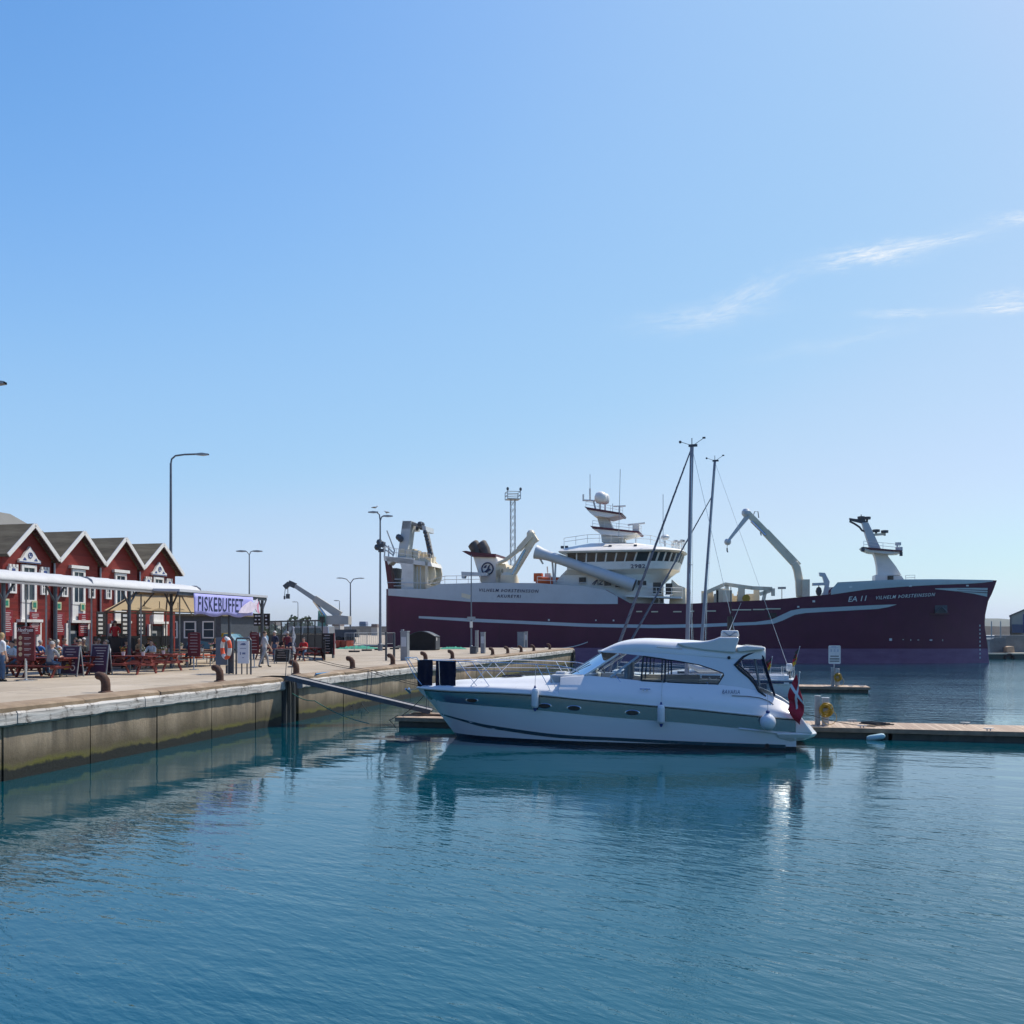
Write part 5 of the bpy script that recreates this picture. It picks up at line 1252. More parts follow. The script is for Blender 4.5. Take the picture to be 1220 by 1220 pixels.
def sailboat(lab, mast_u, Y, top_v, rake, L, B, mast_x, stripe, masthead_v=None, boom=True):
    X = (mast_u-CX)/F*Y; zt = at(mast_u, top_v, Y)[2]
    org = (X-mast_x*EX[0], Y-mast_x*EX[1], 0)
    t = thing('sailing_boat', lab, 'sailing boat', org, TH)
    q, w, sh = hull_mesh(L, B, 1.25, .95); q.build('hull', [boat_white], t, smooth=50)
    if stripe:
        q = MB()
        for sg in (-1, 1):
            q.grid([[(x, sg*(w(x, .93)+.012), sh(x)*.93-.14*k) for k in (.0, .5, 1)] for x in [lerp(-L*.44, L/2-.02, i/24) for i in range(25)]])
        q.build('stripe', navy_hull, t)
        q = MB(); q.box((L/2-.55, -w(L/2-.55, .9)-.02, sh(L/2)*.88-.08), (.5, .01, .12)); q.build('name_panel', white, t)
    q = MB(); q.grid([[(x, -w(x, 1), sh(x)), (x, -w(x, 1)*.5, sh(x)+.05), (x, 0, sh(x)+.06), (x, w(x, 1)*.5, sh(x)+.05), (x, w(x, 1), sh(x))] for x in [lerp(-L/2, L/2, i/24) for i in range(25)]]); q.build('deck', boat_white, t)
    q = MB(); z0 = sh(0)
    rows = [[(x, -B*.30*k, z0-.05), (x, -B*.27*k, z0+h), (x, 0, z0+h+.06), (x, B*.27*k, z0+h), (x, B*.30*k, z0-.05)] for x, k, h in ((-L*.22, .55, .02), (-L*.16, .8, .26), (0, 1, .42), (L*.14, 1, .46), (L*.145, 1, 0))]
    q.grid(rows); q.build('cabin', boat_white, t, smooth=40, bevel=.03)
    for sg in (-1, 1):
        for xk in (-.10, -.02, .06):
            q = MB(); q.box((L*xk, sg*B*.29, z0+.24), (L*.05, .05, .13)); q.build('cabin_window', dark_glass, t)
    q = MB()
    for sg in (-1, 1): q.box((L*.32, sg*B*.30, sh(L*.3)+.10), (L*.30, .12, .24))
    q.box((L*.46, 0, sh(L*.46)+.1), (.15, B*.55, .22)); q.build('cockpit_coaming', boat_white, t, bevel=.03)
    mb, mt = Vector((mast_x, 0, sh(mast_x)+.2)), Vector((mast_x+rake, 0, zt))
    q = MB(); q.tube([mb, mt], [.085, .075], 10); m_ = q.build('mast', mast_alu, t)
    hgt = mt.z-mb.z
    sp = mb.lerp(mt, .52); q = MB(); q.tube([sp+Vector((.1, -.75, .05)), sp, sp+Vector((.1, .75, .05))], [.015, .03, .015], 6); q.build('spreader', mast_alu, m_)
    q = MB(); q.box(mt+Vector((.04, 0, .06)), (.34, .08, .09)); q.tube([mt+Vector((0, 0, .05)), mt+Vector((0, 0, .35))], .018, 6); q.tube([mt+Vector((-.1, 0, .1)), mt+Vector((-.42, 0, .22))], .012, 5); q.ball(mt+Vector((-.45, 0, .22)), .06, 7); q.tube([mt+Vector((.1, 0, .1)), mt+Vector((.45, 0, .33))], .012, 5); q.box(mt+Vector((.46, 0, .34)), (.12, .02, .07)); q.build('masthead_gear', dark_metal, m_)
    fore = mb.lerp(mt, 1.0 if masthead_v is None else masthead_v)
    bx_ = max(-L/2+.12, mast_x-(3.3 if L < 8 else 9)); bow = Vector((bx_, 0, sh(bx_)+.08))
    pts = [bow.lerp(fore, k/12) for k in range(13)]
    q = MB(); q.tube(pts, [.035]+[.075-.0042*k for k in range(1, 13)], 8); q.build('furled_foresail', mat('furled_sail', (.13, .145, .18), .8, .1, 3), t)
    q = MB()
    q.tube([bow.lerp(fore, .05+.88*k/160)+Vector((math.cos(k*.9), math.sin(k*.9), 0))*(.070-.042*k/160) for k in range(161)], .012, 4)
    q.build('sail_edge_strip', sail_dark, t)
    q = MB(); st = Vector((L/2-.1, 0, sh(L/2)+.1)); q.tube([mt, st], .008, 4)
    for sg in (-1, 1):
        q.tube([mt, sp+Vector((.1, sg*.75, .05)), Vector((mast_x+.15, sg*B*.45, sh(mast_x)))], .007, 4); q.tube([sp, Vector((mast_x+.35, sg*B*.42, sh(mast_x)))], .007, 4)
    q.build('standing_rigging', steel, t)
    if boom:
        bz = mb.z+.75; q = MB(); q.tube([(mast_x+.1, 0, bz), (mast_x+L*.36, 0, bz+.05)], .05, 8); q.build('boom', mast_alu, t)
        q = MB(); q.tube([(mast_x+.08, 0, bz+.75), (mast_x+.16, 0, bz+.3), (mast_x+.5, 0, bz+.16), (mast_x+L*.34, 0, bz+.12)], [.05, .14, .15, .08], 10); q.build('sail_cover', sail_cloth, t)
    for sg in (-1, 1):
        q = MB(); xs2 = [lerp(-L*.47, L*.48, i/7) for i in range(8)]; tp = [(x, sg*max(.06, w(x, 1)-.06), sh(x)+.58) for x in xs2]
        q.tube(tp, .007, 4); q.tube([(a, b, c-.28) for a, b, c in tp], .006, 4)
        for a, b, c in tp: q.tube([(a, b, c-.58), (a, b, c)], .012, 5)
        q.build('lifeline', steel, t)
    q = MB(); x0 = L*.44
    for sg in (-1, 1): q.tube([(x0, sg*w(x0, 1)*.9, sh(x0)), (x0, sg*w(x0, 1)*.9, sh(x0)+.65), (L/2, sg*w(L/2, 1)*.8, sh(L/2)+.65), (L/2, sg*w(L/2, 1)*.8, sh(L/2))], .014, 6)
    q.tube([(L/2, -w(L/2, 1)*.8, sh(L/2)+.65), (L/2, w(L/2, 1)*.8, sh(L/2)+.65)], .014, 6); q.build('stern_rail', steel, t)
    return t, org, w, sh
s1, o1, w1_, sh1 = sailboat('sailing boat with the taller, nearly upright mast, hidden behind the motor yacht', 817.5, 36.0, 533, .22, 7.0, 2.5, 1.0, False)
Yg = 52.0
s2, o2, w2_, sh2 = sailboat('white sailing boat with a navy stripe and backward leaning mast at the far pontoon', 833, Yg, 551, .86, 10.0, 3.2, -.1, True, masthead_v=.84)
def g2(x, y, z): return (o2[0]+x*EX[0]+y*EY[0], o2[1]+x*EX[1]+y*EY[1], z)
def german(s, w): return 3 if w < .33 else (0 if w < .66 else 2)
def german(s, w): return 2 if w > .66 else (0 if w > .33 else 3)
flag('ensign', 'German flag on the slanted staff at the outer end of the sailing boat stern', (0, 0, 0), (.42, 0, 1.55), .42, german, g2(4.85, -.9, 1.2), -.26, 'German flags on the sailing boat')
flag('ensign', 'smaller German flag on the short upright staff left of the other German flag', (0, 0, 0), (.12, 0, .95), .45, german, g2(3.7, -1.2, 1.25), -.42, 'German flags on the sailing boat')
q = MB(); rn = random.Random(8)
t = thing('outboard_motor', 'white outboard motor clamped on the sailing boat stern rail', 'outboard motor', g2(4.75, -.3, 1.25), TH)
q.box((0, 0, .35), (.3, .3, .42)); q.build('cowl', boat_white, t, bevel=.06)
q = MB(); q.tube([(0, 0, .15), (.02, 0, -.35)], .06, 8); q.build('leg', dark_metal, t)
def motor_boat(lab, loc, L, B, col_band, canopy=None):
    t = thing('motor_boat', lab, 'motor boat', loc, TH)
    q, w, sh = hull_mesh(L, B, 1.05, .75, tr_w=.85); q.build('hull', boat_white, t, smooth=50)
    q = MB()
    for sg in (-1, 1): q.grid([[(x, sg*(w(x, .9)+.012), sh(x)*.9-.13*k) for k in (0, 1)] for x in [lerp(-L*.43, L/2-.02, i/20) for i in range(21)]])
    q.build('band', col_band, t)
    q = MB(); q.grid([[(x, -w(x, 1), sh(x)), (x, 0, sh(x)+.08), (x, w(x, 1), sh(x))] for x in [lerp(-L/2, L*.1, i/14) for i in range(15)]]); q.build('foredeck', boat_white, t)
    q = MB(); z0 = sh(0); rows = [[(x, -B*.36*k, z0-.05), (x, -B*.32*k, z0+h), (x, 0, z0+h+.05), (x, B*.32*k, z0+h), (x, B*.36*k, z0-.05)] for x, k, h in ((-L*.25, .6, .05), (-L*.10, .9, .35), (-L*.02, 1, .75), (L*.16, 1, .80), (L*.18, 1, .0))]
    q.grid(rows); q.build('cuddy', boat_white if not canopy else canopy, t, smooth=40, bevel=.04)
    for sg in (-1, 1):
        q = MB(); q.box((L*.07, sg*B*.345, z0+.42), (L*.16, .04, .24)); q.build('cabin_window', dark_glass, t)
    q = MB(); q.add([(-L*.095, -B*.27, z0+.40), (-L*.095, B*.27, z0+.40), (-L*.03, B*.30, z0+.72), (-L*.03, -B*.30, z0+.72)], [(0, 1, 2, 3)]); q.build('windscreen', dark_glass, t)
    q = MB(); q.box((L*.33, 0, z0-.1), (L*.3, B*.8, .1)); q.box((L*.30, 0, z0+.05), (.5, B*.6, .25)); q.build('cockpit', teak, t)
    q = MB(); q.box((L/2+.12, 0, .75), (.3, .34, .45)); q.tube([(L/2+.12, 0, .6), (L/2+.2, 0, -.2)], .07, 8); q.build('outboard', dark_metal, t)
    q = MB()
    for sg in (-1, 1):
        tp = [(x, sg*max(.05, w(x, 1)-.06), sh(x)+.35) for x in [lerp(-L*.49, -L*.05, i/5) for i in range(6)]]; q.tube(tp, .011, 5)
        for a, b, c in tp[1:]: q.tube([(a, b, c-.35), (a, b, c)], .009, 5)
    q.build('bow_rail', steel, t)
    return t
c = at(606, 800, 36.2); motor_boat('small motor boat with a grey cover behind the yacht foredeck', (c[0], c[1], 0), 5.2, 2.0, gel_band, mat('grey_boat_cover', (.30, .34, .40), .8, .1, 3))
c = at(838, 800, 46.5); motor_boat('white motor boat seen through the cabin windows of the yacht', (c[0], c[1], 0), 5.6, 2.2, navy_hull)
c = at(735, 800, 47.0); motor_boat('white motor boat with a pale band behind the yacht windscreen', (c[0], c[1], 0), 5.0, 2.0, gel_band)
# ---------------------------------------------------------------- the row of red fish houses
def board_material():
    m, nt, N, L, P = new_mat('red_clapboard')
    v = coord(nt); X, Y, Z = xyz(nt, v)
    fr = mth(nt, 'FRACT', mth(nt, 'MULTIPLY', Z, 6.5)); idn = mth(nt, 'FLOOR', mth(nt, 'MULTIPLY', Z, 6.5))
    wn = nt.nodes.new('ShaderNodeTexWhiteNoise'); wn.noise_dimensions = '1D'; nt.links.new(idn, wn.inputs['W'])
    c = ramp(nt, wn.outputs['Value'], [(0, (.20, .018, .013)), (1, (.27, .026, .019))])
    c = mixc(nt, ramp(nt, noise(nt, coord(nt, scale=(1, 1.2, 6)), 1.2, 5, .65), [(.45, 0.0), (.75, .6)]), c, (.16, .018, .014))
    L.new(c, P.inputs['Base Color']); P.inputs['Roughness'].default_value = .7
    bump(nt, fr, .8, .03); return m
def roof_material():
    m, nt, N, L, P = new_mat('tar_paper_roof')
    v = coord(nt)
    c = ramp(nt, noise(nt, coord(nt, scale=(.4, 2.4, 2.4)), 1.2, 6, .68), [(.3, (.075, .058, .034)), (.5, (.135, .108, .065)), (.72, (.21, .175, .11))])
    L.new(c, P.inputs['Base Color']); P.inputs['Roughness'].default_value = .95
    bump(nt, noise(nt, v, 25, 4), .4, .02); return m
red_boards, roof_m = board_material(), roof_material()
blue_line = mat('blue_trim_paint', (.03, .06, .22), .5, .1, 3)
house_win = mat('house_window_glass', (.03, .045, .06), .05, .2, 1)
canvas = mat('tan_awning_canvas', (.58, .47, .30), .85, .08, 1.2)
_n = canvas.node_tree; _t = _n.nodes.new('ShaderNodeBsdfTranslucent'); _t.inputs[0].default_value = (.62, .48, .28, 1); _m = _n.nodes.new('ShaderNodeMixShader'); _m.inputs[0].default_value = .55
_n.links.new(_n.nodes['Principled BSDF'].outputs[0], _m.inputs[1]); _n.links.new(_t.outputs[0], _m.inputs[2]); _n.links.new(_m.outputs[0], _n.nodes['Material Output'].inputs[0])
HA = -17.7
pk = [trb(u, v, HA) for u, v in ((33, 623), (92.3, 632.6), (142.5, 641.3), (187.7, 647.5))]
vl = [trb(u, v, HA) for u, v in ((63, 666), (118, 672.3), (165, 677.5), (212, 688.5))]
ZR = sum(p[1] for p in pk)/4; ZE = sum(p[1] for p in vl[:3])/3
hb_edges = [2*pk[0][0]-vl[0][0]]+[p[0] for p in vl]
dentil_m = mat('dark_dentil', (.10, .035, .03), .8, .2, 3)
SAME = 'red wooden fish houses in the gabled row'
def framed(parent, name, x, y, z, w, h, fr=.14, pane=True, blank=0):
    f = MB()
    f.box((x+.04, y-w/2+fr/2, z), (.1, fr, h)); f.box((x+.04, y+w/2-fr/2, z), (.1, fr, h)); f.box((x+.045, y, z+h/2-fr/2), (.105, w-2*fr, fr)); f.box((x+.045, y, z-h/2+fr/2), (.105, w-2*fr, fr))
    if blank: f.box((x+.03, y, z-h/2+fr+blank/2), (.06, w-2*fr, blank))
    o = f.build(name, white, parent)
    g = MB(); hh = h-2*fr-blank; g.box((x+.015, y, z-h/2+fr+blank+hh/2), (.03, w-2*fr, hh)); g.build('pane', house_win, o)
    g = MB(); g.box((x+.04, y, z-h/2+fr+blank+hh/2), (.03, .04, hh)); g.box((x+.042, y, z-h/2+fr+blank+hh*.5), (.03, w-2*fr, .03)); g.build('glazing_bar', white, o)
    return o
house_labels = ['red gabled fish house with a blue and white pediment, leftmost of the row', 'red gabled fish house, second in the row from the left, with a plain hatch lintel',
                'red gabled fish house, third in the row, between its plain neighbour and the end house', 'red gabled fish house with a pediment at the right end of the row']
for i in range(4):
    b0, b1 = hb_edges[i], hb_edges[i+1]; pb = pk[i][0]; W_ = b1-b0; zr, ze = ZR-QZ, ZE-QZ
    hs = thing('red_fish_house', house_labels[i], 'house', qw(HA, pb, QZ), TH, SAME)
    l, r = b0-pb, b1-pb
    slope = (zr-ze)/((r-l)/2)
    wl_, wr_ = l+.12, r-(.12 if i < 3 else .3); top = lambda y: zr-.10-abs(y)*slope
    q = MB(); q.prism([(wl_, 0), (wr_, 0), (wr_, top(wr_)), (0, top(0)), (wl_, top(wl_))], -9.5, 0, plane='yz'); q.build('wall', red_boards, hs)
    q = MB()
    for y, e in ((l, -1), (r, 1)):
        n = Vector((0, e*slope, 1)).normalized()*.13
        q.add([(.42, 0, zr), (-9.7, 0, zr), (-9.7, y, zr-abs(y)*slope), (.42, y, zr-abs(y)*slope)]+[(.42, 0, zr-.15), (-9.7, 0, zr-.15), (-9.7, y, zr-abs(y)*slope-.13), (.42, y, zr-abs(y)*slope-.13)], [(0, 1, 2, 3), (7, 6, 5, 4), (0, 3, 7, 4), (1, 5, 6, 2), (2, 6, 7, 3)])
    rf_ = q.build('roof', roof_m, hs)
    q = MB(); q.box((-3.5, l*.28, zr-abs(l*.28)*slope+.15), (.35, .35, .4)); q.build('vent', black, rf_)
    for y in (l, r):
        q = MB(); a, b = Vector((.445, 0, zr-.06)), Vector((.445, y, zr-.06-abs(y)*slope)); q.bar(a, b, .05, .21); q.build('bargeboard', white, hs)
        q = MB()
        for k in range(1, 15):
            p = a.lerp(b, k/15); q.box((.30, p.y, p.z-.16), (.2, .05, .09))
        q.build('eaves_dentil', dentil_m, hs)
    # hatch on two floors, side windows
    def HV(u, v): return trb(u, v, HA)[1]-QZ
    fancy = i in (0, 3)
    zt3 = [4.95, 4.85, 4.85, 4.95][i]
    framed(hs, 'loading_hatch', .02, 0, 4.05+.1, 1.0, 1.9, .15, blank=.0)
    q = MB(); q.box((.05, 0, 2.75), (.09, 1.0, .85)); q.box((.12, 0, 2.3), (.3, 1.5, .14)); q.build('hatch_panel', white, hs)
    for sgn in (-1, 1):
        wn_ = framed(hs, 'window', .02, sgn*1.06, 4.0 if fancy else 3.95, .46, .72, .09)
        if fancy:
            q = MB(); q.box((.06, sgn*1.06, 4.72), (.14, .60, .42)); q.build('window_head', white, wn_)
            q = MB()
            for k in (-1, 0, 1): q.box((.10, sgn*1.06+k*.22, 4.99), (.1, .12, .14))
            q.build('crenel', white, wn_)
            q = MB(); q.box((.135, sgn*1.06, 4.53), (.02, .62, .035)); q.box((.135, sgn*1.06, 4.80), (.02, .2, .12)); q.build('blue_trim', blue_line, wn_)
    if fancy:
        q = MB(); q.prism([(-.72, 5.18), (.72, 5.18), (.72, 5.34), (.52, 5.42), (.30, 5.72), (.12, 5.86), (0, 6.02), (-.12, 5.86), (-.30, 5.72), (-.52, 5.42), (-.72, 5.34)], .03, .16, plane='yz'); q.build('pediment', white, hs)
        q = MB(); q.torus((.17, 0, 5.58), .13, .025, Matrix.Rotation(PI/2, 3, 'Y'), 16, 5); q.bar((.17, -.70, 5.22), (.17, .70, 5.22), .02, .04); q.prism([(-.5, 5.32), (-.25, 5.32), (-.38, 5.46)], .15, .175, plane='yz'); q.prism([(.5, 5.32), (.25, 5.32), (.38, 5.46)], .15, .175, plane='yz'); q.prism([(-.07, 5.55), (.07, 5.55), (0, 5.68)], .15, .175, plane='yz'); q.build('pediment_ornament', blue_line, hs)
    else:
        q = MB(); q.box((.09, 0, 5.22), (.2, 1.35, .17)); q.build('hatch_lintel', white, hs)
    # ground floor: shop opening between white posts
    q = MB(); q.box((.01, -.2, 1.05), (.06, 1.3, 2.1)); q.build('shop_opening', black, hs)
    q = MB(); q.box((.06, .62, 1.1), (.16, .34, 2.2)); q.build('door_post', white, hs); q = MB(); q.box((.06, -.95, 1.1), (.16, .16, 2.2)); q.build('door_post', white, hs)
    q = MB(); q.box((.05, -.45, .95), (.05, .55, 1.7)); dd = q.build('door', mat('grey_door', (.32, .33, .33), .5, .1, 3), hs)
    q = MB(); q.box((.08, -.45, 1.35), (.02, .4, .6)); q.build('door_pane', house_win, dd)
    if i < 3:
        q = MB(); q.tube([(.10, r, ze-.2), (.10, r, .1)], .05, 7); q.build('drainpipe', galv, hs)
# hanging boards beside the doors
def menu_board(lab, loc, w, h, m, rz=TH+PI/2, lines=8, title=None, grp=None, name='menu_board', th=.04, tm=None):
    """flat board standing upright, its face to local -y; loc is the centre of its foot"""
    t = thing(name, lab, 'sign', loc, rz, grp)
    q = MB(); q.box((0, 0, h/2), (w, th, h)); q.build('panel', m, t, bevel=.008)
    q = MB(); rn = random.Random(lab); z = h*(.80 if title else .90)
    for k in range(lines):
        ww = w*rn.uniform(.35, .8); q.box((rn.uniform(-.04, .04)*w, -th/2-.004, z), (ww, .006, h*.028)); z -= h*(.72 if title else .8)/lines
    q.build('small_print', tm or pale_ink, t)
    if title: lettering('lettering', title, h*.12, white_ink, t, (0, -th/2-.006, h*.90), fit=w*.8)
    return t
G1 = 'dark red boards hanging on the fish houses'
for k, (u, vt, vb, lab) in enumerate([(7.5, 727, 758, 'tall dark red menu board on the leftmost fish house, left of its door'), (41, 729, 756, 'tall dark red menu board on the leftmost fish house, right of its door'),
                                      (70, 730, 757, 'dark red menu board left of the second fish house door'), (98.5, 731, 758, 'dark red menu board with pale writing between the second and third fish houses')]):
    b, z1 = trb(u, vt, HA+.15); _, z0 = trb(u, vb, HA+.15)
    menu_board(lab, qw(HA+.18, b, z0), .72, z1-z0, mat('menu_red_bright', (.22, .012, .02), .5, .1, 3), TH+PI/2, 10, None, G1)
    q = MB(); q.box((0, 0, 0), (.34, .03, .42)); q.box((0, -.02, 0), (.2, .01, .25), m=1); o = q.build('small_plaque', [mat('pale_plaque', (.5, .5, .3), .5, .2, 8), net_green]); tag(o, 'small coloured plaque above '+['the leftmost menu board', 'the menu board right of the first door', 'the menu board left of the second door', 'the menu board between the second and third houses'][k], 'plaque', 'plaques above the menu boards'); o.location = qw(HA+.16, b, z1+.35); o.rotation_euler.z = TH+PI/2
for k, (u, lab) in enumerate([(120.5, 'black price board with pale squares by the third fish house door'), (149.5, 'black price board with white cards between the third and fourth fish houses'), (168.5, 'black price board nearest the right end of the fish house row')]):
    b, z1 = trb(u, 729, HA+.6); _, z0 = trb(u, 757, HA+.6)
    t = menu_board(lab, qw(HA+.6, b, max(z0, QZ+.02)), .75, z1-z0, black, TH+PI/2, 0, None, 'black price boards')
    q = MB()
    for j in range(5): q.box((-.08, -.026, (z1-z0)*(.12+.18*j)), (.36, .008, (z1-z0)*.10))
    q.build('price_card', mat('pale_card', (.55, .56, .55), .6, .15, 5), t)
# taller building behind
q = thing('grey_roofed_hall', 'large hall with a pale grey roof behind the leftmost fish houses', 'building', qw(-31, pk[0][0]-1, QZ), TH)
w_ = MB(); w_.box((-5, 0, 4), (12, 22, 8)); w_.build('wall', mat('grey_hall_wall', (.28, .27, .25), .8, .1, 1), q)
bR, zR = trb(12, 612.2, -31); b2, zE = trb(31, 623, -31); bE, zE2 = trb(52, 633, -31)
o = (pk[0][0]-1)
w_ = MB(); w_.prism([(-14, zR-QZ-1), (-14, zR-QZ), (bR-o, zR-QZ), (b2-o, zE-QZ), (bE-o, zE2-QZ), (bE-o, zE2-QZ-1.2)], -12, 0, plane='yz'); w_.build('roof', mat('pale_grey_roofing', (.34, .33, .31), .8, .1, .8), q)

# ---------------------------------------------------------------- awnings over the tables
CA = -9.7
awn_white = mat('white_awning', (.50, .50, .50), .7, .05, .8, dirt=(.42, .41, .40, .4))
a0, zA = trb(0, 690, CA); a1, _ = trb(236, 711, CA)
zA = 5.55
b_end = trb(234, 711, CA)[0]; b_start = 4.0
aw = thing('long_awning', 'long white awning on grey posts in front of the red fish houses', 'awning', (QO[0], QO[1], 0), TH)
q = MB(); rows = []
nb = 60
for i in range(nb+1):
    y = lerp(b_start, b_end, i/nb); g = .018*math.sin(i*2.1)+.012*math.sin(i*.7)
    rows.append([(CA-1.5, y, zA+.37), (CA-.75, y, zA+.37+g*.4), (CA-.25, y, zA+.33+g), (CA+.05, y, zA+.25+g), (CA+.22, y, zA+.12+g*.6), (CA+.30, y, zA+.0), (CA+.30, y, zA-.12+g*.4)])
q.grid(rows); q.build('front_roll', awn_white, aw, smooth=60, solid=.02)
q = MB(); q.box((CA+.285, (b_start+b_end)/2, zA-.13), (.03, b_end-b_start, .12)); q.build('lip_shade', mat('grey_lip_shade', (.26, .26, .27), .7, .1, 1), aw)  # grey strip along the lower lip, painted shade of the awning front
for yy in (b_end, trb(104, 700, CA)[0]):
    q = MB(); q.prism([(CA-1.5, zA+.345), (CA, zA+.33), (CA+.24, zA+.2), (CA+.3, zA+.0), (CA+.2, zA-.1), (CA-1.5, zA-.1)], yy-.015, yy+.015); q.build('end_cap', mat('grey_awning_edge', (.3, .31, .33), .5, .1, 3), aw)
q = MB(); q.bar((CA+.12, b_start, zA-.05), (CA+.12, b_end, zA-.05), .10, .16); q.bar((CA-1.4, b_start, zA+.0), (CA-1.4, b_end, zA+.0), .1, .14); q.build('beam', dark_metal, aw)
for u in (4, 66, 154, 204):
    b, _ = trb(u, 720, CA+.1)
    q = MB(); q.tube([(CA+.1, b, QZ), (CA+.1, b, zA-.1)], .075, 8)
    for s_ in (-1, 1): q.tube([(CA+.1, b, zA-.85), (CA+.1, b+s_*.55, zA-.12)], .045, 6)
    q.build('post', dark_metal, aw)
for u in (31, 55, 83, 109, 168, 214):
    b, _ = trb(u, 720, CA-1.3); q = MB(); q.tube([(CA-1.3, b, QZ), (CA-1.3, b, zA)], .035, 6); q.build('post', galv, aw)
# tan awning that slopes down towards the houses
bT0, zT0 = trb(124, 727, -16.2); bT1, zT1 = trb(258, 729, -16.2)
bF0 = trb(166, 704, CA-.3)[0]
tan = thing('tan_awning', 'tan canvas awning sloping down to the right end of the fish houses', 'awning', (QO[0], QO[1], 0), TH)
q = MB(); rows = []
for i in range(11):
    s = i/10; rows.append([(lerp(CA-.3, -16.2, k/8), lerp(lerp(bF0, bT0, k/8), lerp(b_end+.2, bT1, k/8), s), lerp(zA-.02, zT0, k/8)-.10*math.sin(PI*k/8)*(1 if i % 2 else .6)) for k in range(9)])
q.grid(rows); q.build('canvas', canvas, tan, smooth=60)
for i in range(5):
    s = i/4; q = MB(); q.tube([(CA-.3, lerp(bF0, b_end+.2, s), zA-.16), (-16.2, lerp(bT0, bT1, s), zT0-.14)], .04, 6); q.build('rafter', dark_metal, tan)
q = MB(); q.tube([(-16.2, bT0, zT0-.1), (-16.2, bT1, zT0-.1)], .05, 6); q.tube([(-13, lerp(bF0, bT0, .5), lerp(zA, zT0, .5)-.5), (-13, lerp(b_end, bT1, .5), lerp(zA, zT0, .5)-.5)], .035, 6); q.build('purlin', dark_metal, tan)
for k, s in enumerate((.02, .5, .98)):
    q = MB(); q.tube([(-16.2, lerp(bT0, bT1, s), QZ), (-16.2, lerp(bT0, bT1, s), zT0-.1)], .04, 6); q.build('post', dark_metal, tan)
for k, (u, v) in enumerate(((172, 725.5), (190, 727.5), (212, 727), (243, 728), (266, 729.5))):
    b, z = trb(u, v, -12.5); lp = thing('patio_heater', 'round hanging lamp shade under the tan awning, number '+'one two three four five'.split()[k]+' from the left', 'lamp', qw(-12.5, b, z), TH, 'hanging lamps under the tan awning')
    lp['label'] = ['white lamp shade under the tan awning nearest the fish houses', 'white lamp shade under the tan awning left of the thin grey post', 'white lamp shade under the middle of the tan awning', 'white lamp shade hanging below the lilac banner start', 'white lamp shade hanging below the middle of the lilac banner'][k]
    q = MB(); q.lathe([(.36, 0), (.33, .04), (.1, .12), (.03, .14)], n=14); q.build('shade', shipwhite, lp)
    q = MB(); q.tube([(0, 0, .12), (0, 0, .9)], .02, 5); q.build('rod', dark_metal, lp)
# second awning with the banner
C2 = -8.0
b20, z2 = trb(214, 702, C2); b21, z21 = trb(319, 711, C2); z2 = (z2+z21)/2
a2 = thing('flat_awning', 'flat grey white awning roof that carries the lilac banner', 'awning', (QO[0], QO[1], 0), TH)
q = MB(); q.prism([(C2, z2-.08), (C2, z2+.04), (C2-3.0, z2+.12), (C2-3.0, z2)], b20, b21); q.build('roof', mat('grey_white_awning', (.52, .53, .56), .5, .06, 1), a2)
q = MB(); q.bar((C2-.1, b20, z2-.16), (C2-.1, b21, z2-.16), .08, .16); q.build('beam', dark_metal, a2)
for u in (273.5, 312.5):
    b, _ = trb(u, 720, C2-.15); q = MB(); q.tube([(C2-.15, b, QZ), (C2-.15, b, z2-.1)], .08, 8)
    for s_ in (-1, 1): q.tube([(C2-.15, b, z2-.8), (C2-.15, b+s_*.45, z2-.14)], .045, 6)
    q.build('post', dark_metal, a2)
# banner
(bb0, zb0), (bb1, zb1) = trb(230.5, 711, C2+.05), trb(301, 713, C2+.05); _, zlo = trb(240, 727.5, C2+.05)
bn = thing('banner', 'lilac fabric banner lettered FISKEBUFFET under the awning edge', 'banner', (QO[0], QO[1], 0), TH)
lil = mat('lilac_banner_cloth', (.36, .36, .72), .8, .12, 1.2)
zb0 = z2-.12; zlo = zb0-1.02
q = MB(); n = 30
q.grid([[(C2+.06+.035*math.sin(i*1.1+k*.4)*(k/5), lerp(bb0, bb1, i/n), lerp(zb0, zlo+.06*math.sin(i*.5), k/5)) for k in range(6)] for i in range(n+1)]); q.build('cloth', lil, bn, smooth=60, solid=.006)
lettering('lettering', 'FISKEBUFFET', .98, ink, bn, (C2+.12, lerp(bb0, bb1, .44), (zb0+zlo)/2), PI/2, fit=(bb1-bb0)*.75, space=1.12, bold=.012)
for w in bn.children:
    if w.name.startswith('lettering'):
        for v in w.data.vertices:
            ii, kk = (v.co.y-bb0)/(bb1-bb0)*30, max(0, (zb0-v.co.z)/(zb0-zlo)*5); v.co.x = C2+.075+.035*math.sin(ii*1.1+kk*.4)*(kk/5)+.25*(v.co.x-C2-.12)
q = MB(); cy0 = lerp(bb0, bb1, .92); zc = (zb0+zlo)/2+.02; s = (bb1-bb0)*.14
fishp = [(-1.5, -.42), (-1.1, -.1), (-.6, .12), (.1, .35), (.55, .2), (.8, .42), (1.05, .5), (.9, .12), (1.0, -.35), (.7, -.1), (.3, -.35), (-.4, -.42)]
q.prism([(cy0+x*s, zc+y*.85) for x, y in fishp], C2+.12, C2+.15, plane='yz'); q.build('fish_picture', mat('pale_fish_print', (.7, .62, .72), .6, .15, 5), bn)
q = MB(); q.prism([(cy0+x*s, zc+y) for x, y in ((.75, -.1), (1.25, .3), (1.2, -.1), (1.35, -.35), (.9, -.25))], C2+.11, C2+.14, plane='yz'); q.build('fish_picture', mat('pink_fish_print', (.6, .25, .35), .6, .2, 5), bn)
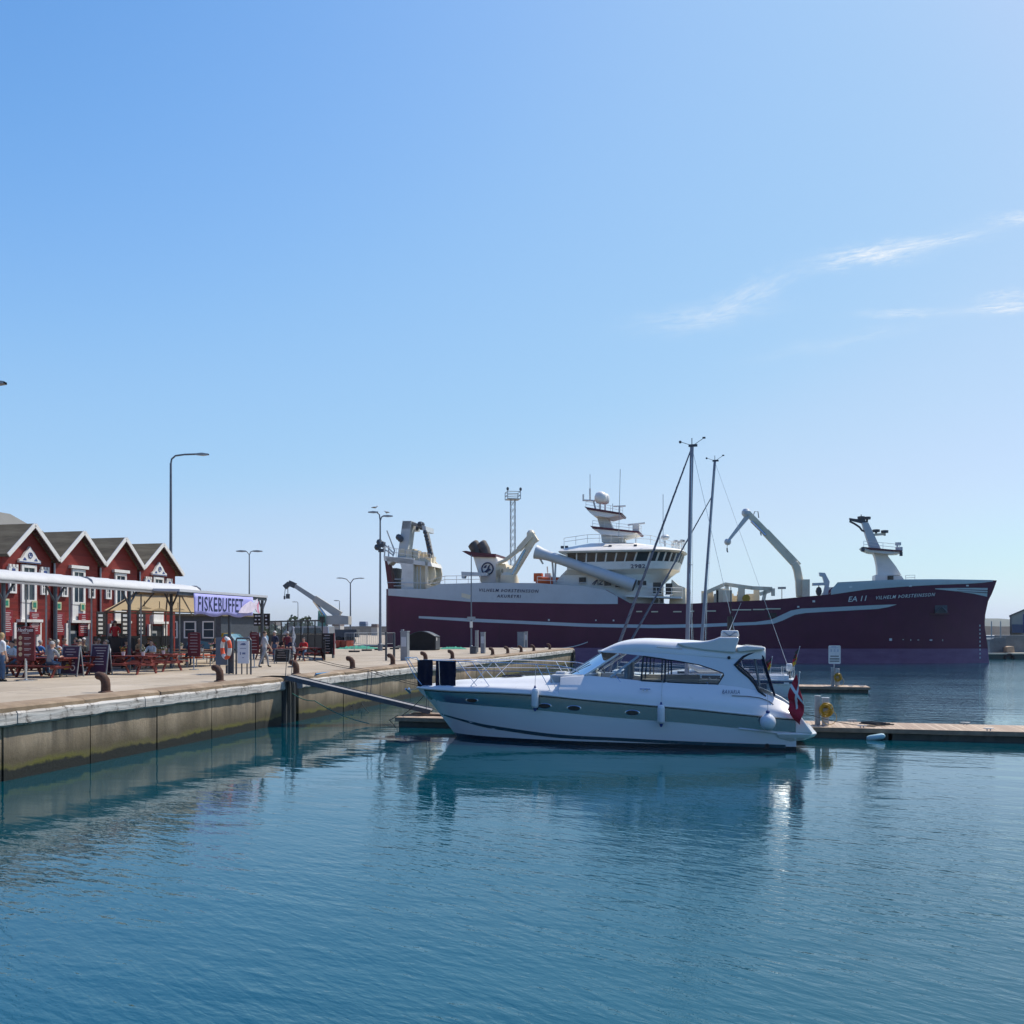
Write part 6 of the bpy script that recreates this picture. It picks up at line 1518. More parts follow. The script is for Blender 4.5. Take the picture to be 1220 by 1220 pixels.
# ---------------------------------------------------------------- tables
def picnic_mb():
    p = []
    for k, (z, ys, th, nm) in enumerate([(.74, [-.30, -.15, 0, .15, .30], .045, 'tabletop'), (.44, [-.72, -.58], .045, 'bench'), (.44, [.58, .72], .045, 'bench')]):
        q = MB()
        for y in ys: q.box((0, y, z), (1.9, .135, th))
        p.append((nm, q))
    for x in (-.65, .65):
        q = MB()
        for s in (-1, 1): q.bar((x, s*.22, .72), (x, s*.68, 0), .045, .10)
        q.bar((x+.05, -.70, .39), (x+.05, .70, .39), .045, .10); q.bar((x+.05, -.33, .68), (x+.05, .33, .68), .045, .09)
        p.append(('leg_frame', q))
    q = MB(); q.bar((-.6, 0, .42), (-.1, 0, .70), .05, .08); q.bar((.6, 0, .42), (.1, 0, .70), .05, .08); p.append(('brace', q))
    return p
tbl_top = mat('varnished_table_wood', (.34, .20, .11), .5, .2, 3)
def first_table(name, lab, loc, grp, red=True):
    t = thing(name, lab, 'picnic table', loc, TH, grp)
    if red:
        for nm, q in picnic_mb(): q.build(nm, red_wood, t)
    else:
        q = MB()
        for y in (-.27, -.09, .09, .27): q.box((0, y, .74), (1.8, .165, .04))
        q.build('tabletop', tbl_top, t)
        for s in (-1, 1):
            q = MB(); q.box((0, s*.62, .45), (1.7, .28, .05)); q.build('bench', orange_seat, t, bevel=.02)
            q = MB(); q.box((s*.62, 0, .72), (.05, .7, .04)); q.tube([(s*.62, -.66, .43), (s*.62, -.66, 0)], .028, 6); q.tube([(s*.62, .66, .43), (s*.62, .66, 0)], .028, 6); q.tube([(s*.62, -.66, .38), (s*.62, .66, .38)], .024, 6); q.tube([(s*.62, 0, .38), (s*.62, 0, .72)], .03, 6); q.build('leg_frame', galv, t)
    return t
RT = [(18, 806, 'red picnic table behind the tall dark red menu stand'), (60, 806.5, 'red picnic table left of the purple sandwich boards with flowers on it'), (100, 803.5, 'red picnic table right behind the two purple sandwich boards'),
      (158, 803, 'red picnic table right of the purple sandwich boards, front row'), (190, 799.5, 'red picnic table at the thin grey sign post, front row'), (38, 796, 'red picnic table in the second row behind the dark red menu stand'), (90, 794, 'red picnic table in the second row where guests sit in a line'),
      (345, 788, 'red picnic table behind the small black sandwich board'), (368, 786.5, 'red picnic table beside the black menu board at the terrace end'), (322, 785.5, 'red picnic table at the left of the far red group under the black sign')]
rt0 = None; RTO = []
for u, v, lab in RT:
    loc = on(u, v)
    if rt0 is None: rt0 = first_table('picnic_table', lab, loc, 'red picnic tables of the terrace'); RTO.append(rt0)
    else: RTO.append(dup(rt0, loc, TH+random.uniform(-.04, .04), lab))
OT = [(200, 795, 'wooden topped table with orange benches left of the small dark red stand'), (229, 794, 'wooden topped table with orange benches just behind the small dark red stand'), (178, 790.5, 'wooden topped table with orange benches in the back row under the tan awning'),
      (212, 789, 'wooden topped table with orange benches in the back row near the black fence'), (250, 790, 'wooden topped table with orange benches behind the life ring stand')]
ot0 = None; OTO = []
for u, v, lab in OT:
    loc = on(u, v)
    if ot0 is None: ot0 = first_table('picnic_table', lab, loc, 'wooden tables with orange benches', False); OTO.append(ot0)
    else: OTO.append(dup(ot0, loc, TH+random.uniform(-.05, .05), lab))
# flower pots on the tables
petal = [mat('pink_petals', (.6, .22, .3), .7, .2, 8), mat('orange_petals', (.65, .25, .06), .7, .2, 8), mat('white_petals', (.7, .68, .65), .7, .1, 8)]
leafm = mat('plant_leaves', (.06, .13, .03), .7, .35, 8)
def pot(loc, lab, pm):
    t = thing('flower_pot', lab, 'flower pot', loc, 0, 'flower pots on the terrace tables')
    q = MB(); q.lathe([(.06, 0), (.085, .15), (.09, .16), (.075, .16)], n=12); q.build('pot', white, t)
    q = MB(); q2 = MB(); rn = random.Random(lab)
    for k in range(60):
        a, r, z = rn.uniform(0, 6.3), rn.uniform(0, .14), rn.uniform(.16, .36); c = Vector((r*math.cos(a), r*math.sin(a), z)); d = Vector((rn.uniform(-1, 1), rn.uniform(-1, 1), rn.uniform(-.5, 1))).normalized()*.05; e = d.cross(Vector((rn.random(), rn.random(), 1))).normalized()*.02
        (q if k < 38 else q2).add([c-d, c+e, c+d, c-e], [(0, 1, 2, 3)])
    q.build('leaves', leafm, t); q2.build('flowers', pm, t)
pl_ = [(RTO[1], .3, 'orange flowers in a pot on the red table left of the sandwich boards', 1), (RTO[3], -.45, 'orange flowers in a pot on the red table right of the sandwich boards', 1), (RTO[3], .5, 'white flowers in a pot on the red table right of the sandwich boards', 2),
       (RTO[4], .2, 'pale flowers in a pot on the front row table at the thin grey post', 2), (OTO[0], .1, 'pink flowers in a pot on the orange bench table left of the small red stand', 0), (OTO[2], .3, 'pink flowers in a pot on the back row table under the tan awning', 0), (OTO[1], .55, 'pink flowers in a pot on the table behind the small red stand', 0), (OTO[3], .2, 'green plant in a pot on the back row table near the black fence', 2), (OTO[4], .1, 'plant in a pot on the table behind the life ring stand', 0)]
for o, dx, lab, k in pl_:
    p = o.location; pot((p[0]+dx*EX[0], p[1]+dx*EX[1], QZ+.765), lab, petal[k])

# ---------------------------------------------------------------- people
skin_m = [mat('fair_skin', (.52, .32, .23), .55, .08, 4), mat('tanned_skin', (.42, .24, .16), .55, .08, 4)]
hair_m = {k: mat(k+'_hair', c, .7, .25, 12) for k, c in dict(grey=(.34, .33, .32), white=(.6, .58, .55), brown=(.07, .04, .025), dark=(.02, .016, .014), blond=(.36, .25, .11)).items()}
def cloth_m(n, c): return mat(n, c, .9, .15, 6)
CL = {n: cloth_m(n+'_cloth', c) for n, c in dict(navy=(.02, .03, .07), blue=(.05, .16, .38), skyblue=(.12, .36, .62), grey=(.26, .27, .29), lightgrey=(.45, .46, .48), white=(.68, .68, .68), red=(.5, .025, .025), olive=(.22, .2, .12), beige=(.45, .38, .28), black=(.015, .015, .018), jeans=(.06, .11, .2), maroon=(.16, .02, .03), teal=(.04, .16, .18)).items()}
shoe_m = mat('dark_shoes', (.03, .025, .02), .6, .2, 5)
def body(pose):
    """one continuous skinned figure, facing -y; returns mesh with slots skin, top, trousers, shoes and the head centre"""
    V, E, Rr, T = [], [], [], []
    def n(p, r, tag_, par=None):
        V.append(p); Rr.append(r); T.append(tag_)
        if par is not None: E.append((par, len(V)-1))
        return len(V)-1
    sit = pose.startswith('sit'); hz = .52 if sit else .93
    lean = -.06 if sit else 0
    if pose == 'sitlean': lean = -.16
    pel = n((0, 0, hz), (.15, .115), 2)
    wa = n((0, lean*.4, hz+.16), (.14, .10), 1, pel); ch = n((0, lean*.8, hz+.36), (.165, .115), 1, wa); nk0 = n((0, lean, hz+.51), (.09, .075), 1, ch)
    nk = n((0, lean-.01, hz+.57), (.052, .054), 0, nk0); hd0 = n((0, lean-.03, hz+.65), (.066, .078), 0, nk); hd1 = n((0, lean-.025, hz+.74), (.080, .098), 0, hd0); hd2 = n((0, lean-.01, hz+.81), (.058, .07), 0, hd1)
    ns = n((0, lean-.125, hz+.715), (.013, .013), 0, hd1)
    for s in (-1, 1):
        n((s*.085, lean-.005, hz+.72), (.014, .022), 0, hd1)
    for s in (-1, 1):
        sh = n((s*.19, lean, hz+.47), (.065, .07), 1, nk0)
        if sit: el = (s*.25, lean-.10, hz+.22); wr = (s*.13, lean-.34, hz+.25); f = Vector((-s*.3, -1, .0))
        elif pose == 'walk': el = (s*.25, s*.10, hz+.20); wr = (s*.24, s*.10-.16, hz-.02); f = Vector((0, -.4, -1))
        elif pose == 'hold': el = (s*.24, .02, hz+.20); wr = (s*.08, -.22, hz+.24); f = Vector((-s*.6, -.8, .1))
        else: el = (s*.245, .02, hz+.19); wr = (s*.25, -.05, hz-.05); f = Vector((0, -.2, -1))
        f.normalize(); sd_ = Vector((0, 1, 0)) if not sit and pose != 'hold' else Vector((1, 0, 0)); sd_ = (sd_-f*sd_.dot(f)).normalized()
        e = n(el, (.047, .047), 1, sh); w = n(wr, (.030, .033), 0, e)
        pm = n(tuple(Vector(wr)+f*.06), (.030, .040), 0, w)
        for k, (o_, l_) in enumerate(((-.030, .075), (-.010, .088), (.010, .084), (.030, .066))):
            a = n(tuple(Vector(wr)+f*.10+sd_*o_), (.010, .010), 0, pm); n(tuple(Vector(wr)+f*(.10+l_*.9)+sd_*o_*1.1+Vector((-s*.015, 0, 0))), (.008, .008), 0, a)
        n(tuple(Vector(wr)+f*.085-sd_*.055), (.010, .010), 0, w)
        if sit:
            kn = n((s*.11, -.44, hz+.0), (.075, .075), 2, n((s*.10, -.10, hz-.0), (.10, .09), 2, pel)); an = n((s*.11, -.42, .10), (.045, .05), 2, kn); to = n((s*.12, -.60, .04), (.04, .032), 3, n((s*.11, -.42, .05), (.045, .045), 3, an))
        else:
            st = .22*s if pose == 'walk' else .0
            hp_ = n((s*.095, 0, hz-.10), (.10, .105), 2, pel); kn = n((s*.10, -st*.7-.02, .50), (.067, .07), 2, hp_); an = n((s*.10, -st+(.07 if st < 0 else 0), .10), (.043, .05), 2, kn); he = n((s*.10, -st+(.07 if st < 0 else 0), .045), (.042, .045), 3, an); n((s*.115, -st-.15+(.07 if st < 0 else 0), .035), (.042, .030), 3, he)
    me = bpy.data.meshes.new('figure'); me.from_pydata(V, E, []); ob = bpy.data.objects.new('figure', me); COL.objects.link(ob)
    md = ob.modifiers.new('skin', 'SKIN'); md.use_smooth_shade = True
    for i, r in enumerate(Rr): me.skin_vertices[0].data[i].radius = r
    me.skin_vertices[0].data[0].use_root = True
    sd2 = ob.modifiers.new('sub', 'SUBSURF'); sd2.levels = 1; sd2.render_levels = 1
    bpy.context.view_layer.update()
    out = bpy.data.meshes.new_from_object(ob.evaluated_get(bpy.context.evaluated_depsgraph_get()))
    bpy.data.objects.remove(ob); bpy.data.meshes.remove(me)
    out.materials.clear()
    for m_ in (skin_m[0], CL['navy'], CL['jeans'], shoe_m): out.materials.append(m_)
    segs = [(Vector(V[a]), Vector(V[b]), T[b]) for a, b in E]
    for p in out.polygons:
        c = p.center; best = None
        for a, b, tg in segs:
            d = b-a; t = max(0, min(1, (c-a).dot(d)/max(1e-9, d.length_squared))); dd = (c-a-d*t).length
            if best is None or dd < best[0]: best = (dd, tg)
        p.material_index = best[1]; p.use_smooth = True
    return out, (0, lean-.02, hz+.735)
POSES = {k: body(k) for k in ('stand', 'walk', 'hold', 'sit', 'sitlean')}
def hair_mesh(long_):
    q = MB(); n, k = 14, 8; rows = []
    for i in range(k+1):
        th_ = PI*(.02+.50*i/k) if not long_ else PI*(.02+.68*i/k); r = []
        for j in range(n):
            a = 2*PI*j/n; fr = max(0, -math.sin(a)); t2 = min(th_, PI*(.5-.16*fr)) if fr > .1 else th_
            r.append((.098*math.sin(t2)*math.cos(a), .115*math.sin(t2)*math.sin(a)+.008, .125*math.cos(t2)))
        rows.append(r)
    q.grid(rows, 0, True); return q
def person(lab, loc, rz, pose, top, legs, hair, skin=0, long_=False, hat=None):
    me, hc = POSES[pose]
    o = bpy.data.objects.new('person', me); COL.objects.link(o); tag(o, lab, 'person'); o.location = loc; o.rotation_euler.z = rz
    s = random.uniform(.96, 1.04); o.scale = (s, s, s)
    for i, m_ in enumerate((skin_m[skin], CL[top], CL[legs], shoe_m)):
        o.material_slots[i].link = 'OBJECT'; o.material_slots[i].material = m_
    h = hair_mesh(long_).build('hair', hair_m[hair] if hat is None else CL[hat], o, smooth=70); h.location = hc
    return o
def stander(lab, u, v, rz, pose, *a, **k): return person(lab, on(u, v), rz, pose, *a, **k)
R_ = math.radians
stander('person standing at the left edge in a white top and blue jeans seen from behind', 1.5, 812, R_(150), 'stand', 'white', 'jeans', 'blond', long_=True)
stander('person standing in a bright blue jacket behind the dark red menu stand', 43, 791, R_(-60), 'stand', 'skyblue', 'navy', 'brown')
person('person in a red shirt standing with folded arms under the awning', at(137, 770, 46.8)[:2]+(QZ+.57,), R_(200), 'hold', 'red', 'black', 'brown', 1)
stander('person in a red shirt standing at the second fish house door', 67, 784, R_(20), 'stand', 'red', 'black', 'dark', 1)
stander('person in a dark red shirt and apron at the leftmost shop door', 27, 787, R_(-20), 'stand', 'maroon', 'black', 'dark')
stander('person in a grey green shirt walking past the white notice stand', 315, 795, R_(120), 'walk', 'lightgrey', 'grey', 'brown')
stander('person with grey hair and dark jacket standing beside the black sign', 327.5, 787, R_(-30), 'stand', 'navy', 'jeans', 'white')
stander('person with grey hair in a dark red jacket near the white beach flag', 342.5, 787, R_(170), 'stand', 'maroon', 'navy', 'grey', 1)
stander('person in a pale grey shirt standing behind the small red board', 300, 786, R_(190), 'stand', 'lightgrey', 'jeans', 'dark')
def sitter(lab, tab, x, side, top, hair, pose='sit', skin=0, long_=False, legs='jeans', hat=None):
    p = tab.location; y = side*.68
    z = QZ+.45-.40
    rz = tab.rotation_euler.z+(0 if side > 0 else PI)
    person(lab, (p[0]+x*EX[0]+y*EY[0], p[1]+x*EX[1]+y*EY[1], z), rz+random.uniform(-.2, .2), pose, top, legs, hair, skin, long_, hat)
sitter('person in a blue shirt and dark cap seated left of the dark red menu stand', RTO[5], -.9, -1, 'skyblue', 'dark', hat='black')
sitter('person in a navy shirt seated behind the dark red menu stand on its right', RTO[1], -.35, 1, 'navy', 'dark')
sitter('person in a grey shirt with grey hair seated with the back to the water', RTO[1], .5, -1, 'grey', 'grey', 'sitlean')
sitter('person in a pale shirt seated left of the left purple sandwich board', RTO[6], -.7, -1, 'lightgrey', 'brown', skin=1)
sitter('person in a beige shirt and bald seated above the left purple sandwich board', RTO[6], .1, 1, 'beige', 'white', 'sitlean', 1)
sitter('person in an olive shirt seated between the two purple sandwich boards', RTO[6], .75, -1, 'olive', 'grey')
sitter('person in a white blouse seated above the right purple sandwich board', RTO[2], .55, 1, 'white', 'dark', long_=True)
sitter('person with red hair and maroon shirt seated in the back left of the terrace', RTO[6], -.5, 1, 'maroon', 'brown')
sitter('person in dark blue seated alone at the back row table under the tan awning', OTO[2], -.4, 1, 'navy', 'dark')
sitter('person in black seated in the back row under the tan awning near its post', OTO[2], .4, -1, 'black', 'brown')
sitter('person with blond hair in blue seated just left of the life ring stand', OTO[4], .0, 1, 'navy', 'blond')
sitter('person with pale hair in grey seated behind the life ring stand', OTO[4], .6, 1, 'grey', 'blond', 'sitlean')
sitter('person in a teal shirt seated at the far red tables left of the walker', RTO[9], -.7, 1, 'teal', 'brown', 'sitlean')
sitter('person in dark clothes seated at the far red tables right of the walker', RTO[9], .6, 1, 'black', 'brown', 'sit', 1)
sitter('person in navy seated at the far red tables behind the black sandwich board', RTO[7], -.1, 1, 'navy', 'grey', 'sitlean')
sitter('person in a red shirt seated at the far red tables near the beach flag', RTO[7], .6, 1, 'red', 'dark')

xt = [(120, 793, 'red picnic table in the second row behind the right purple sandwich board'), (150, 791, 'red picnic table in the third row under the middle of the awning')]
for u, v, lab in xt: RTO.append(dup(rt0, on(u, v), TH+random.uniform(-.04, .04), lab))
for u, v, lab in ((64, 798, 'red picnic table in the middle row behind the orange flowers'), (104, 797, 'red picnic table in the middle row just behind the two sandwich boards'), (156, 797, 'red picnic table in the middle row in front of the short black wind screen'), (20, 799.5, 'red picnic table in the middle row at the left edge')): RTO.append(dup(rt0, on(u, v), TH+random.uniform(-.04, .04), lab))
for k, x, s, top, hair, pose, sk, lab in ((12, -.6, -1, 'navy', 'dark', 'sit', 0, 'person in a navy jacket seated left in the middle row'), (12, .1, 1, 'red', 'brown', 'sitlean', 1, 'person in a red top seated in the centre of the middle row, facing the water'), (12, .7, -1, 'lightgrey', 'white', 'sit', 0, 'person with white hair in pale grey seated in the middle row'),
    (13, -.7, 1, 'olive', 'brown', 'sit', 1, 'person in olive facing the water behind the seated line of guests'), (13, -.1, -1, 'black', 'dark', 'sitlean', 0, 'person in black with the back to the water, middle row right'), (13, .6, 1, 'beige', 'grey', 'sit', 1, 'person in beige facing the water, middle row far right'),
    (14, -.5, 1, 'skyblue', 'blond', 'sit', 0, 'person in sky blue at the table before the wind screen, left seat'), (14, .2, -1, 'maroon', 'dark', 'sit', 1, 'person in dark red at the table before the wind screen, near side'), (14, .7, 1, 'white', 'brown', 'sitlean', 0, 'person in white at the table before the wind screen, right seat'),
    (15, -.3, 1, 'grey', 'grey', 'sit', 0, 'person in grey seated in the middle row at the left edge'), (15, .5, -1, 'teal', 'brown', 'sit', 1, 'person in teal seated in the middle row at the left edge')):
    sitter(lab, RTO[k], x, s, top, hair, pose, sk)
sitter('person in a pale blue shirt seated behind the right purple sandwich board', RTO[10], -.6, 1, 'skyblue', 'grey', skin=1)
sitter('person in a white shirt seated with the back to the water near the sandwich boards', RTO[10], .1, -1, 'white', 'brown', 'sitlean')
sitter('person in a dark red top seated right of the purple sandwich boards', RTO[10], .7, 1, 'maroon', 'dark', long_=True)
sitter('person in a dark jacket seated under the middle of the awning', RTO[11], -.3, 1, 'black', 'brown')
sitter('person in a beige jacket with white hair seated under the middle of the awning', RTO[11], .5, 1, 'beige', 'white', 'sitlean')
sitter('person in a grey pullover seated in the second row behind the menu stand', RTO[5], .5, 1, 'grey', 'brown', skin=1)
sitter('person in a jeans blue shirt seated in the second row left of the sandwich boards', RTO[5], .9, -1, 'blue', 'grey', 'sitlean')
sitter('person in a white shirt seated at the far left of the front row', RTO[0], -.7, 1, 'white', 'dark', 'sit')
sitter('person in a navy jacket seated at the table behind the small dark red stand', OTO[1], -.4, 1, 'navy', 'grey', skin=1)
# ---------------------------------------------------------------- sandwich boards, stands and signs
def a_board(lab, u0, v0, u1, v1, m, rz=TH, lines=7, title=None, name='sandwich_board'):
    uf = (u0+u1)/2; p = on(uf, v1); w = (u1-u0)/F*p[1]/max(.5, math.cos(rz)); h = (v1-v0)/F*p[1]
    t = thing(name, lab, 'sandwich board', p, rz)
    tilt = .16*h
    for s in (-1, 1):
        q = MB(); a = .09
        M = Matrix.Rotation(-s*.15, 3, 'X')
        def tx(x, y, z): return Vector((x, s*tilt*(1-z/h)*1.0+y, z))
        q.bar(tx(-w/2, 0, 0), tx(-w/2, 0, h), .04, .04); q.bar(tx(w/2, 0, 0), tx(w/2, 0, h), .04, .04); q.bar(tx(-w/2, 0, h-.02), tx(w/2, 0, h-.02), .04, .04); q.bar(tx(-w/2, 0, .10), tx(w/2, 0, .10), .04, .04); q.build('frame', galv, t)
        q = MB(); q.add([tx(-w/2+.02, -.008, .10), tx(w/2-.02, -.008, .10), tx(w/2-.02, -.008, h-.03), tx(-w/2+.02, -.008, h-.03), tx(-w/2+.02, .008, .10), tx(w/2-.02, .008, .10), tx(w/2-.02, .008, h-.03), tx(-w/2+.02, .008, h-.03)], [(0, 1, 2, 3), (7, 6, 5, 4), (0, 4, 5, 1), (2, 6, 7, 3), (1, 5, 6, 2), (0, 3, 7, 4)]); q.build('panel', m, t)
    q = MB(); rn = random.Random(lab)
    for k in range(lines):
        z = h*(.88-.62*k/lines); ww = w*rn.uniform(.35, .75); y = -tilt*(1-z/h)-.022
        q.box((rn.uniform(-.05, .05), y, z), (ww, .008, h*.022))
    q.build('small_print', pale_ink, t)
    return t, w, h, tilt
t, w, h, ti = a_board('purple sandwich board with a yellow picture, left of the pair', 74, 769, 97, 806, menu_purple, TH-.02)
q = MB(); z = h*.30; q.prism([(-w*.35, z), (-w*.1, z+.13), (w*.1, z+.08), (w*.0, z-.06), (-w*.25, z-.10)], -ti*.72-.03, -ti*.72-.02); q.build('lemon_picture', mat('yellow_print', (.6, .42, .03), .6, .2, 6), t)
q = MB(); q.torus((w*.22, -ti*.72-.025, z-.02), .10, .02, Matrix.Rotation(PI/2, 3, 'X'), 18, 5); q.build('plate_picture', pale_ink, t)
a_board('purple sandwich board with pale lines, right of the pair', 109, 767.5, 131, 804, menu_purple, TH+.04)
a_board('small black sandwich board with white chalk lines before the far red tables', 327.5, 773, 346, 790.5, black, TH, 4)
# tall dark red stand
p = on(31, 811); hgt = (811-746)/F*p[1]
st = thing('menu_stand', 'tall dark red menu stand with round dish pictures at the front left of the terrace', 'menu stand', p, TH+.05)
q = MB(); q.lathe([(.38, 0), (.38, .04), (.06, .05), (.045, .06), (.045, .8)], n=20); q.build('pole', steel, st)
zb, zt_ = (811-787)/F*p[1], hgt; wst = 24/F*p[1]
q = MB(); n = 10; q.prism([(-wst/2, zb), (wst/2, zb), (wst/2, zt_-.08)]+[(wst/2-wst*i/n, zt_-.08+.07*math.sin(PI*i/n)+.02*math.sin(i*2.2)) for i in range(1, n)]+[(-wst/2, zt_-.08)], -.03, .03); q.build('panel', menu_red, st)
lettering('lettering', 'Havfruen', .20, white_ink, st, (0, -.036, zt_-.14), fit=wst*.86, shear=.25)
q = MB()
for k in range(4): q.lathe([(.075, 0), (.075, .008), (.0, .008)], (-wst*.28, -.039, lerp(zb, zt_, .66-k*.16)), 14, axis='y')
q.build('dish_picture', mat('dish_print', (.5, .38, .24), .6, .3, 15), st)
q = MB()
for k in range(4):
    z = lerp(zb, zt_, .66-k*.16); q.box((wst*.12, -.034, z), (wst*.38, .006, .022)); q.box((wst*.08, -.034, z-.05), (wst*.28, .006, .014))
q.box((0, -.034, lerp(zb, zt_, .80)), (wst*.4, .006, .03)); q.build('small_print', pale_ink, st)
# thin post stands
def stand(lab, u, vfoot, u0, v0, u1, v1, m, lines=6, name='menu_stand', rz=TH, tm=None):
    p = on(u, vfoot); s = p[1]/F
    t = thing(name, lab, 'menu stand', p, rz)
    q = MB(); q.lathe([(.22, 0), (.22, .03), (.03, .04), (.025, .05), (.025, (vfoot-v0)*s-.05)], n=14); q.build('pole', galv, t)
    cx, w, z0, z1 = ((u0+u1)/2-u)*s, (u1-u0)*s, (vfoot-v1)*s, (vfoot-v0)*s
    q = MB(); n = 8
    q.prism([(cx-w/2, z0), (cx+w/2, z0), (cx+w/2, z1-.06)]+[(cx+w/2-w*i/n, z1-.06+.06*math.sin(PI*i/n)) for i in range(1, n)]+[(cx-w/2, z1-.06)], -.045, -.02); q.build('panel', m, t)
    q = MB(); rn = random.Random(lab)
    for k in range(lines): q.box((cx+rn.uniform(-.02, .02), -.049, lerp(z1-.1, z0+.06, k/lines)), (w*rn.uniform(.35, .7), .006, .02))
    q.build('small_print', tm or pale_ink, t); return t
stand('small dark red menu stand on a pole in front of the orange bench tables', 231, 798, 223.5, 753, 240, 782, menu_red, 7)
stand('small dark red menu stand on a pole right of the white notice stand', 303, 795, 297.5, 753, 309.5, 779, menu_red, 6)
stand('thin grey post with a small white sign among the front tables', 181, 788, 178.5, 732.5, 183.5, 741, mat('pale_sign', (.5, .5, .48), .5, .1, 4), 2, 'sign_post')
p = on(391, 784); s = p[1]/F; b = thing('menu_stand', 'broad black menu board with white lines at the right end of the terrace', 'menu stand', p, TH)
q = MB(); q.box((0, 0, 17*s), (15*s, .06, 25*s)); q.build('panel', black, b); q = MB()
for k in range(7): q.box((-.05, -.035, (27-3.2*k)*s), (8*s*random.uniform(.6, 1), .006, .7*s))
q.build('small_print', pale_ink, b); q = MB(); q.box((-6*s, .05, 6*s), (.05, .3, 12*s)); q.box((6*s, .05, 6*s), (.05, .3, 12*s)); q.build('leg', dark_metal, b)
q = MB(); q.box((7.6*s, .0, 17*s), (.05, .1, 26*s)); q.build('side_panel', menu_red, b)
# black hanging sign on a post
p = at(312, 787, 56); p = (p[0], p[1], QZ); s = 56/F
b = thing('notice_board', 'black sign with three lines of white writing on a post above the terrace', 'sign', p, TH)
zt_, zb = at(312, 731, 56)[2]-QZ, at(312, 745.5, 56)[2]-QZ
q = MB(); q.box((0, 0, (zt_+zb)/2), (21*s, .06, zt_-zb)); q.build('panel', black, b); q = MB()
for k in range(3):
    for j in range(4): q.box(((-7.5+4.6*j+random.uniform(-.5, .5))*s, -.035, zb+(zt_-zb)*(.8-.3*k)), (random.uniform(2, 3.8)*s, .006, 1.5*s))
q.build('small_print', white_ink, b); q = MB(); q.box((-1.5*s, .06, zt_/2+.3), (.09, .06, zt_+.6)); q.build('post', dark_metal, b)
# white beach flag
p = on(348, 795); s = p[1]/F
b = thing('beach_flag', 'narrow white upright beach flag beside the gangway top', 'flag', p, TH)
q = MB(); q.lathe([(.22, 0), (.22, .05), (.02, .07), (.018, .1), (.014, 50*s)], n=10); q.build('pole', dark_metal, b)
q = MB(); q.grid([[(.02+.02*math.sin(k*.8), .01*math.sin(k*1.3), (16+33*k/12)*s), ((.02+3.2*s)+.03*math.sin(k*.9+1), .04*math.sin(k*1.1), (16+33*k/12-(1.5 if k == 12 else 0))*s)] for k in range(13)]); q.build('cloth', white, b, smooth=60, solid=.004)
q = MB()
for k in range(5): q.box((.02+1.6*s, -.05, (22+4*k)*s), (1.4*s, .006, 1.2*s))
q.build('small_print', mat('grey_letters', (.3, .33, .4), .6, .1, 4), b)
# life ring stand and white notice
p = on(290, 803.5); s = p[1]/F
ns = thing('notice_stand', 'white harbour notice in a dark tubular frame on the quay edge', 'notice stand', p, TH)
q = MB(); q.tube([(-9.5*s, 0, 0), (-9.5*s, 0, 41*s), (-8.5*s, 0, 43*s), (8.5*s, 0, 43*s), (9.8*s, 0, 41*s), (9.8*s, 0, 0)], 1.1*s, 8)
q.tube([(-3*s, .05, 0), (-3*s, .05, 14*s)], .8*s, 8); q.tube([(4*s, .05, 0), (4*s, .05, 14*s)], .8*s, 8); q.build('frame', dark_metal, ns)
q = MB(); q.box((0, 0, 26.5*s), (15*s, .05, 27*s)); q.build('panel', mat('white_notice', (.66, .68, .72), .4, .04, 4), ns)
q = MB(); q.prism([(-4*s, 35*s), (-2*s, 37*s), (2*s, 37.5*s), (4*s, 35.5*s), (1*s, 34.6*s), (-1*s, 35*s)], -.035, -.028)
for k in range(2): q.box(((-3.5+k*4.5)*s, -.03, 25*s), ((1.2 if k == 0 else 4)*s, .008, (3.2 if k == 0 else 2.2)*s))
q.box((0, -.03, 20*s), (2*s, .008, .8*s)); q.box((0, -.03, 31*s), (8*s, .008, .6*s)); q.build('notice_print', mat('notice_print_blue', (.12, .16, .28), .6, .1, 4), ns)
p2 = on(268, 803); s = p2[1]/F
lr = thing('life_ring_stand', 'dark blue grey cabinet and frame that hold the life ring on the quay edge', 'life ring stand', p2, TH)
q = MB(); q.box((-9.5*s, .4, 27*s), (15.5*s, .25, 33*s)); q.build('cabinet', mat('blue_grey_cabinet', (.11, .145, .19), .5, .1, 3), lr)
q = MB(); q.box((-15*s, .4, 5*s), (.08, .1, 10*s)); q.box((-4*s, .4, 5*s), (.08, .1, 10*s)); q.build('leg', dark_metal, lr)
q = MB(); q.tube([(3.5*s, .1, 0), (3.5*s, .1, 41*s), (5*s, .1, 43*s), (8*s, .1, 43*s), (9.2*s, .1, 41*s), (9.2*s, .1, 0)], 1.0*s, 8); q.box((6.3*s, .12, 16*s), (5*s, .04, 31*s)); q.build('frame', dark_metal, lr)
q = MB()
for k in range(8):
    n0 = len(q.f); a0 = 2*PI*k/8
    pts = [(.30*math.cos(a0+2*PI/8*i/5), 0, .40*math.sin(a0+2*PI/8*i/5)) for i in range(6)]
    q.tube(pts, .085, 8, m=k % 2)
o = q.build('life_ring', [mat('ring_orange', (.75, .10, .03), .5, .1, 5), white]); tag(o, 'orange and white life ring hanging on the quay edge stand', 'life ring'); o.location = (p2[0]+2.4*s, p2[1]-.12, QZ+31*s); o.rotation_euler.z = TH-.5
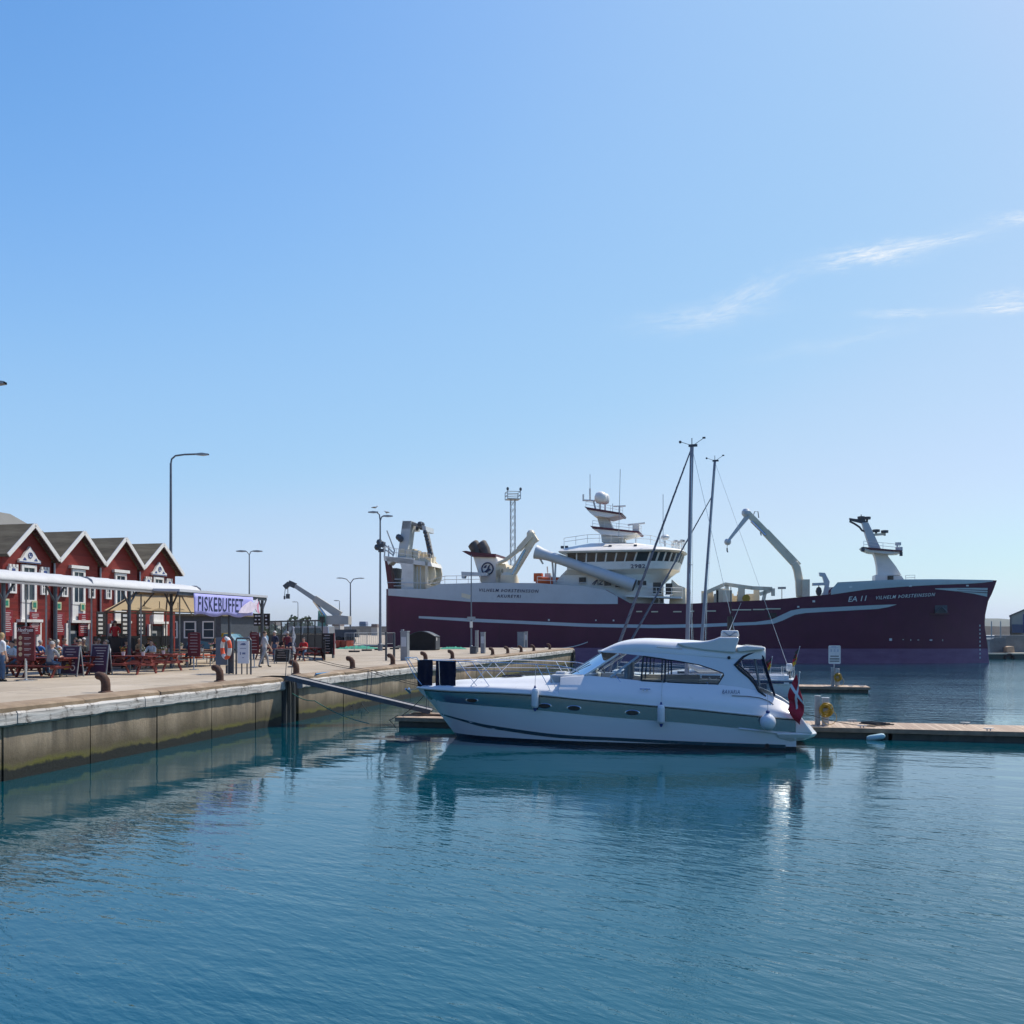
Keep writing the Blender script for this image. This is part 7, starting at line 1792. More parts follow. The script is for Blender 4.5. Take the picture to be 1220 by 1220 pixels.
# ---------------------------------------------------------------- terrace fence
bF = wq(at(300, 760, 55))[1]
def fence_run(lab, p0, p1, n, top=2.5, low=1.5):
    t = thing('terrace_fence', lab, 'fence', p0); d = Vector(p1)-Vector(p0)
    for i in range(n+1):
        q = MB(); p = d*(i/n); q.box((p.x, p.y, top/2), (.07, .07, top)); q.build('post', black, t)
    q = MB(); q.bar(Vector((0, 0, top)), d+Vector((0, 0, top)), .08, .10); q.bar(Vector((0, 0, low)), d+Vector((0, 0, low)), .06, .06); q.build('rail', black, t)
    q = MB(); q.bar(Vector((0, 0, low/2+.04)), d+Vector((0, 0, low/2+.04)), .03, low-.1); q.build('lower_panel', black, t)
    q = MB(); nrm = Vector((-d.y, d.x, 0)).normalized()*.01; a, b = Vector((0, 0, low+.03)), d+Vector((0, 0, low+.03)); u_ = Vector((0, 0, top-low-.08))
    q.add([a+nrm, b+nrm, b+nrm+u_, a+nrm+u_], [(0, 1, 2, 3)]); q.build('glass_panel', glass_mat('fence_glass', (.8, .86, .86), .85), t)
pA, pB = qw(-17.2, 44.5), at(384, 760, 62)
fence_run('black terrace fence with a glass upper half behind the tables', (pA[0], pA[1], QZ), (pB[0], pB[1], QZ), 8)
fence_run('long low black wind screen in front of the fish house doors', qw(-16.4, trb(112, 760, -16.4)[0], QZ), qw(-16.4, trb(206, 760, -16.4)[0], QZ), 6, 1.46, 1.40)
pC = at(387, 760, 56)
fence_run('short black fence end closing the terrace by the black menu board', (pB[0]+.1, pB[1]-.1, QZ), (pC[0], pC[1], QZ), 2, 1.3, 1.1)
a, b = at(131, 770, 44.5), at(160, 770, 44.0); fence_run('low black wind screen in the middle of the terrace before the person in red', (a[0], a[1], QZ), (b[0], b[1], QZ), 2, 1.42, 1.36)
a = at(141, 770, 47); pf = thing('serving_platform', 'low wooden serving platform behind the black wind screen', 'platform', (a[0], a[1], QZ), TH)
q = MB(); q.box((0, 0, .54), (2.4, 2.2, .06)); q.build('deck', brown_wood, pf)
for sx in (-1, 1): q = MB(); q.box((sx*1.1, 0, .255), (.1, 2.1, .51)); q.build('side_support', brown_wood, pf)
# pavilion with white windows at the end of the fish houses
pv = at(205, 760, 76); t = thing('shop_pavilion', 'low dark pavilion with white framed windows behind the lilac banner post', 'building', (pv[0], pv[1], QZ), TH)
q = MB(); q.box((0, 3, 1.5), (9, 6, 3.0)); q.build('wall', dark_metal, t); q = MB(); q.box((0, 3, 3.1), (9.6, 6.6, .2)); q.build('roof', roof_m, t)
for k in range(5):
    q = MB(); x = -3.4+k*1.7; w, h, z = 1.0, 1.3, 1.9
    for a, b, c, d in ((x-w/2, z, .1, h), (x+w/2, z, .1, h), (x, z+h/2, w+.1, .1), (x, z-h/2, w+.1, .1), (x, z, w, .05)): q.box((a, -.05, b), (c, .1, d))
    f = q.build('window', white, t); q = MB(); q.box((x, -.02, z), (w, .05, h)); q.build('pane', house_win, f)

# ---------------------------------------------------------------- cars
tyre = rubber
def car(lab, loc, rz, paint, van=False):
    t = thing('parked_car', lab, 'car', loc, rz, 'cars parked behind the terrace')
    L, W_, Hh = (4.9, 1.85, 2.2) if van else (4.6, 1.8, 1.6)
    prof = [(-L/2, .35), (-L/2, .85), (-L/2+.9, .98), (-L/2+1.7, Hh-.06), (-L/2+2.2, Hh), (L/2-.7, Hh-.03), (L/2-.12, 1.0), (L/2, .9), (L/2, .35)] if not van else [(-L/2, .35), (-L/2, 1.0), (-L/2+.5, 1.25), (-L/2+1.3, Hh-.1), (-L/2+1.7, Hh), (L/2-.1, Hh-.02), (L/2, 1.1), (L/2, .35)]
    q = MB(); rows = []
    cx = [x for x, z in prof]; n = len(prof)
    for y, k in ((-W_/2, 0), (-W_/2+.04, .0), (W_/2-.04, 0), (W_/2, 0)):
        inset = .0
        rows.append([(x*(.985 if abs(y) > W_/2-.02 else 1), (y if z < 1.1 else y*(.84 if abs(y) > .5 else 1)), z) for x, z in prof])
    q.grid(rows, 0, True); q.add(rows[0], [tuple(range(n))]); q.add(rows[-1], [tuple(range(n))]); q.build('body', paint, t, smooth=40, bevel=.04)
    gx = [(-L/2+1.0, 1.03), (-L/2+1.72, Hh-.15), (L/2-.8, Hh-.15), (L/2-.3, 1.05)]
    for s in (-1, 1):
        q = MB(); q.add([(x, s*((W_/2+.012) if z < 1.1 else (W_/2*.85+.012)), z) for x, z in gx], [(0, 1, 2, 3)]); q.build('side_window', dark_glass, t)
        q = MB(); q.bar((.1, s*(W_/2+.02), 1.04), (.15, s*(W_/2*.85+.025), Hh-.15), .02, .10); q.build('pillar', paint, t)
    q = MB(); x0, x1 = -L/2+.96, -L/2+1.66; q.add([(x0-.02, -W_*.42, 1.02), (x0-.02, W_*.42, 1.02), (x1-.02, W_*.38, Hh-.12), (x1-.02, -W_*.38, Hh-.12)], [(0, 1, 2, 3)]); q.build('windscreen', dark_glass, t)
    for sx in (-1, 1):
        for sy in (-1, 1):
            q = MB(); q.lathe([(.18, -.1), (.31, -.1), (.33, -.06), (.33, .06), (.31, .1), (.18, .1)], (sx*L*.31, sy*(W_/2-.09), .33), 18, axis='y'); w = q.build('wheel', tyre, t)
            q = MB(); q.lathe([(.19, -.112), (.19, .112)], (sx*L*.31, sy*(W_/2-.09), .33), 12, axis='y'); q.build('rim', galv, w)
    for sy in (-1, 1):
        q = MB(); q.box((-L/2+.03, sy*W_*.36, .72), (.1, .3, .14)); q.build('headlight', white, t); q = MB(); q.box((L/2-.02, sy*W_*.4, .85), (.08, .2, .2)); q.build('tail_light', menu_red, t)
    return t
teal_paint = mat('teal_car_paint', (.10, .22, .26), .2, .05, 1, coat=.6); silver = mat('silver_car_paint', (.42, .44, .46), .22, .05, 1, metal=.4, coat=.5); dkcar = mat('dark_car_paint', (.03, .04, .06), .2, .1, 1, coat=.6)
c = at(259, 760, 76); t = car('teal estate car with a yellow stripe parked behind the fence', (c[0], c[1], QZ), TH, teal_paint)
q = MB(); q.bar((.75, -.935, .5), (.95, -.80, 1.60), .03, .22, m=0); q.bar((.95, -.80, 1.60), (.95, .8, 1.62), .22, .03); q.build('yellow_stripe', yellow_hose, t)
c = at(363, 760, 78); car('silver van parked behind the right end of the terrace fence', (c[0], c[1], QZ), TH+.1, silver, True)
c = at(292, 760, 84); car('dark car parked behind the fence right of the teal estate car', (c[0], c[1], QZ), TH+.05, dkcar)

# ---------------------------------------------------------------- mobile crane
c = at(398, 760, 118); cr = thing('mobile_crane', 'mobile crane with its boom raised to the left', 'crane', (c[0], c[1], QZ), 0)
def cz(u, v, y=0): p = at(u, v, 118+y); return Vector((p[0]-c[0], y, p[2]-QZ))
beige = mat('crane_beige_paint', (.42, .40, .36), .5, .1, 1)
q = MB(); q.bar(cz(405, 733), cz(375, 713), .95, 1.0, w2=.8, h2=.8); q.build('boom', beige, cr)
q = MB(); q.bar(cz(376, 714), cz(350, 697), .6, .62, w2=.5, h2=.5); q.build('boom_extension', galv, cr)
q = MB(); q.bar(cz(352, 698), cz(344, 694.5), .6, .7); q.bar(cz(345, 695), cz(339, 700), .5, .6); q.build('boom_head', dark_metal, cr)
q = MB(); q.tube([cz(340, 700), cz(339, 710)], .04, 5); q.tube([cz(343, 699), cz(343, 708)], .05, 5); q.box(cz(343, 710.5), (.45, .35, .6)); q.tube([cz(339, 710), cz(339, 714)], .12, 6); q.build('hook_block', dark_metal, cr)
q = MB(); q.tube([cz(392, 740), cz(374, 716)], .2, 8); q.build('lift_ram', steel, cr)
q = MB(); a, b = cz(384, 734, -1.2), cz(415, 744, -1.2); q.prism([(a.x, b.z), (a.x, a.z), (a.x+1.5, a.z+.1), (b.x-2, a.z+.2), (b.x, a.z), (b.x, b.z)], -1.2, 1.2); q.build('upper_works', beige, cr, bevel=.08)
q = MB(); a, b = cz(378.5, 733, -1.3), cz(388, 747, -1.3); q.prism([(a.x, b.z), (a.x+.1, a.z+.6), (a.x+.4, a.z), (b.x, a.z), (b.x, b.z)], -1.5, -.3); cb = q.build('cab', mat('green_cab', (.06, .2, .17), .4, .1, 2), cr)
q = MB(); q.box(((a.x+b.x)/2+.1, -1.52, a.z-.55), (b.x-a.x-.35, .03, .75)); q.build('cab_window', dark_glass, cb)
q = MB(); a, b = cz(386, 745, -1.3), cz(416, 757, -1.3); q.box(((a.x+b.x)/2-.3, 0, 1.5), (b.x-a.x+2.4, 2.5, 1.0)); q.build('carrier', dark_metal, cr)
for k in range(4):
    for s in (-1, 1):
        q = MB(); q.lathe([(.25, -.2), (.55, -.2), (.58, -.1), (.58, .1), (.55, .2), (.25, .2)], (-1.6+k*1.2, s*1.1, .58), 16, axis='y'); w = q.build('wheel', rubber, cr)
# clutter in front of the crane: red fish crates and nets
crate = None
for k in range(8):
    c2 = at(391+3.2*k, 758, 96+(k % 3)); loc = (c2[0], c2[1], QZ)
    lab = ['lone red fish tub leftmost below the mobile crane', 'red fish tub second from the left below the mobile crane', 'red fish tub third from the left below the mobile crane', 'red fish tub fourth from the left in the row below the crane', 'red fish tub fourth from the right in the row below the crane', 'red fish tub third from the right below the mobile crane', 'red fish tub second from the right below the mobile crane', 'red fish tub rightmost of the row below the mobile crane'][k]
    if crate is None:
        q = MB(); q.grid([[(-.5, -.4, .12), (.5, -.4, .12), (.5, .4, .12), (-.5, .4, .12)], [(-.6, -.5, .8), (.6, -.5, .8), (.6, .5, .8), (-.6, .5, .8)], [(-.54, -.44, .8), (.54, -.44, .8), (.54, .44, .8), (-.54, .44, .8)], [(-.48, -.38, .2), (.48, -.38, .2), (.48, .38, .2), (-.48, .38, .2)]], 0, True); q.box((0, 0, .17), (.9, .7, .05)); q.box((-.4, 0, .06), (.12, .8, .12)); q.box((.4, 0, .06), (.12, .8, .12))
        crate = q.build('fish_tub', mat('red_tub', (.33, .05, .03), .6, .25, 2)); tag(crate, lab, 'fish tub', 'red fish tubs below the crane'); crate.location = loc; crate.rotation_euler.z = TH
    else: dup(crate, loc, TH+random.uniform(-.2, .2), lab)
def net(lab, u0, u1, Y, h, m):
    q = MB(); rn = random.Random(lab); a, b = at(u0, 765, Y), at(u1, 765, Y+1); rows = []
    n = 26
    for i in range(n+1):
        t = i/n; x = lerp(a[0], b[0], t); hh = h*math.sin(PI*t)**.5*(.6+.5*rn.random())
        rows.append([(x, Y-1.6+rn.uniform(-.2, .2), QZ+.01), (x, Y-.9+rn.uniform(-.2, .2), QZ+hh*.7), (x, Y+rn.uniform(-.2, .2), QZ+hh), (x, Y+.9, QZ+hh*.6), (x, Y+1.6, QZ+.01)])
    q.grid(rows); o = q.build('fishing_net', m, smooth=60); return tag(o, lab, 'fishing net')
net('green fishing net heaped on the quay below the mobile crane', 404, 452, 94, .35, net_green)
net('green fishing net lying on the quay right of the black skip', 524, 556, 93, .25, net_green)
net('dark net heap against the trawler stern behind the black skip', 470, 500, 97, .5, mat('dark_net', (.05, .05, .045), .9, .4, 4, bmp=.6))
# black skip with arched roof
c = at(504.5, 773, 87); s = 87/F; t = thing('covered_skip', 'black covered skip with an arched roof on the quay', 'skip', (c[0], c[1], QZ), TH+.12)
w, h = 34*s, 22*s
ar = [(-w/2, 0), (w/2, 0), (w/2, h*.72)]+[(w/2-w*i/10, h*.72+h*.28*math.sin(PI*i/10)) for i in range(1, 10)]+[(-w/2, h*.72)]
q = MB(); q.prism(ar, -1.1, 1.1); q.build('body', mat('black_skip_paint', (.009, .010, .012), .6, .3, 2, spec=.2), t, bevel=.04)
q = MB(); rows = [[(lerp(w/2, -w/2, i/14)*1.02, y, h*.74+h*.29*math.sin(PI*i/14)) for i in range(15)] for y in (-1.14, 1.14)]; q.grid(rows); q.build('roof_sheet', dark_metal, t, smooth=50, solid=.04)
q = MB(); q.box((w/2+.02, 0, h*.36), (.04, 1.9, h*.62)); q.build('end_panel', dark_metal, t); q = MB(); q.box((w/2+.05, -.6, h*.6), (.02, .25, .3)); q.build('sticker', white, t)
# service posts along the quay
spost_m = mat('grey_service_post', (.26, .28, .30), .45, .12, 3, metal=.3)
def spost(lab, u, v0, v1, wpx, b_in=-1.6, panel=True, mt=None):
    p = on(u, v1); s = p[1]/F; w, h = wpx*s, (v1-v0)*s
    t = thing('service_post', lab, 'service post', p, TH, 'grey service posts along the quay'); q = MB(); q.box((0, 0, h/2), (w, min(w, .6), h)); q.box((0, 0, h+.03), (w*1.12, min(w, .6)*1.12, .06)); q.build('column', mt or spost_m, t, bevel=.02)
    if panel: q = MB(); q.box((0, -min(w, .6)/2-.005, h*.66), (w*.72, .02, h*.34)); q.build('panel', mat('pale_panel', (.5, .53, .56), .4, .1, 3), t)
    return t
spost('dark slim post right of the barrier fence', 460, 754, 787, 2.2, panel=False, mt=dark_metal); spost('dark slim post, second right of the barrier fence', 469.5, 755, 784, 2.4, panel=False, mt=dark_metal)
spost('broad grey service post with a white panel left of the black skip', 482.5, 753, 787, 8.5); spost('narrow grey service post behind the broad one left of the black skip', 479.5, 751, 783, 3, panel=False)
spost('grey service post with a pale panel at the foot of the thin pole', 575.5, 754, 778.5, 5); spost('narrow grey service post at the foot of the thin pole', 568, 752, 777, 3.5, panel=False); spost('low dark cabinet at the foot of the thin pole', 564.5, 771, 779, 7, panel=False, mt=dark_metal)
spost('grey service cabinet near the pier end', 621, 753.5, 771, 8, panel=False); spost('narrow bright service post at the pier end beside the grey cabinet', 627, 753, 771.5, 3)
# barriers
bar0 = None
for k, (u, v) in enumerate(((411, 770.5), (425, 777), (437.5, 775), (453, 774), (468, 773.5))):
    pass
def barrier(lab, u0, v0, u1, v1, top):
    a, b = Vector(on(u0, v0)), Vector(on(u1, v1)); t = thing('site_barrier', lab, 'barrier', a, 0, 'mobile barriers on the quay'); d = b-a; h = (v0-top)*a.y/F
    q = MB()
    for k in (0, 1): q.tube([d*k, d*k+Vector((0, 0, h))], .03, 6)
    for z in (h, h*.35): q.tube([Vector((0, 0, z)), d+Vector((0, 0, z))], .025, 6)
    for i in range(1, 12): q.tube([d*(i/12)+Vector((0, 0, h*.35)), d*(i/12)+Vector((0, 0, h))], .009, 4)
    q.build('frame', galv, t)
    for k in (0, 1): q = MB(); q.box(d*k+Vector((0, 0, .07)), (.9, .28, .14)); q.build('foot', rubber, t)
barrier('mobile barrier fence leftmost, near the black menu board', 411, 771, 437, 775.5, 754); barrier('mobile barrier fence in the middle of the quay', 422, 777, 452, 774.5, 754); barrier('mobile barrier fence rightmost beside the slim dark posts', 454, 774.5, 470, 773.5, 754)

# ---------------------------------------------------------------- lamp posts and masts
lamp_m = mat('grey_lamp_post', (.16, .18, .21), .45, .12, 2, metal=.4)
def lamp(lab, u, Y, vtop, arms, r=.08, name='street_lamp', base_v=None, m=None):
    x, _, zt = at(u, vtop, Y); t = thing(name, lab, 'lamp post', (x, Y, QZ), 0, None); hgt = zt-QZ; s = Y/F
    q = MB(); q.tube([(0, 0, 0), (0, 0, hgt*.3), (0, 0, hgt)], [r*1.5, r*1.1, r*.7], 10); q.lathe([(r*2.2, 0), (r*2.2, .6), (r*1.5, .65)], n=10); q.build('pole', m or lamp_m, t)
    for pts in arms:
        P_ = [((a-u)*s, 0, (H-(v-HY)*s)-QZ) for a, v in pts]; q = MB(); q.tube(P_, r*.6, 8); q.build('arm', m or lamp_m, t)
        e = Vector(P_[-1]); d = Vector((1 if P_[-1][0] > P_[0][0] else -1, 0, 0)); q = MB(); q.grid([[(e.x-d.x*.15, -.10, e.z+.04), (e.x-d.x*.15, .10, e.z+.04), (e.x-d.x*.15, .10, e.z-.07), (e.x-d.x*.15, -.10, e.z-.07)], [(e.x+d.x*.3, -.2, e.z+.07), (e.x+d.x*.3, .2, e.z+.07), (e.x+d.x*.3, .2, e.z-.1), (e.x+d.x*.3, -.2, e.z-.1)], [(e.x+d.x*.75, -.12, e.z+.02), (e.x+d.x*.75, .12, e.z+.02), (e.x+d.x*.75, .12, e.z-.06), (e.x+d.x*.75, -.12, e.z-.06)]], 0, True); q.build('lamp_head', galv, t)
    return t, (x, zt)
lamp('tall street lamp with one long arm behind the last fish house', 203.5, 66, 552, [[(203.5, 553), (204.5, 547), (209, 543), (220, 541.5), (236, 541)]], .11)
lamp('street lamp with two short arms behind the lilac banner', 297, 88, 660, [[(297, 661), (299, 657), (303, 656.5)], [(297, 661), (294, 657), (291, 656.5)]], .07)
lamp('distant double armed street lamp right of the mobile crane', 417.5, 140, 694, [[(417.5, 695), (421, 690), (428, 688.8)], [(417.5, 695), (413, 690), (407, 688.6)]], .12)
l4, _ = lamp('tall quay lamp with two gulls perched on its heads', 453, 84, 620, [[(453, 621), (452, 613), (448.5, 610)], [(453, 621), (454.5, 616), (458, 614.6)]], .10)
q = MB()
for dv in (650, 656): q.box((.1, -.15, at(453, dv, 84)[2]-QZ), (.5, .15, .3))
q.build('bracket', dark_metal, l4)
lamp('small distant lamp post left of the double armed lamp', 404.5, 170, 718, [[(404.5, 719), (404.5, 716), (402.5, 715.5)]], .09); lamp('thin distant lamp post behind the crane hook', 355, 190, 718, [[(355, 719), (354, 717), (352.5, 717)]], .09)
t, _ = lamp('thin grey pole with a small box half way up, beside the trawler name', 561.5, 74, 661, [], .055, 'signal_pole')
q = MB(); q.box((0, -.1, at(561, 737, 74)[2]-QZ), (.65, .15, .3)); q.build('junction_box', galv, t); q = MB(); q.box((0, -.1, at(561, 744, 74)[2]-QZ), (.22, .15, .5)); q.build('lamp_box', shipwhite, t)
lamp('street lamp reaching into the picture at the far left edge', -28, 34, 458, [[(-28, 459), (-26, 456), (-18, 455.6)]], .1)
# gulls
def gull(lab, loc, rz):
    t = thing('gull', lab, 'bird', loc, rz, 'gulls perched on the quay lamp')
    q = MB(); q.tube([(-.34, 0, .13), (-.2, 0, .15), (0, 0, .17), (.12, 0, .22), (.18, 0, .30), (.24, 0, .30), (.31, 0, .285)], [.02, .055, .085, .065, .045, .038, .008], 10)
    for s in (-1, 1): q.tube([(0, s*.03, .1), (.0, s*.03, 0)], .01, 5)
    q.build('body', shipwhite, t, smooth=70); q = MB()
    for s in (-1, 1): q.tube([(.1, s*.06, .20), (-.12, s*.085, .18), (-.36, s*.03, .15)], [.03, .05, .012], 8)
    q.build('wings', mat('gull_grey', (.2, .21, .23), .7, .1, 8), t, smooth=70)
a = at(447, 606.8, 84); gull('gull perched on the left lamp head of the tall quay lamp', (a[0], 84, a[2]), .2); a = at(460.5, 612.6, 84); gull('gull perched on the right lamp head of the tall quay lamp', (a[0], 84, a[2]), 2.6)
# lattice tower
Y = 200; s = Y/F; x, _, zt = at(611, 585, Y); t = thing('lattice_mast', 'tall lattice mast with a square platform behind the trawler', 'mast', (x, Y, 0), .2)
q = MB(); zp = at(611, 595, Y)[2]; w = 2.7*s
for a in (-1, 1):
    for b in (-1, 1): q.tube([(a*w*1.05, b*w*1.05, 0), (a*w, b*w, zp)], .06, 5)
k = 0; z = 8.0
while z < zp-1.5:
    for (a, b, c, d) in ((-1, -1, 1, -1), (1, -1, 1, 1), (1, 1, -1, 1), (-1, 1, -1, -1)):
        q.tube([(a*w, b*w, z), (c*w, d*w, z+1.5)], .032, 4); q.tube([(c*w, d*w, z), (a*w, b*w, z+1.5)], .032, 4)
    z += 1.5
q.build('lattice', galv, t)
q = MB(); pw = 7.8*s; q.box((0, 0, zp), (2*pw, 2*pw, .15)); zr = at(611, 586.5, Y)[2]
for a in (-1, 1):
    for b in (-1, 1): q.tube([(a*pw, b*pw, zp), (a*pw, b*pw, zr)], .09, 5)
for zz__ in (zr, (zr+zp)/2):
    for (a, b, c, d) in ((-1, -1, 1, -1), (1, -1, 1, 1), (1, 1, -1, 1), (-1, 1, -1, -1)): q.tube([(a*pw, b*pw, zz__), (c*pw, d*pw, zz__)], .08, 5)
q.build('platform', galv, t)
for a in (-1, 1): q = MB(); q.ball((a*pw, -pw, zr+.5), (.3, .3, .42), 8); q.build('flood_light', dark_metal, t)

# ---------------------------------------------------------------- far shore
m, nt, N, L, P = new_mat('breakwater_stone'); v = coord(nt)
L.new(ramp(nt, noise(nt, v, .25, 6, .7), [(.3, (.018, .018, .02)), (.7, (.05, .047, .045))]), P.inputs['Base Color']); P.inputs['Roughness'].default_value = .9
bw = MB(); rn = random.Random(4); rows = []
for i in range(121):
    x = -420+i*9.0; h = 6.0+rn.uniform(-.35, .35); rows.append([(x, 418-rn.uniform(0, 2), -1), (x, 424, h*.6+rn.uniform(-.5, .5)), (x, 428, h), (x, 436, h), (x, 446, -1)])
bw.grid(rows); bw.build('breakwater', m, kind='structure', smooth=20)
hm, nt, N, L, P = new_mat('hill_ground'); v = coord(nt)
L.new(ramp(nt, noise(nt, v, .004, 6, .6), [(.3, (.06, .075, .05)), (.7, (.11, .115, .08))]), P.inputs['Base Color']); P.inputs['Roughness'].default_value = 1
hl2 = MB(); rows = []
for i in range(81):
    x = -1800+i*65; h = 40+6*math.sin(i*.33)+4*math.sin(i*.9+1)+rn.uniform(-1.5, 1.5); h *= pl([(-1800, .10), (100, .16), (560, .35), (720, .85), (800, 1), (3600, 1.1)], x); rows.append([(x, 2600, -1), (x, 2680, h*.8), (x, 2750, h), (x, 3300, h*1.05), (x, 3400, -1)])
hl2.grid(rows); hl2.build('hills', hm, kind='structure', smooth=60)
import math as _m
SIGHT = -_m.atan(593/F)
# warehouse, pale quay and work barge at the right edge
def bx_uv(q, u0, v0, u1, v1, Y, dep):
    a, b = at(u0, v0, Y), at(u1, v1, Y); q.box(((a[0]+b[0])/2, Y+dep/2, (a[2]+b[2])/2), (abs(b[0]-a[0]), dep, abs(a[2]-b[2])))
fq = thing('far_quay', 'pale concrete quay below the warehouse at the right edge', 'quay wall', at(1210, 770, 190)[:2]+(0,), SIGHT); c = fq.location
q = MB(); a, b = at(1172, 757.5, 190), at(1330, 780, 190); q.box(((a[0]+b[0])/2-c.x, 20, a[2]/2-.5), (b[0]-a[0], 40, a[2]+1)); q.build('wall', mat('pale_far_concrete', (.33, .33, .34), .8, .15, .3), fq)
wh = thing('warehouse', 'beige warehouse with a blue door at the right edge beyond the bow', 'building', at(1200, 755, 196)[:2]+(at(1172, 757.5, 190)[2],), SIGHT); c = wh.location
def W3(u, v, Y=196): p = at(u, v, Y); return (p[0]-c.x, p[2]-c.z)
q = MB(); q.prism([W3(1203, 757), W3(1203, 734), W3(1219, 726.5), W3(1270, 722), W3(1270, 757)], 0, 14); q.build('wall', mat('beige_cladding', (.50, .43, .33), .7, .08, .5), wh)
q = MB(); q.prism([W3(1202, 734.5), W3(1202, 733.2), W3(1219, 725.2), W3(1271, 720.6), W3(1271, 722), W3(1219, 726.6)], -.4, 14.4); q.build('roof', dark_metal, wh)
q = MB(); q.prism([W3(1216.5, 754), W3(1216.5, 732), W3(1224, 730), W3(1224, 754)], -.1, .05); q.build('door', blue_line, wh)
q = MB(); q.prism([W3(1205, 754), W3(1205, 744), W3(1216, 744), W3(1216, 754)], -3, -.1); q.build('lean_to', mat('blue_shed', (.03, .06, .12), .5, .1, 2), wh)
q = MB(); q.tube([(W3(1203.5, 757)[0], -.3, 0), (W3(1203.5, 733)[0], -.3, W3(1203.5, 733)[1])], .15, 6); q.build('drainpipe', dark_metal, wh)
bg_ = thing('work_barge', 'green work barge with deck gear moored at the right edge', 'barge', at(1215, 790, 118)[:2]+(0,)); c = bg_.location
barge_grey = mat('barge_grey_paint', (.13, .145, .15), .5, .25, 1, dirt=(.10, .06, .04, .6))
def W4(u, v, Y=118): p = at(u, v, Y); return (p[0]-c.x, p[2])
q = MB(); q.prism([W4(1178, 779.5), W4(1180, 789), (W4(1182, 789)[0], -.4), (W4(1290, 789)[0], -.4), W4(1292, 779)], 0, 7); q.build('hull', mat('dark_green_hull', (.012, .05, .045), .5, .25, .6), bg_)
q = MB(); q.prism([W4(1177.5, 778.2), W4(1177.5, 779.6), W4(1292, 779.2), W4(1292, 777.8)], -.15, 7.1); q.build('deck', cream, bg_)
q = MB(); q.prism([W4(1188, 778), W4(1188, 762), W4(1192, 760), W4(1204, 760), W4(1206, 764), W4(1206, 778)], 1.5, 4); q.build('deck_house', barge_grey, bg_)
q = MB(); q.prism([W4(1203, 777.5), W4(1203, 771), W4(1211, 770), W4(1212, 777.5)], .6, 2.2); q.build('winch', mat('tan_winch', (.4, .28, .18), .6, .2, 2), bg_)
q = MB(); q.prism([W4(1214, 778), W4(1214, 757), W4(1290, 757), W4(1290, 778)], 3, 6); q.build('tank', barge_grey, bg_)
q = MB()
for u in (1191, 1202): q.tube([(W4(u, 762)[0], 2, W4(u, 762)[1]), (W4(u, 740)[0], 2, W4(u, 740)[1])], .07, 5)
q.tube([(W4(1183, 778)[0], 1, W4(1183, 778)[1]), (W4(1183, 764)[0], 1, W4(1183, 764)[1])], .06, 5); q.build('mast', galv, bg_)
q = MB(); q.torus((W4(1202, 785)[0], -.1, W4(1202, 785)[1]), .55, .18, Matrix.Rotation(PI/2, 3, 'X')); q.build('fender_tyre', rubber, bg_)
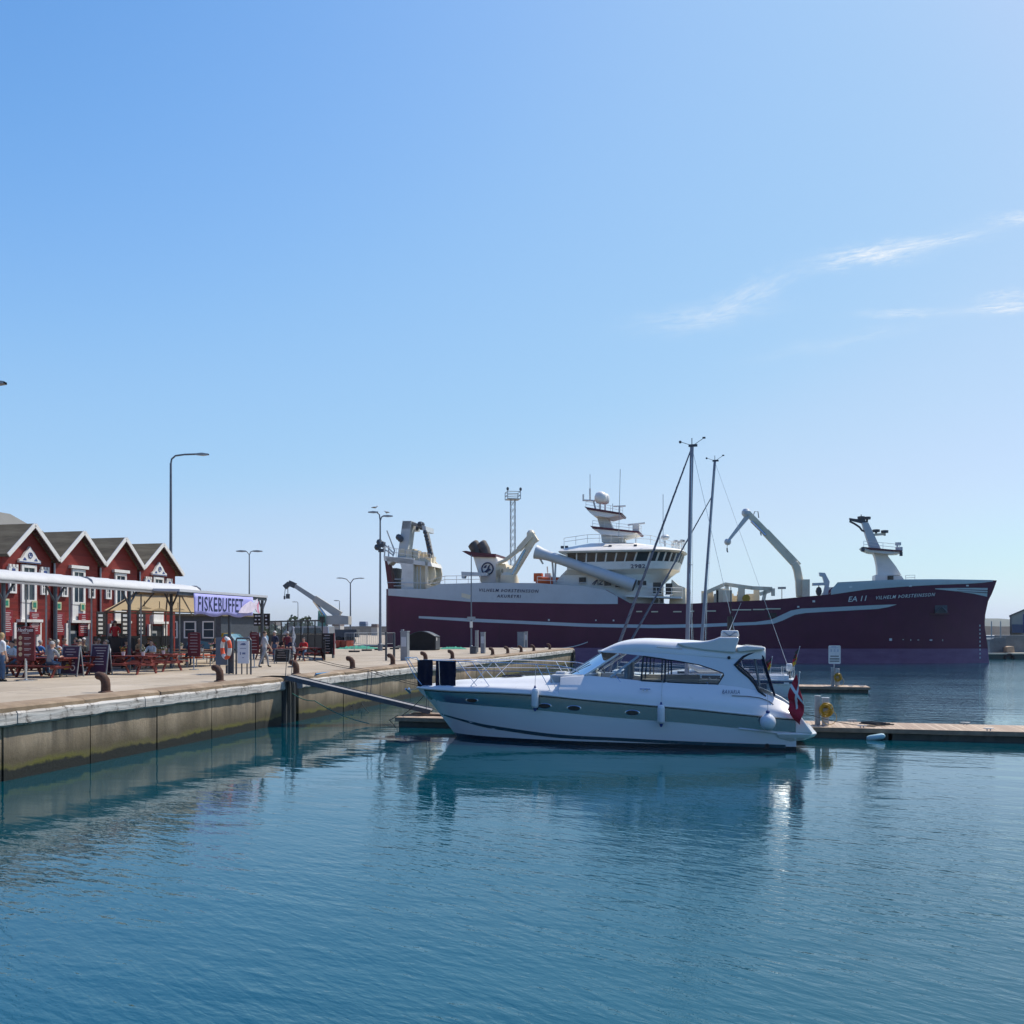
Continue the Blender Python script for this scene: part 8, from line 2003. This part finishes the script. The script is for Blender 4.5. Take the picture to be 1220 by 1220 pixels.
# distant town and trees along the left horizon
rn = random.Random(21)
tw_m = mat('distant_wall', (.35, .34, .33), .8, .2, .1); tw_r = mat('distant_roof', (.12, .09, .085), .8, .2, .1)
twl = ['low pale shed on the horizon behind the street lamp pair', 'grey harbour building on the horizon left of the mobile crane', 'long low building on the horizon under the crane boom', 'small pale house on the horizon between crane and lamp', 'blue grey silos on the horizon right of the double lamp', 'white harbour shed on the horizon beside the quay lamp', 'dark roofed shed on the horizon behind the teal car']
for k, (u, w, vt, Y) in enumerate(((268, 14, 741, 300), (318, 18, 740, 320), (352, 22, 742, 300), (400, 8, 741, 340), (432, 8, 740.5, 700), (446, 7, 743.5, 380), (236, 20, 738, 280))):
    a = at(u-w/2, vt, Y); b = at(u+w/2, vt, Y); hgt = a[2]; t = thing('harbour_building', twl[k], 'building', ((a[0]+b[0])/2, Y, 0)); ww = b[0]-a[0]
    q = MB(); q.box((0, 5, hgt*.4), (ww, 10, hgt*.8)); q.build('wall', tw_m if k != 4 else mat('blue_grey_silo', (.16, .19, .27), .7, .1, .1), t)
    q = MB(); q.prism([(-ww*.53, hgt*.8), (ww*.53, hgt*.8), (ww*.45, hgt), (-ww*.45, hgt)], -.5, 10.5); q.build('roof', tw_r if k != 4 else mat('blue_grey_silo_top', (.16, .17, .25), .7, .1, .1), t)
tl = MB()
for k in range(1500):
    u = rn.uniform(205, 392); Y = rn.uniform(225, 262); hmax = 5.0+1.6*math.sin(u*.11)+1.1*math.sin(u*.31+1); x = at(u, 750, Y)[0]; z = QZ+rn.uniform(0, 1)**.7*(hmax-QZ+.8)
    c = Vector((x, Y, z)); d = Vector((rn.uniform(-1, 1), rn.uniform(-1, 1), rn.uniform(-1, 1))).normalized()*.55; e = d.cross(Vector((rn.random(), 1, rn.random()))).normalized()*.42; tl.add([c-d, c+e, c+d, c-e], [(0, 1, 2, 3)])
o = tl.build('treeline', mat('far_foliage', (.055, .085, .045), .8, .35, .3)); o['kind'] = 'stuff'; tag(o, 'low band of shrubs far behind the terrace fence', 'trees')

# mooring lines of the yacht
def yw(x, y, z): return (YO[0]+x*EX[0]+y*EY[0], YO[1]+x*EX[1]+y*EY[1], z)
rope('mooring_rope', [yw(XE-.1, 1.2, ysheer(XE)+.1), at(1043, 866, 31.0)], .013, rope_dark, 'dark stern line from the yacht to the rope heap on the near pontoon', sag=.12)
rope('mooring_rope', [yw(.5, .1, ysheer(.4)+.05), at(478, 853, 35.3)], .013, rope_dark, 'dark bow line from the yacht to the inner end of the pontoon', sag=.1)

# ---------------------------------------------------------------- summer haze over the harbour and the far shore
hz = MB(); hz.box((0, 7000, 31), (18400, 14900, 64)); m, nt, N, L, P = new_mat('haze_air'); N.remove(P)
pv_ = N.new('ShaderNodeVolumePrincipled'); pv_.inputs['Color'].default_value = (.86, .92, 1, 1); pv_.inputs['Density'].default_value = HAZE; pv_.inputs['Anisotropy'].default_value = .3
L.new(pv_.outputs[0], N['Material Output'].inputs['Volume'])
hzo = hz.build('haze', m, kind='stuff')
SC.cycles.volume_bounces = 0
